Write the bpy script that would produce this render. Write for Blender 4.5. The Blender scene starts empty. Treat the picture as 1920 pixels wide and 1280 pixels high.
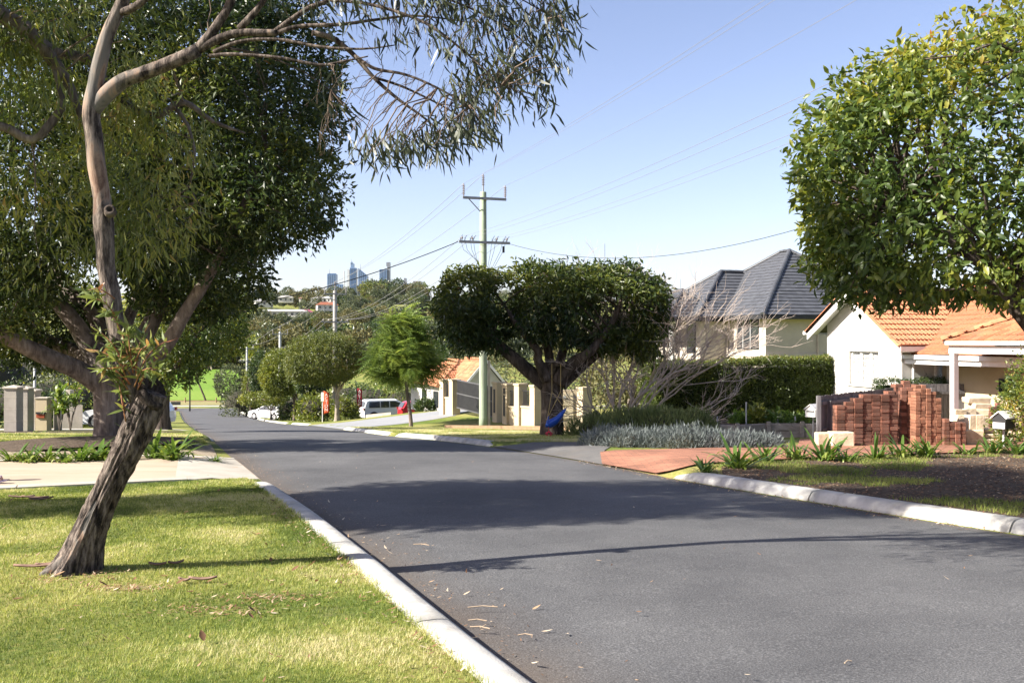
import bpy, bmesh, math, random
import numpy as np
from mathutils import Vector, Matrix, noise as mnoise

random.seed(5)
rng = np.random.default_rng(11)
SC = bpy.context.scene
COL = SC.collection

# ------------------------------------------------------------------ camera
CAM_H = 1.65
FPX = 1867.0                      # focal length in photograph pixels (1920 wide)
cd = bpy.data.cameras.new('camera'); cam = bpy.data.objects.new('camera', cd); COL.objects.link(cam)
cam.location = (0, 0, CAM_H); cam.rotation_euler = (math.radians(90), 0, 0)
cd.sensor_width = 36.0; cd.lens = 36.0 * FPX / 1920.0
cd.clip_start = 0.1; cd.clip_end = 30000
SC.camera = cam

# ------------------------------------------------------------------ sky and sun
SUN_EL = math.radians(34)
SUN_TO = Vector((-0.951 * math.cos(SUN_EL), -0.309 * math.cos(SUN_EL), math.sin(SUN_EL)))   # towards the sun
W = bpy.data.worlds.new('World'); SC.world = W; W.use_nodes = True
wn = W.node_tree; wn.nodes.clear()
sky = wn.nodes.new('ShaderNodeTexSky'); sky.sky_type = 'NISHITA'; sky.sun_disc = False
sky.sun_elevation = SUN_EL; sky.sun_rotation = math.atan2(SUN_TO.x, SUN_TO.y)
sky.altitude = 50; sky.air_density = 0.8; sky.dust_density = 1.2; sky.ozone_density = 0.5
bg = wn.nodes.new('ShaderNodeBackground'); bg.inputs[1].default_value = 0.08
wo = wn.nodes.new('ShaderNodeOutputWorld')
wb = wn.nodes.new('ShaderNodeMix'); wb.data_type = 'RGBA'; wb.blend_type = 'MULTIPLY'; wb.inputs[0].default_value = 1.0; wb.inputs[7].default_value = (1.08, 0.96, 1.0, 1)      # white balance of the picture
wn.links.new(sky.outputs[0], wb.inputs[6]); wn.links.new(wb.outputs[2], bg.inputs[0]); wn.links.new(bg.outputs[0], wo.inputs[0])
sd = bpy.data.lights.new('sun', 'SUN'); sun = bpy.data.objects.new('sun', sd); COL.objects.link(sun)
sd.energy = 5.0; sd.angle = math.radians(0.53); sd.color = (1.0, 0.94, 0.84)
sun.rotation_euler = SUN_TO.to_track_quat('Z', 'Y').to_euler()
SC.view_settings.view_transform = 'Standard'; SC.view_settings.look = 'None'
SC.view_settings.exposure = 1.6; SC.view_settings.gamma = 1.0; SC.view_settings.use_curve_mapping = False
SC.render.engine = 'CYCLES'
cy = SC.cycles
cy.use_denoising = True; cy.max_bounces = 6; cy.diffuse_bounces = 3; cy.glossy_bounces = 2
cy.transmission_bounces = 4; cy.transparent_max_bounces = 4; cy.volume_bounces = 0
cy.caustics_reflective = False; cy.caustics_refractive = False
cy.sample_clamp_indirect = 6.0

# ------------------------------------------------------------------ small helpers
def at(px, py, Y):
    """world point seen at photograph pixel (px, py) when it stands Y metres away"""
    return Vector(((px - 960) / FPX * Y, Y, CAM_H + (640 - py) / FPX * Y))
def xat(px, Y): return (px - 960) / FPX * Y
def zat(py, Y): return CAM_H + (640 - py) / FPX * Y

def tag(o, label=None, cat=None, group=None, kind=None):
    if label: o['label'] = label
    if cat: o['category'] = cat
    if group: o['group'] = group
    if kind: o['kind'] = kind
    return o
def empty(name, loc=(0, 0, 0), rz=0.0, parent=None):
    o = bpy.data.objects.new(name, None); COL.objects.link(o)
    o.location = loc; o.rotation_euler = (0, 0, rz); o.empty_display_size = 0.2
    if parent: o.parent = parent
    return o
def link(name, me, mat=None, parent=None, world=True):
    o = bpy.data.objects.new(name, me); COL.objects.link(o)
    if mat is not None and len(me.materials) == 0: me.materials.append(mat)
    if parent is not None:
        o.parent = parent
        if world: o.matrix_parent_inverse = wmat(parent).inverted()
    return o
def wmat(o):
    m = Matrix.LocRotScale(o.location, o.rotation_euler, o.scale)
    if o.parent: m = wmat(o.parent) @ o.matrix_parent_inverse @ m
    return m
def mesh_np(name, V, F, smooth=False, tint=None):
    """V (n,3), F (m,3) or (m,4) numpy"""
    V = np.asarray(V, dtype=np.float32); F = np.asarray(F, dtype=np.int32)
    me = bpy.data.meshes.new(name)
    k = F.shape[1]; m = len(F)
    me.vertices.add(len(V)); me.vertices.foreach_set('co', V.ravel())
    me.loops.add(m * k); me.loops.foreach_set('vertex_index', F.ravel())
    me.polygons.add(m); me.polygons.foreach_set('loop_start', np.arange(0, m * k, k, dtype=np.int32))
    me.polygons.foreach_set('loop_total', np.full(m, k, dtype=np.int32))
    me.polygons.foreach_set('use_smooth', np.full(m, smooth, dtype=bool))
    if tint is not None:
        a = me.attributes.new('tint', 'FLOAT', 'POINT'); a.data.foreach_set('value', np.asarray(tint, dtype=np.float32))
    me.update(calc_edges=True)
    return me
def mesh_py(name, V, F, smooth=False):
    me = bpy.data.meshes.new(name); me.from_pydata([tuple(v) for v in V], [], F)
    if smooth: me.polygons.foreach_set('use_smooth', [True] * len(me.polygons))
    me.update(); return me

class MB:
    """collects simple shapes, build() links them as one mesh"""
    def __init__(s): s.V = []; s.F = []
    def add(s, V, F):
        n = len(s.V); s.V += [tuple(v) for v in V]; s.F += [tuple(i + n for i in f) for f in F]; return s
    def hexa(s, P):      # 8 corners: bottom loop 0-3, top loop 4-7
        return s.add(P, [(3, 2, 1, 0), (4, 5, 6, 7), (0, 1, 5, 4), (1, 2, 6, 5), (2, 3, 7, 6), (3, 0, 4, 7)])
    def obox(s, o, a, b, c):   # origin corner and three edge vectors
        o, a, b, c = Vector(o), Vector(a), Vector(b), Vector(c)
        return s.hexa([o, o + a, o + a + b, o + b, o + c, o + a + c, o + a + b + c, o + b + c])
    def box(s, x0, x1, y0, y1, z0, z1):
        return s.obox((x0, y0, z0), (x1 - x0, 0, 0), (0, y1 - y0, 0), (0, 0, z1 - z0))
    def cyl(s, p, q, r0, r1=None, n=10, cap=True):
        p, q = Vector(p), Vector(q); r1 = r0 if r1 is None else r1
        d = (q - p).normalized(); a = d.orthogonal().normalized(); b = d.cross(a)
        V = []
        for c, r in ((p, r0), (q, r1)):
            for i in range(n):
                t = 2 * math.pi * i / n; V.append(c + (a * math.cos(t) + b * math.sin(t)) * r)
        F = [(i, (i + 1) % n, n + (i + 1) % n, n + i) for i in range(n)]
        if cap: F += [tuple(range(n))[::-1], tuple(range(n, 2 * n))]
        return s.add(V, F)
    def prism(s, poly, vec):   # planar polygon extruded along vec
        n = len(poly); vec = Vector(vec); P = [Vector(p) for p in poly]
        return s.add(P + [p + vec for p in P], [tuple(range(n))[::-1], tuple(range(n, 2 * n))] + [(i, (i + 1) % n, n + (i + 1) % n, n + i) for i in range(n)])
    def lathe(s, c, prof, n=12):   # prof: (r, z) list about a vertical axis through c
        V = []; F = []
        for r, z in prof:
            for i in range(n):
                t = 2 * math.pi * i / n; V.append((c[0] + r * math.cos(t), c[1] + r * math.sin(t), c[2] + z))
        for j in range(len(prof) - 1):
            for i in range(n): F.append((j * n + i, j * n + (i + 1) % n, (j + 1) * n + (i + 1) % n, (j + 1) * n + i))
        F += [tuple(range(n))[::-1], tuple(range((len(prof) - 1) * n, len(prof) * n))]
        return s.add(V, F)
    def tube(s, pts, r, n=6, r1=None):
        V, F = tube_arrays(pts, np.linspace(r, r if r1 is None else r1, len(pts)), n)
        return s.add(V.tolist(), F.tolist())
    def build(s, name, mat, parent=None, smooth=False, bevel=0.0):
        me = mesh_py(name, s.V, s.F, smooth)
        if bevel > 0:
            bm = bmesh.new(); bm.from_mesh(me); bmesh.ops.remove_doubles(bm, verts=bm.verts, dist=1e-5)
            bmesh.ops.bevel(bm, geom=bm.edges[:], offset=bevel, segments=2, affect='EDGES', clamp_overlap=True); bm.to_mesh(me); bm.free()
        return link(name, me, mat, parent)

# vectorised value noise -------------------------------------------------
def _hash(ix, iy, iz, seed):
    h = (ix.astype(np.int64) * 374761393 + iy.astype(np.int64) * 668265263 + iz.astype(np.int64) * 2147483647 + seed * 974711) & 0xFFFFFFFF
    h = ((h ^ (h >> 13)) * 1274126177) & 0xFFFFFFFF
    h = h ^ (h >> 16)
    return (h & 0xFFFFFF) / float(0xFFFFFF)
def vnoise(P, scale=1.0, seed=0, octaves=1):
    P = np.atleast_2d(np.asarray(P, dtype=np.float64)); out = np.zeros(len(P)); amp = 1.0; tot = 0.0
    for o in range(octaves):
        Q = P * scale * (2 ** o) + 71.3 * o; I = np.floor(Q); f = Q - I; f = f * f * (3 - 2 * f)
        I = I.astype(np.int64); r = 0
        for dx in (0, 1):
            for dy in (0, 1):
                for dz in (0, 1):
                    w = (f[:, 0] if dx else 1 - f[:, 0]) * (f[:, 1] if dy else 1 - f[:, 1]) * (f[:, 2] if dz else 1 - f[:, 2])
                    r = r + w * _hash(I[:, 0] + dx, I[:, 1] + dy, I[:, 2] + dz, seed + o)
        out += amp * r; tot += amp; amp *= 0.5
    return out / tot

def resample(pts, step):
    """Catmull-Rom through pts (n,k) at about step metres"""
    P = np.asarray(pts, dtype=np.float64); n = len(P); out = []
    for i in range(n - 1):
        p0 = P[max(i - 1, 0)]; p1 = P[i]; p2 = P[i + 1]; p3 = P[min(i + 2, n - 1)]
        m = max(1, int(np.linalg.norm((p2 - p1)[:3]) / step))
        for t in np.arange(m) / m:
            out.append(0.5 * ((2 * p1) + (-p0 + p2) * t + (2 * p0 - 5 * p1 + 4 * p2 - p3) * t * t + (-p0 + 3 * p1 - 3 * p2 + p3) * t ** 3))
    out.append(P[-1]); return np.array(out)
def tube_arrays(pts, radii, n=8, disp=None, cap=True):
    P = np.asarray([tuple(p) for p in pts], dtype=np.float64); m = len(P)
    T = np.gradient(P, axis=0); T /= np.linalg.norm(T, axis=1, keepdims=True) + 1e-12
    a = np.cross(T[0], [0.3, 0.9, 0.1]);
    if np.linalg.norm(a) < 1e-3: a = np.cross(T[0], [1, 0, 0])
    a /= np.linalg.norm(a); A = [a]
    for i in range(1, m):
        a = a - T[i] * np.dot(a, T[i]); a /= np.linalg.norm(a) + 1e-12; A.append(a)
    A = np.array(A); B = np.cross(T, A)
    th = np.arange(n) * 2 * np.pi / n
    R = np.asarray(radii)[:, None] * np.ones(n)[None, :]
    if disp is not None: R = R + disp
    V = P[:, None, :] + R[:, :, None] * (np.cos(th)[None, :, None] * A[:, None, :] + np.sin(th)[None, :, None] * B[:, None, :])
    if cap:
        V = np.concatenate([P[:1][:, None, :] + (V[:1] - P[:1][:, None, :]) * 0.02, V, P[-1:][:, None, :] + (V[-1:] - P[-1:][:, None, :]) * 0.02]); m += 2
    V = V.reshape(-1, 3)
    i = np.arange(m - 1)[:, None] * n; j = np.arange(n)[None, :]; j2 = (j + 1) % n
    F = np.stack([i + j, i + j2, i + n + j2, i + n + j], axis=2).reshape(-1, 4)
    return V, F

# ------------------------------------------------------------------ materials
def nt(m): m.use_nodes = True; t = m.node_tree; t.nodes.clear(); return t
def N(t, typ, **kw):
    n = t.nodes.new(typ)
    for k, v in kw.items(): setattr(n, k, v)
    return n
def ramp(t, stops, interp='LINEAR'):
    r = N(t, 'ShaderNodeValToRGB'); e = r.color_ramp.elements; r.color_ramp.interpolation = interp
    while len(e) < len(stops): e.new(0.5)
    for el, (p, c) in zip(e, stops): el.position = p; el.color = (c[0], c[1], c[2], 1)
    return r
def M(name, c1, c2=None, scale=4.0, rough=0.8, bump=0.0, bscale=None, spec=0.3, stretch=(1, 1, 1), detail=6.0, coords='Object', metallic=0.0, vary=0.0,
      dirt=None, dirt_scale=0.7, dirt_amt=0.5, contrast=(0.35, 0.65), bdist=0.02):
    m = bpy.data.materials.new(name); t = nt(m); L = t.links.new
    o = N(t, 'ShaderNodeOutputMaterial'); b = N(t, 'ShaderNodeBsdfPrincipled'); L(b.outputs[0], o.inputs[0])
    b.inputs['Roughness'].default_value = rough; b.inputs['Metallic'].default_value = metallic
    b.inputs['Specular IOR Level'].default_value = spec
    tc = N(t, 'ShaderNodeTexCoord'); mp = N(t, 'ShaderNodeMapping'); mp.inputs['Scale'].default_value = stretch
    if coords == 'World':
        g = N(t, 'ShaderNodeNewGeometry'); L(g.outputs['Position'], mp.inputs[0])
    else: L(tc.outputs[coords], mp.inputs[0])
    nz = N(t, 'ShaderNodeTexNoise'); nz.inputs['Scale'].default_value = scale; nz.inputs['Detail'].default_value = detail; nz.inputs['Roughness'].default_value = 0.65
    L(mp.outputs[0], nz.inputs[0])
    c2 = c2 if c2 is not None else tuple(x * 0.8 for x in c1)
    r = ramp(t, [(contrast[0], c1), (contrast[1], c2)]); L(nz.outputs[0], r.inputs[0]); col = r.outputs[0]
    if dirt is not None:
        n2 = N(t, 'ShaderNodeTexNoise'); n2.inputs['Scale'].default_value = dirt_scale; n2.inputs['Detail'].default_value = 8; n2.inputs['Roughness'].default_value = 0.7
        L(mp.outputs[0], n2.inputs[0])
        r2 = ramp(t, [(0.48, (0, 0, 0)), (0.72, (dirt_amt,) * 3)]); L(n2.outputs[0], r2.inputs[0])
        mx = N(t, 'ShaderNodeMix', data_type='RGBA'); L(r2.outputs[0], mx.inputs[0]); L(col, mx.inputs[6]); mx.inputs[7].default_value = (*dirt, 1); col = mx.outputs[2]
    if vary > 0:
        oi = N(t, 'ShaderNodeObjectInfo'); mr = N(t, 'ShaderNodeMapRange'); mr.inputs[3].default_value = 1 - vary; mr.inputs[4].default_value = 1 + vary
        L(oi.outputs['Random'], mr.inputs[0]); hs = N(t, 'ShaderNodeHueSaturation'); L(mr.outputs[0], hs.inputs['Value']); L(col, hs.inputs['Color']); col = hs.outputs[0]
    L(col, b.inputs['Base Color'])
    if bump > 0:
        n3 = N(t, 'ShaderNodeTexNoise'); n3.inputs['Scale'].default_value = bscale or scale * 4; n3.inputs['Detail'].default_value = 8; n3.inputs['Roughness'].default_value = 0.7
        L(mp.outputs[0], n3.inputs[0]); bp = N(t, 'ShaderNodeBump'); bp.inputs['Strength'].default_value = bump; bp.inputs['Distance'].default_value = bdist
        L(n3.outputs[0], bp.inputs['Height']); L(bp.outputs[0], b.inputs['Normal'])
    return m
def leafmat(name, stops, trans=0.3, rough=0.45, spec=0.45, tcol=None):
    m = bpy.data.materials.new(name); t = nt(m); L = t.links.new
    o = N(t, 'ShaderNodeOutputMaterial'); b = N(t, 'ShaderNodeBsdfPrincipled')
    a = N(t, 'ShaderNodeAttribute', attribute_name='tint'); r = ramp(t, stops); L(a.outputs['Fac'], r.inputs[0])
    L(r.outputs[0], b.inputs['Base Color']); b.inputs['Roughness'].default_value = rough; b.inputs['Specular IOR Level'].default_value = spec
    tr = N(t, 'ShaderNodeBsdfTranslucent'); hs = N(t, 'ShaderNodeHueSaturation'); hs.inputs['Value'].default_value = 1.7; hs.inputs['Hue'].default_value = 0.485; hs.inputs['Saturation'].default_value = 1.1
    L(r.outputs[0], hs.inputs['Color']); L(hs.outputs[0], tr.inputs[0])
    mx = N(t, 'ShaderNodeMixShader'); mx.inputs[0].default_value = trans; L(b.outputs[0], mx.inputs[1]); L(tr.outputs[0], mx.inputs[2]); L(mx.outputs[0], o.inputs[0])
    return m
def glassmat(name, col=(0.02, 0.025, 0.03), rough=0.05, spec=0.8):
    m = bpy.data.materials.new(name); t = nt(m); o = N(t, 'ShaderNodeOutputMaterial'); b = N(t, 'ShaderNodeBsdfPrincipled'); t.links.new(b.outputs[0], o.inputs[0])
    b.inputs['Base Color'].default_value = (*col, 1); b.inputs['Roughness'].default_value = rough; b.inputs['Specular IOR Level'].default_value = spec
    return m
def paintmat(name, col, rough=0.3, coat=0.6, metallic=0.0):
    m = glassmat(name, col, rough, 0.5); b = [n for n in m.node_tree.nodes if n.type == 'BSDF_PRINCIPLED'][0]
    b.inputs['Coat Weight'].default_value = coat; b.inputs['Metallic'].default_value = metallic; return m

# ------------------------------------------------------------------ terrain profile and road edges (X right, Y away, Z up)
def smooth_table(kx, ky, x0, x1, step, sig):
    x = np.arange(x0, x1, step); y = np.interp(x, kx, ky); w = int(sig / step * 3); k = np.exp(-0.5 * (np.arange(-w, w + 1) * step / sig) ** 2); k /= k.sum()
    yp = np.concatenate([y[0] + (y[1] - y[0]) * np.arange(-w, 0), y, y[-1] + (y[-1] - y[-2]) * np.arange(1, w + 1)])
    return x, np.convolve(yp, k, 'valid')
_ky = [-60, 0, 5, 10, 14, 18, 22, 28, 34, 44, 60, 80, 100, 125, 150, 165, 200, 260, 350, 500, 700, 900, 1100, 1400, 2500, 6000, 20000]
_kd = [0.2, 1.65, 1.78, 1.92, 2.04, 2.16, 2.36, 2.76, 3.22, 3.95, 5.1, 6.6, 7.95, 9.3, 10.4, 10.35, 9.6, 7.6, 5, 0, -16, -34, -44, -40, -10, -10, -10]
_tx, _td = smooth_table(_ky, _kd, -60, 260, 0.25, 1.6)
def drop(Y):
    Y = np.asarray(Y, dtype=np.float64)
    return np.where(Y < 255, np.interp(Y, _tx, _td), np.interp(Y, _ky, _kd))
_lx, _lv = smooth_table([-40, -15, 0, 5.2, 8.05, 11.05, 14.1, 19.6, 25, 53, 90, 150, 300], [19.5, 8.75, 2.3, 0.02, -1.03, -2.18, -3.46, -5.55, -7.4, -17, -29.5, -50, -101], -40, 300, 0.1, 0.8)
_rx, _rv = smooth_table([-40, -15, 0, 9.9, 11.25, 14.05, 15, 20, 23, 33, 47, 65, 90, 150, 300], [32, 18.5, 10.4, 5.05, 4.3, 2.9, 2.45, 0.55, -0.5, -3.9, -7.9, -13.4, -21.8, -41.5, -91], -40, 300, 0.1, 0.8)
def XL(Y): return np.interp(Y, _lx, _lv)
def XR(Y): return np.interp(Y, _rx, _rv)
KERB_L = [(-14, 14.05, 0.13), (26.5, 39, 0.09), (44, 66, 0.09), (72, 140, 0.09)]
KERB_R = [(-14, 15.1, 0.13), (23.1, 33.0, 0.12), (34.4, 47.5, 0.12), (64.5, 74, 0.12), (77.5, 112, 0.12), (116, 142, 0.12)]
VERGE = 0.11
def in_kerb(Y, runs):
    Y = np.asarray(Y, dtype=np.float64); m = np.zeros(Y.shape, bool)
    for a, b, h in runs: m |= (Y > a - 0.2) & (Y < b + 0.2)
    return m
def gz(X, Y):
    """height of the finished ground (verges and gardens, or the road) at X, Y"""
    X = np.asarray(X, dtype=np.float64); Y = np.asarray(Y, dtype=np.float64)
    base = CAM_H - drop(Y)
    dl = XL(Y) - X; dr = X - XR(Y); d = np.maximum(dl, dr)
    kerbed = np.where(dl > dr, in_kerb(Y, KERB_L), in_kerb(Y, KERB_R))
    ramp_ = np.clip(d / 1.1, 0, 1); ramp_ = ramp_ * ramp_ * (3 - 2 * ramp_)
    step_ = np.clip((d - 0.08) / 0.06, 0, 1)
    v = np.where(d > 0, np.where(kerbed, step_, ramp_), 0) * VERGE
    v = np.where(Y > 143, v * np.clip((147 - Y) / 4, 0, 1), v)
    far = np.clip((Y - 220) / 200, 0, 1)
    hill = far * (vnoise(np.stack([X.ravel(), Y.ravel(), X.ravel() * 0], 1), 1 / 160.0, 3, 3).reshape(X.shape) - 0.5) * 14
    bank = np.clip((dr - 1.5) / 6.0, 0, 1.2) * 0.75 * np.clip((Y - 46) / 7, 0, 1) * np.clip((84 - Y) / 16, 0, 1)
    return base + v + hill + bank
def gp(px, py, dz=0.0, X=None):
    """the ground point seen at pixel (px, py)"""
    lo, hi = 3.0, 230.0
    Ys = np.geomspace(lo, hi, 6000); z = gz(xat(px, Ys), Ys) + dz; y = 640 + (CAM_H - z) / Ys * FPX
    i = np.argmax(y <= py) if (y <= py).any() else len(Ys) - 1
    return Vector((xat(px, Ys[i]), Ys[i], float(z[i])))
def gvec(X, Y, dz=0.0): return Vector((X, Y, float(gz(X, Y)) + dz))
# ================================================================== the setting: ground, road, kerbs, drives
def lawnmat(name, g1, g2, g3, soil, big=0.35, fine=22.0, soil_amt=0.5):
    m = bpy.data.materials.new(name); t = nt(m); L = t.links.new
    o = N(t, 'ShaderNodeOutputMaterial'); b = N(t, 'ShaderNodeBsdfPrincipled'); L(b.outputs[0], o.inputs[0]); b.inputs['Roughness'].default_value = 0.85; b.inputs['Specular IOR Level'].default_value = 0.15
    g = N(t, 'ShaderNodeNewGeometry')
    n1 = N(t, 'ShaderNodeTexNoise'); n1.inputs['Scale'].default_value = big; n1.inputs['Detail'].default_value = 5; L(g.outputs['Position'], n1.inputs[0])
    n2 = N(t, 'ShaderNodeTexNoise'); n2.inputs['Scale'].default_value = fine; n2.inputs['Detail'].default_value = 6; n2.inputs['Roughness'].default_value = 0.75; L(g.outputs['Position'], n2.inputs[0])
    r1 = ramp(t, [(0.36, g1), (0.5, g2), (0.66, g3)])
    ad = N(t, 'ShaderNodeMath', operation='ADD'); s2 = N(t, 'ShaderNodeMath', operation='MULTIPLY_ADD'); s2.inputs[1].default_value = 0.9; s2.inputs[2].default_value = -0.45
    L(n2.outputs[0], s2.inputs[0]); L(n1.outputs[0], ad.inputs[0]); L(s2.outputs[0], ad.inputs[1]); L(ad.outputs[0], r1.inputs[0])
    n3 = N(t, 'ShaderNodeTexNoise'); n3.inputs['Scale'].default_value = 1.3; n3.inputs['Detail'].default_value = 9; n3.inputs['Roughness'].default_value = 0.75; L(g.outputs['Position'], n3.inputs[0])
    r3 = ramp(t, [(0.56, (0, 0, 0)), (0.70, (soil_amt,) * 3)]); L(n3.outputs[0], r3.inputs[0])
    mx = N(t, 'ShaderNodeMix', data_type='RGBA'); L(r3.outputs[0], mx.inputs[0]); L(r1.outputs[0], mx.inputs[6]); mx.inputs[7].default_value = (*soil, 1); L(mx.outputs[2], b.inputs['Base Color'])
    bp = N(t, 'ShaderNodeBump'); bp.inputs['Strength'].default_value = 0.8; bp.inputs['Distance'].default_value = 0.03; L(n2.outputs[0], bp.inputs['Height']); L(bp.outputs[0], b.inputs['Normal'])
    return m
MAT = {}
MAT['ground'] = lawnmat('lawn_ground', (0.09, 0.13, 0.022), (0.17, 0.19, 0.042), (0.28, 0.25, 0.085), (0.24, 0.18, 0.11))
MAT['mulch'] = M('bark_mulch', (0.035, 0.026, 0.020), (0.15, 0.115, 0.085), scale=26, rough=0.95, bump=1.0, bscale=40, coords='World', detail=9, spec=0.1, dirt=(0.16, 0.13, 0.10), dirt_scale=1.1, dirt_amt=0.5, contrast=(0.38, 0.66))
MAT['sandpath'] = M('sandy_path', (0.36, 0.30, 0.225), (0.26, 0.21, 0.15), scale=6, rough=0.95, bump=0.5, bscale=60, coords='World', spec=0.1)
MAT['concrete'] = M('kerb_concrete', (0.50, 0.49, 0.46), (0.37, 0.36, 0.335), scale=2.2, rough=0.85, bump=0.35, bscale=70, coords='World', dirt=(0.17, 0.15, 0.12), dirt_scale=3.5, dirt_amt=0.55)
MAT['cream_drive'] = M('cream_concrete', (0.42, 0.345, 0.265), (0.36, 0.29, 0.215), scale=0.9, rough=0.9, bump=0.25, bscale=90, coords='World', dirt=(0.34, 0.23, 0.14), dirt_scale=1.1, dirt_amt=0.6, stretch=(0.5, 1.6, 1))
MAT['edge_conc'] = M('edge_concrete', (0.42, 0.39, 0.335), (0.36, 0.33, 0.28), scale=2, rough=0.9, bump=0.25, bscale=60, coords='World', dirt=(0.3, 0.26, 0.2), dirt_scale=2, dirt_amt=0.3)
MAT['grey_drive'] = M('grey_concrete', (0.26, 0.265, 0.27), (0.21, 0.215, 0.22), scale=1.2, rough=0.85, bump=0.2, bscale=50, coords='World')

MAT['old_asphalt'] = M('old_asphalt', (0.10, 0.098, 0.095), (0.15, 0.145, 0.14), scale=3, rough=0.9, bump=0.6, bscale=90, coords='World', dirt=(0.10, 0.08, 0.06), dirt_scale=1.5, dirt_amt=0.5)
def asphalt():
    m = bpy.data.materials.new('asphalt'); t = nt(m); L = t.links.new
    o = N(t, 'ShaderNodeOutputMaterial'); b = N(t, 'ShaderNodeBsdfPrincipled'); L(b.outputs[0], o.inputs[0]); b.inputs['Roughness'].default_value = 0.82; b.inputs['Specular IOR Level'].default_value = 0.35
    g = N(t, 'ShaderNodeNewGeometry')
    v = N(t, 'ShaderNodeTexVoronoi'); v.inputs['Scale'].default_value = 110; L(g.outputs['Position'], v.inputs['Vector'])
    n1 = N(t, 'ShaderNodeTexNoise'); n1.inputs['Scale'].default_value = 0.45; n1.inputs['Detail'].default_value = 8; n1.inputs['Roughness'].default_value = 0.68; L(g.outputs['Position'], n1.inputs[0])
    n2 = N(t, 'ShaderNodeTexNoise'); n2.inputs['Scale'].default_value = 75; n2.inputs['Detail'].default_value = 4; n2.inputs['Roughness'].default_value = 0.7; L(g.outputs['Position'], n2.inputs[0])
    r2 = ramp(t, [(0.28, (0.036, 0.0365, 0.039)), (0.52, (0.084, 0.0845, 0.087)), (0.76, (0.21, 0.21, 0.212))]); L(n2.outputs[0], r2.inputs[0])
    r1 = ramp(t, [(0.32, (0.72, 0.72, 0.735)), (0.68, (1.32, 1.31, 1.29))]); L(n1.outputs[0], r1.inputs[0])
    mu = N(t, 'ShaderNodeMix', data_type='RGBA', blend_type='MULTIPLY'); mu.inputs[0].default_value = 1; L(r2.outputs[0], mu.inputs[6]); L(r1.outputs[0], mu.inputs[7])
    n4 = N(t, 'ShaderNodeTexNoise'); n4.inputs['Scale'].default_value = 1.4; n4.inputs['Detail'].default_value = 10; n4.inputs['Roughness'].default_value = 0.72; L(g.outputs['Position'], n4.inputs[0])
    r4 = ramp(t, [(0.60, (0, 0, 0)), (0.78, (0.35,) * 3)]); L(n4.outputs[0], r4.inputs[0])
    m2 = N(t, 'ShaderNodeMix', data_type='RGBA'); L(r4.outputs[0], m2.inputs[0]); L(mu.outputs[2], m2.inputs[6]); m2.inputs[7].default_value = (0.15, 0.145, 0.14, 1)
    # brown dirt gathered along the left gutter
    at_ = N(t, 'ShaderNodeAttribute', attribute_name='tint'); ms = N(t, 'ShaderNodeMath', operation='MULTIPLY'); L(at_.outputs['Fac'], ms.inputs[0]); L(n4.outputs[0], ms.inputs[1])
    m3 = N(t, 'ShaderNodeMix', data_type='RGBA'); L(ms.outputs[0], m3.inputs[0]); L(m2.outputs[2], m3.inputs[6]); m3.inputs[7].default_value = (0.105, 0.075, 0.050, 1)
    L(m3.outputs[2], b.inputs['Base Color'])
    bp = N(t, 'ShaderNodeBump'); bp.inputs['Strength'].default_value = 0.9; bp.inputs['Distance'].default_value = 0.008; L(n2.outputs[0], bp.inputs['Height']); L(bp.outputs[0], b.inputs['Normal'])
    return m
MAT['asphalt'] = asphalt()
def paver():
    m = bpy.data.materials.new('red_pavers'); t = nt(m); L = t.links.new
    o = N(t, 'ShaderNodeOutputMaterial'); b = N(t, 'ShaderNodeBsdfPrincipled'); L(b.outputs[0], o.inputs[0]); b.inputs['Roughness'].default_value = 0.9; b.inputs['Specular IOR Level'].default_value = 0.2
    g = N(t, 'ShaderNodeNewGeometry'); br = N(t, 'ShaderNodeTexBrick'); L(g.outputs['Position'], br.inputs[0])
    br.inputs['Color1'].default_value = (0.33, 0.155, 0.10, 1); br.inputs['Color2'].default_value = (0.25, 0.118, 0.08, 1); br.inputs['Mortar'].default_value = (0.16, 0.10, 0.075, 1)
    br.inputs['Scale'].default_value = 1.0; br.inputs['Brick Width'].default_value = 0.23; br.inputs['Row Height'].default_value = 0.115; br.inputs['Mortar Size'].default_value = 0.006; br.inputs['Bias'].default_value = -0.1
    n1 = N(t, 'ShaderNodeTexNoise'); n1.inputs['Scale'].default_value = 1.5; n1.inputs['Detail'].default_value = 8; L(g.outputs['Position'], n1.inputs[0])
    r1 = ramp(t, [(0.35, (0.75, 0.75, 0.75)), (0.68, (1.25, 1.22, 1.18))]); L(n1.outputs[0], r1.inputs[0])
    mu = N(t, 'ShaderNodeMix', data_type='RGBA', blend_type='MULTIPLY'); mu.inputs[0].default_value = 1; L(br.outputs[0], mu.inputs[6]); L(r1.outputs[0], mu.inputs[7]); L(mu.outputs[2], b.inputs['Base Color'])
    bp = N(t, 'ShaderNodeBump'); bp.inputs['Strength'].default_value = 0.6; bp.inputs['Distance'].default_value = 0.006; L(br.outputs['Fac'], bp.inputs['Height']); bp.invert = True; L(bp.outputs[0], b.inputs['Normal'])
    return m
MAT['pavers'] = paver()

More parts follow.
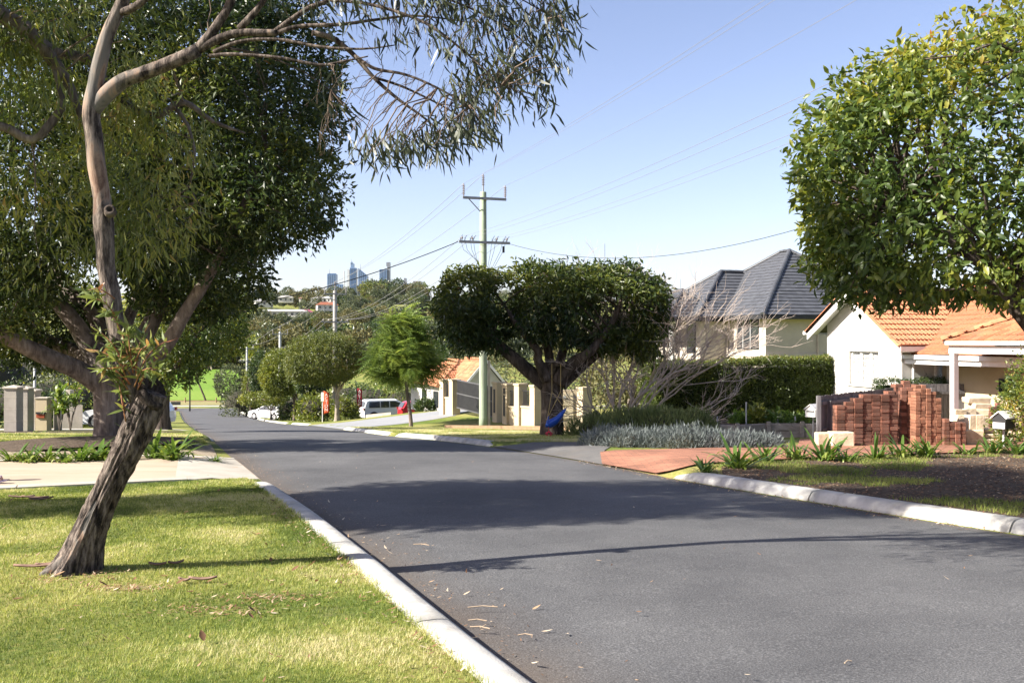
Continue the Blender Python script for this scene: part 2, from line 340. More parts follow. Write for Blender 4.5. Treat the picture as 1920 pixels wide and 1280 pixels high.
def build_ground():
    rows = np.concatenate([np.arange(-14, 40, 0.4), np.arange(40, 100, 1.0), np.arange(100, 180, 2.0), np.arange(180, 300, 6), np.arange(300, 700, 14), np.arange(700, 1500, 30), np.geomspace(1500, 16000, 16)])
    dl = np.array([6000, 3000, 1500, 900, 600, 420, 300, 230, 180, 140, 110, 85, 65, 50, 38, 30, 24, 19, 15, 12, 9.5, 7.5, 6, 4.8, 3.8, 3, 2.3, 1.7, 1.2, 0.8, 0.5, 0.3, 0.15, 0.09])
    nx = 2 * len(dl) + 2
    V = []
    for Y in rows:
        xl, xr = float(XL(min(Y, 290))), float(XR(min(Y, 290)))
        spread = 1.0 if Y < 300 else 1 + (Y - 300) / 700.0
        X = np.concatenate([xl - dl * spread, [xl + 0.15, xr - 0.15], xr + dl[::-1] * spread])
        z = gz(X, np.full(nx, Y)); z[len(dl):len(dl) + 2] -= 0.03 if Y < 150 else 0.0
        if 142 < Y < 156: z -= 0.02
        V.append(np.stack([X, np.full(nx, Y), z], 1))
    V = np.array(V); m = len(rows)
    i = np.arange(m - 1)[:, None] * nx; j = np.arange(nx - 1)[None, :]
    F = np.stack([i + j, i + j + 1, i + nx + j + 1, i + nx + j], 2).reshape(-1, 4)
    o = link('ground', mesh_np('ground', V.reshape(-1, 3), F, True), MAT['ground']); tag(o, 'grassy ground of verges and gardens falling to the valley', None, None, 'structure')
build_ground()
def build_road():
    rows = np.concatenate([np.arange(-14, 40, 0.4), np.arange(40, 148.5, 1.0)]); u = np.array([0, 0.03, 0.07, 0.12, 0.2, 0.35, 0.5, 0.65, 0.8, 0.88, 0.93, 0.97, 1.0]); V = []; tint = []
    for Y in rows:
        xl, xr = float(XL(Y)) - 0.12, float(XR(Y)) + 0.12; X = xl + (xr - xl) * u
        base = CAM_H - drop(Y); z = base + 0.05 * np.sin(np.pi * u) ** 0.8 - 0.01
        V.append(np.stack([X, np.full(len(u), Y), z], 1)); tint.append(np.clip(1.25 - u * 14, 0, 1) * 1.1 + np.clip((u - 0.93) * 10, 0, 0.8))
    V = np.array(V); nx = len(u); m = len(rows); i = np.arange(m - 1)[:, None] * nx; j = np.arange(nx - 1)[None, :]
    F = np.stack([i + j, i + j + 1, i + nx + j + 1, i + nx + j], 2).reshape(-1, 4)
    o = link('road', mesh_np('road', V.reshape(-1, 3), F, True, np.array(tint).ravel()), MAT['asphalt']); tag(o, 'dark grey asphalt residential street running downhill', None, None, 'structure')
build_road()
def drape(name, poly, mat, dz=0.015, step=0.8, label=None, zfun=None):
    bm = bmesh.new(); vs = [bm.verts.new((p[0], p[1], 0)) for p in poly]; bm.faces.new(vs)
    xs = [p[0] for p in poly]; ys = [p[1] for p in poly]
    for k in np.arange(math.floor(min(xs) / step) * step, max(xs), step):
        bmesh.ops.bisect_plane(bm, geom=bm.verts[:] + bm.edges[:] + bm.faces[:], plane_co=(k, 0, 0), plane_no=(1, 0, 0))
    for k in np.arange(math.floor(min(ys) / step) * step, max(ys), step):
        bmesh.ops.bisect_plane(bm, geom=bm.verts[:] + bm.edges[:] + bm.faces[:], plane_co=(0, k, 0), plane_no=(0, 1, 0))
    bm.verts.ensure_lookup_table()
    for v in bm.verts: v.co.z = (float(gz(v.co.x, v.co.y)) if zfun is None else zfun(v.co.x, v.co.y)) + dz
    for f in bm.faces:
        if f.normal.z < 0: f.normal_flip()
    me = bpy.data.meshes.new(name); bm.to_mesh(me); bm.free(); me.polygons.foreach_set('use_smooth', [True] * len(me.polygons))
    o = link(name, me, mat); tag(o, label, None, None, 'structure'); return o

# kerbs: cast concrete, separate lengths with open joints
KPROF = [(0.02, -0.04), (0.0, 0.0), (0.018, 0.045), (0.06, 0.105), (0.10, 0.128), (0.16, 0.135), (0.26, 0.132), (0.30, 0.118), (0.318, 0.07), (0.318, -0.06)]
def kerb_run(side, a, b, h, seg, label):
    root = empty('kerb', (float(XL(a) if side < 0 else XR(a)), a, 0)); tag(root, label, None, None, 'structure')
    X = XL if side < 0 else XR; y = a
    while y < b - 0.3:
        e = min(b, y + seg * random.uniform(0.85, 1.15));
        if b - e < 0.8: e = b
        n = max(3, int((e - y) / 0.3)); ys = np.linspace(y, e - 0.018, n + 1); V = []
        for q in ys:
            dx = float(X(q + 0.1) - X(q - 0.1)) / 0.2; l = math.hypot(1, dx); nx_, ny_ = side * 1 / l, -side * dx / l
            s = 1.0
            for end in (a, b):
                t = abs(q - end)
                if end > -10 and t < 0.55: s = min(s, 0.35 + 0.65 * math.sin(min(1, t / 0.55) * math.pi / 2))
            base = CAM_H - float(drop(q)); wob = (mnoise.noise((q * 1.7, side, 3)) * 0.006)
            for (d, z) in KPROF:
                zz = z * (h / 0.135) * s if z > 0 else z
                V.append((float(X(q)) + nx_ * (d + wob), q + ny_ * d, base + zz))
        k = len(KPROF); F = [(i * k + j, i * k + j + 1, (i + 1) * k + j + 1, (i + 1) * k + j) for i in range(n) for j in range(k - 1)]
        F += [tuple(range(k)), tuple(range(n * k, n * k + k))[::-1]]
        if side > 0: F = [f[::-1] for f in F]
        me = mesh_py('kerb_segment', V, F, True); me.polygons[-1].use_smooth = False; me.polygons[-2].use_smooth = False
        link('kerb_segment', me, MAT['concrete'], root)
        y = e
names_l = ['pale concrete kerb along the front lawn by the leaning gum', 'low concrete kerb below the big trunk on the left verge', 'low pale kerb further down the left side', 'far low kerb near the street corner on the left']
names_r = ['long white concrete kerb edging the mulched verge', 'rounded kerb in front of the swing tree verge', 'short kerb by the feathery young tree', 'short kerb beside the grey concrete driveway', 'kerb in front of the white hatchback', 'kerb stub at the far street corner']
for (a, b, h), nm in zip(KERB_L, names_l): kerb_run(-1, a, b, h, 2.4, nm)
for (a, b, h), nm in zip(KERB_R, names_r): kerb_run(1, a, b, h, 2.4 if a < 60 else 5.0, nm)

def g2(px, py): p = gp(px, py); return (p.x, p.y)
# left: cream concrete drive and its pale borders, path, mulch round the big tree
dA, dB, dC, dD = (-12.0, 9.8), (float(XL(14.25)) - 0.02, 14.25), (float(XL(18.6)) - 0.02, 18.6), (-14.0, 14.3)
def lerp2(a, b, t): return (a[0] + (b[0] - a[0]) * t, a[1] + (b[1] - a[1]) * t)
drape('driveway', [lerp2(dA, dD, 0.07), lerp2(dB, dC, 0.07), lerp2(dB, dC, 0.93), lerp2(dA, dD, 0.93)], MAT['cream_drive'], 0.014, 0.6, 'cream concrete driveway beside the leaning gum')
for k, (t0, t1, nm) in enumerate(((0.0, 0.068, 'pale concrete border strip between lawn and cream driveway'), (0.932, 1.0, 'pale concrete border strip between cream driveway and strappy plants'))):
    root = empty('path_border', (*lerp2(dA, dD, t0), 0)); tag(root, nm, None, None, 'structure')
    n = 9
    for i in range(n):
        p0, p1 = lerp2(lerp2(dA, dB, i / n), lerp2(dD, dC, i / n), t0), lerp2(lerp2(dA, dB, (i + 0.985) / n), lerp2(dD, dC, (i + 0.985) / n), t0)
        q0, q1 = lerp2(lerp2(dA, dB, i / n), lerp2(dD, dC, i / n), t1), lerp2(lerp2(dA, dB, (i + 0.985) / n), lerp2(dD, dC, (i + 0.985) / n), t1)
        mb = MB(); c = [(p[0], p[1], float(gz(*p))) for p in (p0, p1, q1, q0)]
        mb.hexa([(x, y, z - 0.03) for x, y, z in c] + [(x, y, z + 0.026) for x, y, z in c]); mb.build('slab', MAT['edge_conc'], root)
# the pale apron where the drive meets the street
drape('driveway', [lerp2(lerp2(dB, dA, 0.002), dC, 0.03), lerp2(lerp2(dC, dD, 0.002), dB, 0.03), lerp2(dC, dD, 0.10), lerp2(dB, dA, 0.13)], MAT['edge_conc'], 0.019, 0.6, 'pale concrete apron where the cream driveway meets the street')
drape('path', [(-14.0, 14.6), (float(XL(18.8)) - 0.3, 18.75), (float(XL(24)) - 0.2, 24.0), (-7.9, 23.9), (-10.5, 20.6), (-17, 18.6)], MAT['sandpath'], 0.010, 0.7, 'sandy path strip behind the strappy plants')
def ellipse(cx, cy, rx, ry, n=28, wob=0.12, seed=1):
    return [(cx + rx * (1 + wob * mnoise.noise((math.cos(t) * 1.5, math.sin(t) * 1.5, seed))) * math.cos(t), cy + ry * (1 + wob * mnoise.noise((math.cos(t) * 1.5 + 5, math.sin(t) * 1.5, seed))) * math.sin(t)) for t in np.linspace(0, 2 * math.pi, n, endpoint=False)]
drape('ground_mulch', ellipse(-8.9, 21.0, 2.35, 2.1, 40, 0.2), MAT['mulch'], 0.012, 0.35, 'dark mulch ring around the big trunk on the left verge', zfun=lambda x, y: float(gz(x, y)) + 0.20 * max(0, 1 - ((x + 8.5) / 3.0) ** 2 - ((y - 21.0) / 2.3) ** 2))
drape('ground_mulch', [(-24, 33.0), (-11.9, 33.6), (-11.2, 36.2), (-22, 36.5)], MAT['mulch'], 0.015, 1.0, 'mulched garden bed in front of the grey pillars')
drape('path', [(-30, 31.3), (-11.6, 32.2), (-11.4, 32.9), (-30, 32.3)], MAT['edge_conc'], 0.012, 1.0, 'narrow pale path before the grey pillars')
drape('path', [(float(XL(39.4)) - 0.15, 39.4), (-25, 37.6), (-27, 42.2), (float(XL(43.6)) - 0.15, 43.6)], MAT['edge_conc'], 0.012, 1.0, 'pale concrete drive behind the big trunk')
# right: mulched verge, brick drive, footpath, grey drive
rv = [(float(XR(y)) + 0.30, y) for y in np.arange(0, 15.3, 0.9)]
drape('ground_mulch', [(30, 0)] + rv[1:] + [(3.4, 16.2), (6.2, 17.6), (10, 19.0), (16, 20.6), (30, 22)], MAT['mulch'], 0.012, 0.9, 'shaded bark mulch verge behind the long white kerb')
drape('driveway', [(float(XR(15.6)) + 0.02, 15.6), (3.4, 16.3), (6.2, 17.7), (10, 19.1), (16, 20.7), (24, 22.5), (24, 30), (12, 27.2), (7.0, 24.2), (6.0, 20.9), (3.2, 19.5), (float(XR(19.0)) + 0.75, 19.0), (float(XR(17.4)) + 0.02, 17.2)], MAT['pavers'], 0.032, 0.5, 'red brick paved driveway beside the brick stacks')
drape('road_patch', [(float(XR(15.6)) + 0.0, 15.6), (float(XR(17.2)) + 0.05, 17.2), (float(XR(19.0)) + 0.8, 19.0), (float(XR(21.6)) + 2.2, 21.4), (float(XR(22.6)) + 1.9, 22.7), (float(XR(22.9)) + 0.0, 22.9), (float(XR(20)), 20.0), (float(XR(17.5)), 17.5)], MAT['old_asphalt'], 0.012, 0.5, 'worn grey crossover strip between street and lavender')
fp = [(-2.2, 37.0), (6.0, 31.6), (6.4, 32.6), (4.0, 34.6), (-1.8, 38.3)]
drape('footpath', [(-6.2, 40.6), (2.6, 35.0), (3.4, 36.3), (-5.8, 41.8)], MAT['sandpath'], 0.014, 0.8, 'sandy footpath in front of the cream wall')
drape('driveway', [(float(XR(48.0)) + 0.02, 48), (float(XR(64)) + 0.02, 64), (-3.6, 62.5), (-1.2, 57.5), (-3.0, 52.0)], MAT['grey_drive'], 0.014, 1.0, 'grey concrete driveway leading to the cream gate piers')
# cross street and park edge
drape('road_cross', [(-140, 146.6), (70, 146.6), (70, 155), (-140, 155)], MAT['asphalt'], 0.010, 6.0, 'grey cross street at the bottom of the hill')
drape('path', [(-140, 158.6), (70, 158.6), (70, 161.5), (-140, 161.5)], MAT['edge_conc'], 0.012, 6.0, 'pale path along the park edge')
park = lawnmat('park_grass', (0.10, 0.19, 0.02), (0.14, 0.23, 0.03), (0.20, 0.26, 0.05), (0.2, 0.17, 0.1), big=0.02, fine=1.5, soil_amt=0.1)
drape('park_lawn', [(-180, 172), (-47, 172), (-75, 275), (-220, 275)], park, 0.05, 8.0, 'bright green park lawn rising beyond the cross street')
drape('park_edge', [(-180, 162.5), (-5, 162.5), (-5, 171.8), (-180, 171.8)], M('dry_grass', (0.26, 0.22, 0.10), (0.2, 0.19, 0.07), scale=1.0, rough=0.95, coords='World'), 0.04, 6.0, 'dry grass strip at the park edge')

# ------------------------------------------------------------------ lawn blades on the near verge (one mass)
MAT['blade'] = leafmat('grass_blade', [(0.0, (0.08, 0.12, 0.024)), (0.28, (0.20, 0.25, 0.055)), (0.58, (0.37, 0.38, 0.115)), (1.0, (0.56, 0.51, 0.30))], trans=0.35, rough=0.6, spec=0.25)
def blades(n, poly_test, xr, yr, hmin, hmax, wid, seed, weight=None):
    r = np.random.default_rng(seed); X = r.uniform(xr[0], xr[1], n); Y = yr[0] + (yr[1] - yr[0]) * r.random(n) ** 1.25
    k = poly_test(X, Y); X, Y = X[k], Y[k]
    Pn = np.stack([X, Y, X * 0], 1)
    clump = vnoise(Pn, 1.1, 9, 4); fine = vnoise(Pn, 14, 4, 2)
    bare = np.exp(-(((X + 1.85) / 0.30) ** 2 + ((Y - 6.3) / 0.13) ** 2)) + np.exp(-(((X + 1.6) / 0.25) ** 2 + ((Y - 6.65) / 0.10) ** 2)) + np.exp(-(((X + 2.7) / 0.22) ** 2 + ((Y - 6.95) / 0.09) ** 2)) + 0.6 * np.exp(-(((X + 2.1) / 0.4) ** 2 + ((Y - 8.3) / 0.12) ** 2)) + np.exp(-(((X + 3.2) / 0.26) ** 2 + ((Y - 7.35) / 0.22) ** 2))
    k = (fine + r.random(len(X)) * 0.5 > 0.32) & (r.random(len(X)) > bare * 0.9); X, Y, clump, fine = X[k], Y[k], clump[k], fine[k]
    m = len(X); Z = gz(X, Y); h = r.uniform(hmin, hmax, m) * (0.35 + 0.5 * clump + 0.9 * fine); a = r.uniform(0, 2 * np.pi, m); lean = r.uniform(0.2, 1.1, m) * h
    w = wid * r.uniform(0.6, 1.3, m) * np.clip(Y / 7.0, 0.8, 1.8)
    b = a + np.pi / 2 + r.normal(0, 0.4, m)
    v0 = np.stack([X - np.cos(b) * w, Y - np.sin(b) * w, Z - 0.004], 1); v1 = np.stack([X + np.cos(b) * w, Y + np.sin(b) * w, Z - 0.004], 1)
    v2 = np.stack([X + np.cos(a) * lean, Y + np.sin(a) * lean, Z + h], 1)
    V = np.stack([v0, v1, v2], 1).reshape(-1, 3); F = np.arange(3 * m).reshape(-1, 3)
    near_kerb = np.clip(1 - (XL(Y) - X - 0.2) / 0.9, 0, 1)
    t = np.clip((clump - 0.36) * 2.1 + r.normal(0, 0.22, m) + 0.22 * near_kerb + 0.6 * (fine - 0.5), 0, 1)
    return V, F, np.repeat(t, 3)
def near_lawn(X, Y):
    front = dA[1] + (X - dA[0]) * (dB[1] - dA[1]) / (dB[0] - dA[0])
    return (X < XL(Y) - 0.31) & (Y < front - 0.03) & (X > -0.56 * Y - 0.3)
V, F, t = blades(680000, near_lawn, (-8, 0.3), (3.9, 14.2), 0.011, 0.027, 0.0026, 5)
o = link('grass', mesh_np('grass', V, F, False, t), MAT['blade']); tag(o, 'short sunlit lawn grass under the leaning gum', None, None, 'stuff')
def kerb_fringe(X, Y): return (X < XL(Y) - 0.285) & (X > XL(Y) - 0.36) & (Y < 13.7)
V, F, t = blades(160000, kerb_fringe, (-4, 0.4), (3.9, 13.7), 0.025, 0.055, 0.0028, 7)
o = link('grass', mesh_np('grass', V, F, False, t), MAT['blade']); tag(o, 'longer grass fringe creeping over the back of the front kerb', None, None, 'stuff')
def mid_lawn(X, Y):
    left = (X < XL(Y) - 0.3) & (Y > 22.6) & (Y < 31.2) & (X > -0.56 * Y) & (((X + 8.5) / 2.9) ** 2 + ((Y - 21.0) / 2.2) ** 2 > 1)
    right = (X > XR(Y) + 0.26) & (X < XR(Y) + 5.5) & (Y > 23.2) & (Y < 47) & ~((X > -6.2) & (Y > 40.6 - (X + 6.2) * 0.636 - 0.1) & (Y < 41.9 - (X + 6.2) * 0.6))
    return left | right
V, F, t = blades(420000, mid_lawn, (-18, 5), (22.6, 47), 0.03, 0.06, 0.0055, 6)
o = link('grass', mesh_np('grass', V, F, False, t), MAT['blade']); tag(o, 'verge grass further down both sides of the street', None, None, 'stuff')
# ================================================================== plant toolkit
def tmpl_diamond(w=0.2, droop=0.12, fold=0.05):
    V = np.array([(0, 0, 0), (w, 0.42, fold), (0, 1, -droop), (-w, 0.42, fold)]); return V, np.array([(0, 1, 2), (0, 2, 3)])
def tmpl_leaf(w=0.2, droop=0.25, fold=0.05, wide=0.45):
    """pointed leaf, folded along its midrib and bent down"""
    ys = [0, 0.15, wide, 0.76, 1.0]; ws = [0.03, 0.52, 1.0, 0.64, 0.0]; V = []; F = []
    for y, q in zip(ys, ws):
        z = -droop * y ** 2
        V += [(-w * q, y, z + fold * q), (0, y, z), (w * q, y, z + fold * q)]
    for i in range(len(ys) - 1):
        a = i * 3; F += [(a, a + 1, a + 4), (a, a + 4, a + 3), (a + 1, a + 2, a + 5), (a + 1, a + 5, a + 4)]
    return np.array(V), np.array(F)
def tmpl_sickle(w=0.09, curve=0.22, droop=0.25):
    ys = np.array([0, 0.18, 0.42, 0.7, 1.0]); ws = np.array([0.12, 0.8, 1.0, 0.62, 0.0]); V = []; F = []
    for y, q in zip(ys, ws):
        cx = curve * y * y; z = -droop * y * y
        V += [(cx - w * q, y, z + 0.02 * q), (cx + w * q, y, z)]
    for i in range(len(ys) - 1):
        a = 2 * i; F += [(a, a + 1, a + 3), (a, a + 3, a + 2)]
    return np.array(V), np.array(F)
def unit(v): return v / (np.linalg.norm(v, axis=-1, keepdims=True) + 1e-9)
def frames(d, r, roll=None, up_bias=0.0):
    """right / forward / normal frames for leaf directions d"""
    d = unit(d); rnd = r.normal(0, 1, d.shape) * (1 - up_bias) + np.array([0, 0, 1.0]) * up_bias * 2
    n = unit(rnd - d * np.sum(rnd * d, 1, keepdims=True)); x = np.cross(d, n); return x, d, n
def bake(tm, pos, fr, size):
    TV, TF = tm; x, d, n = fr; m = len(pos); k = len(TV)
    V = pos[:, None, :] + size[:, None, None] * (TV[None, :, 0:1] * x[:, None, :] + TV[None, :, 1:2] * d[:, None, :] + TV[None, :, 2:3] * n[:, None, :])
    F = TF[None, :, :] + (np.arange(m) * k)[:, None, None]
    return V.reshape(-1, 3), F.reshape(-1, TF.shape[1])
def crown_obj(name, tm, pos, d, size, tint, mat, parent, r, up_bias=0.3, singles=0, fr=None):
    fr = frames(d, r, up_bias=up_bias) if fr is None else fr
    pick = np.zeros(len(pos), bool)
    if singles:
        px = pos[:, 0] / np.maximum(pos[:, 1], 0.1); py = (pos[:, 2] - CAM_H) / np.maximum(pos[:, 1], 0.1)
        inside = (np.abs(px) < 0.505) & (np.abs(py) < 0.335) & (pos[:, 1] > 1)
        score = np.where(inside, size / np.maximum(pos[:, 1], 0.1) * (0.6 + np.abs(np.sum(fr[2] * unit(pos - np.array([0, 0, CAM_H])), 1))), -1)
        idx = np.argsort(-score)[:singles]; idx = idx[score[idx] > 0]; pick[idx] = True
        var = []
        for q in range(6):
            me = mesh_np('leaf', tm[0], tm[1], True, np.full(len(tm[0]), (q + 0.5) / 6)); me.materials.append(mat); var.append(me)
        wi = wmat(parent).inverted()
        for i in idx:
            o = bpy.data.objects.new('leaf', var[min(5, int(tint[i] * 6))]); COL.objects.link(o); o.parent = parent; o.matrix_parent_inverse = wi
            x, dd, n = fr[0][i], fr[1][i], fr[2][i]; s = size[i]
            o.matrix_basis = Matrix(((x[0] * s, dd[0] * s, n[0] * s, pos[i, 0]), (x[1] * s, dd[1] * s, n[1] * s, pos[i, 1]), (x[2] * s, dd[2] * s, n[2] * s, pos[i, 2]), (0, 0, 0, 1)))
    k = ~pick
    V, F = bake(tm, pos[k], tuple(f[k] for f in fr), size[k])
    me = mesh_np(name, V, F, len(tm[0]) > 6, np.repeat(tint[k], len(tm[0])))
    o = link(name, me, mat, parent); tag(o, None, None, None, 'stuff'); return o
def in_blobs(n, blobs, r, shell=0.35, rough=0.22, seed=0, nscale=0.8, flat=None, hole=0.0, hscale=0.9):
    """points through a crown made of ellipsoid blobs, thicker near the skin; returns positions and outward directions"""
    vol = np.array([b[1][0] * b[1][1] * b[1][2] for b in blobs]) ** 0.75; ks = r.choice(len(blobs), n, p=vol / vol.sum())
    C = np.array([b[0] for b in blobs])[ks]; R = np.array([b[1] for b in blobs])[ks]
    u = unit(r.normal(0, 1, (n, 3))); rad = 1 - np.abs(r.normal(0, shell, n)); rad = np.clip(rad, 0.05, 1.05)
    skin = 1 + rough * 2 * (vnoise(C + u * R, nscale, seed, 3) - 0.5) * 1.6
    P = C + u * R * (rad * skin)[:, None]; out = unit(u / R)
    keep = np.ones(n, bool)
    for q, b in enumerate(blobs):      # leave out points deep inside another blob
        e = np.linalg.norm((P - np.array(b[0])) / np.array(b[1]), axis=1); keep &= (ks == q) | (e > 0.72)
    if flat is not None: keep &= P[:, 2] > flat + 0.25 * (vnoise(P, 1.2, seed + 9, 2) - 0.5) * 2
    if hole > 0: keep &= vnoise(P, hscale, seed + 5, 2) > hole
    return P[keep], out[keep]
def sprays(P, out, per, r, spread=0.12, jitter=0.7, droop=0.2):
    """leaves in little rosettes about twig tips"""
    m = len(P); pos = np.repeat(P, per, 0); o = np.repeat(out, per, 0)
    tw = unit(out + r.normal(0, 0.5, out.shape)); tw = np.repeat(tw, per, 0)
    pos = pos + tw * r.uniform(-1, 0.6, (m * per, 1)) * spread + r.normal(0, spread * 0.25, pos.shape)
    d = unit(tw * 0.7 + r.normal(0, jitter, pos.shape) + np.array([0, 0, -droop])); return pos, d
def limb_mesh(ctrl, step, n, bark=0.0, freq=6.0, twist=0.3, seed=0, flare=0.0):
    """ctrl: (x,y,z,r) list -> vertices, faces of a bark covered tube"""
    C = resample(ctrl, step); P = C[:, :3]; R = np.maximum(C[:, 3], 0.002); m = len(P); disp = None
    if bark > 0 or flare > 0:
        s = np.concatenate([[0], np.cumsum(np.linalg.norm(np.diff(P, axis=0), axis=1))]); th = np.arange(n) * 2 * np.pi / n
        S, T = np.meshgrid(s, th, indexing='ij'); T2 = T + twist * S
        Q = np.stack([np.cos(T2).ravel() * freq * 0.5, np.sin(T2).ravel() * freq * 0.5, S.ravel() * 1.6], 1)
        a = vnoise(Q, 1.0, seed, 2).reshape(m, n); b = vnoise(Q * [1.0, 1.0, 2.2], 2.1, seed + 1, 2).reshape(m, n)
        disp = bark * R[:, None] * ((1 - np.abs(2 * a - 1)) * 1.2 - 0.8 + (b - 0.5) * 0.9)
        if flare > 0: disp += flare * np.exp(-S / 0.28) * R[0] * (0.5 + 0.9 * np.maximum(0, np.cos(3 * T + 1.0)))
    return tube_arrays(P, R, n, disp)
def limb(name, ctrl, mat, parent, step=0.12, n=14, bark=0.12, freq=6, seed=0, flare=0.0, twist=0.3):
    V, F = limb_mesh(ctrl, step, n, bark, freq, twist, seed, flare); return link(name, mesh_np(name, V, F, True), mat, parent)
def twig_net(name, starts, targets, mat, parent, r, r0=0.02, r1=0.004, sag=0.1, n=4, segs=5, bias=0.0):
    """thin branches from the nearest thick-limb point out to the given targets"""
    S = np.asarray(starts); Vs = []; Fs = []; c = 0
    for tpt in targets:
        d = np.linalg.norm(S[:, :3] - tpt, axis=1) + bias * np.maximum(0, S[:, 2] - tpt[2]); i = int(np.argmin(d)); a = S[i, :3]
        L = np.linalg.norm(tpt - a); t = np.linspace(0, 1, segs)[:, None]
        P = a + (tpt - a) * t + np.array([0, 0, 1.0]) * (sag * L * np.sin(t * np.pi)) + r.normal(0, 0.035 * L, (segs, 3)) * np.sin(t * np.pi)
        V, F = tube_arrays(P, np.linspace(min(r0, r0 * L), r1, segs), n, cap=False); Vs.append(V); Fs.append(F + c); c += len(V)
    o = link(name, mesh_np(name, np.vstack(Vs), np.vstack(Fs), True), mat, parent); tag(o, None, None, None, 'stuff'); return o

def barkmat(name, c1, c2, c3, scale=9, stretch=(1, 1, 0.18), bump=1.0):
    m = bpy.data.materials.new(name); t = nt(m); L = t.links.new
    o = N(t, 'ShaderNodeOutputMaterial'); b = N(t, 'ShaderNodeBsdfPrincipled'); L(b.outputs[0], o.inputs[0]); b.inputs['Roughness'].default_value = 0.9; b.inputs['Specular IOR Level'].default_value = 0.15
    tc = N(t, 'ShaderNodeTexCoord'); mp = N(t, 'ShaderNodeMapping'); mp.inputs['Scale'].default_value = stretch; L(tc.outputs['Object'], mp.inputs[0])
    n1 = N(t, 'ShaderNodeTexNoise'); n1.inputs['Scale'].default_value = scale; n1.inputs['Detail'].default_value = 9; n1.inputs['Roughness'].default_value = 0.7; L(mp.outputs[0], n1.inputs[0])
    r1 = ramp(t, [(0.33, c1), (0.5, c2), (0.68, c3)]); L(n1.outputs[0], r1.inputs[0])
    n2 = N(t, 'ShaderNodeTexNoise'); n2.inputs['Scale'].default_value = 1.2; n2.inputs['Detail'].default_value = 4; L(tc.outputs['Object'], n2.inputs[0])
    r2 = ramp(t, [(0.3, (0.7, 0.7, 0.72)), (0.7, (1.25, 1.2, 1.12))]); L(n2.outputs[0], r2.inputs[0])
    mu = N(t, 'ShaderNodeMix', data_type='RGBA', blend_type='MULTIPLY'); mu.inputs[0].default_value = 1; L(r1.outputs[0], mu.inputs[6]); L(r2.outputs[0], mu.inputs[7]); L(mu.outputs[2], b.inputs['Base Color'])
    bp = N(t, 'ShaderNodeBump'); bp.inputs['Strength'].default_value = bump; bp.inputs['Distance'].default_value = 0.03; L(n1.outputs[0], bp.inputs['Height']); L(bp.outputs[0], b.inputs['Normal'])
    return m
MAT['bark_grey'] = barkmat('grey_box_bark', (0.06, 0.048, 0.042), (0.15, 0.125, 0.11), (0.27, 0.235, 0.21))
MAT['bark_dark'] = barkmat('dark_bark', (0.03, 0.024, 0.020), (0.085, 0.068, 0.056), (0.17, 0.145, 0.125))
MAT['bark_pale'] = barkmat('pale_bark', (0.16, 0.13, 0.105), (0.29, 0.25, 0.21), (0.42, 0.38, 0.33))
MAT['twig'] = M('twig', (0.10, 0.07, 0.05), (0.17, 0.13, 0.10), scale=12, rough=0.9)

# leaf materials: tint 0 = old dark leaf, 1 = young bright leaf
MAT['box_leaf'] = leafmat('box_leaf', [(0.0, (0.032, 0.058, 0.016)), (0.35, (0.075, 0.115, 0.024)), (0.65, (0.165, 0.195, 0.034)), (0.88, (0.29, 0.275, 0.045)), (1.0, (0.34, 0.18, 0.055))], trans=0.36, rough=0.4, spec=0.4)
MAT['dark_leaf'] = leafmat('dark_box_leaf', [(0.0, (0.018, 0.036, 0.012)), (0.5, (0.038, 0.066, 0.017)), (0.85, (0.085, 0.12, 0.024)), (1.0, (0.15, 0.165, 0.03))], trans=0.22, rough=0.38, spec=0.45)
MAT['gum_leaf'] = leafmat('gum_leaf', [(0.0, (0.045, 0.07, 0.02)), (0.5, (0.11, 0.14, 0.03)), (0.85, (0.21, 0.22, 0.045)), (1.0, (0.28, 0.21, 0.06))], trans=0.36, rough=0.42, spec=0.45)
MAT['gum_grey'] = leafmat('grey_gum_leaf', [(0.0, (0.04, 0.055, 0.028)), (0.6, (0.085, 0.105, 0.045)), (1.0, (0.17, 0.175, 0.07))], trans=0.25, rough=0.45, spec=0.4)
MAT['gum_dark'] = leafmat('dark_gum_leaf', [(0.0, (0.022, 0.030, 0.016)), (0.6, (0.046, 0.058, 0.026)), (1.0, (0.13, 0.13, 0.05))], trans=0.12, rough=0.45, spec=0.4)
MAT['sprout_leaf'] = leafmat('sprout_leaf', [(0.0, (0.075, 0.11, 0.035)), (0.55, (0.14, 0.18, 0.05)), (0.85, (0.24, 0.24, 0.07)), (1.0, (0.34, 0.13, 0.07))], trans=0.3, rough=0.42, spec=0.4)
MAT['yellow_leaf'] = leafmat('yellow_green_leaf', [(0.0, (0.06, 0.09, 0.018)), (0.5, (0.13, 0.16, 0.028)), (1.0, (0.27, 0.26, 0.045))], trans=0.3, rough=0.4)
MAT['street_leaf'] = leafmat('street_tree_leaf', [(0.0, (0.016, 0.034, 0.011)), (0.4, (0.045, 0.072, 0.016)), (0.75, (0.105, 0.13, 0.024)), (0.92, (0.18, 0.185, 0.032)), (1.0, (0.17, 0.10, 0.04))], trans=0.28, rough=0.4, spec=0.45)
MAT['row_leaf'] = leafmat('clipped_tree_leaf', [(0.0, (0.045, 0.065, 0.018)), (0.5, (0.10, 0.125, 0.03)), (0.85, (0.19, 0.20, 0.045)), (1.0, (0.28, 0.22, 0.07))], trans=0.3, rough=0.45, spec=0.4)
MAT['fern_leaf'] = leafmat('feather_leaf', [(0.0, (0.065, 0.115, 0.03)), (0.55, (0.14, 0.205, 0.05)), (1.0, (0.26, 0.32, 0.08))], trans=0.35, rough=0.5, spec=0.3)
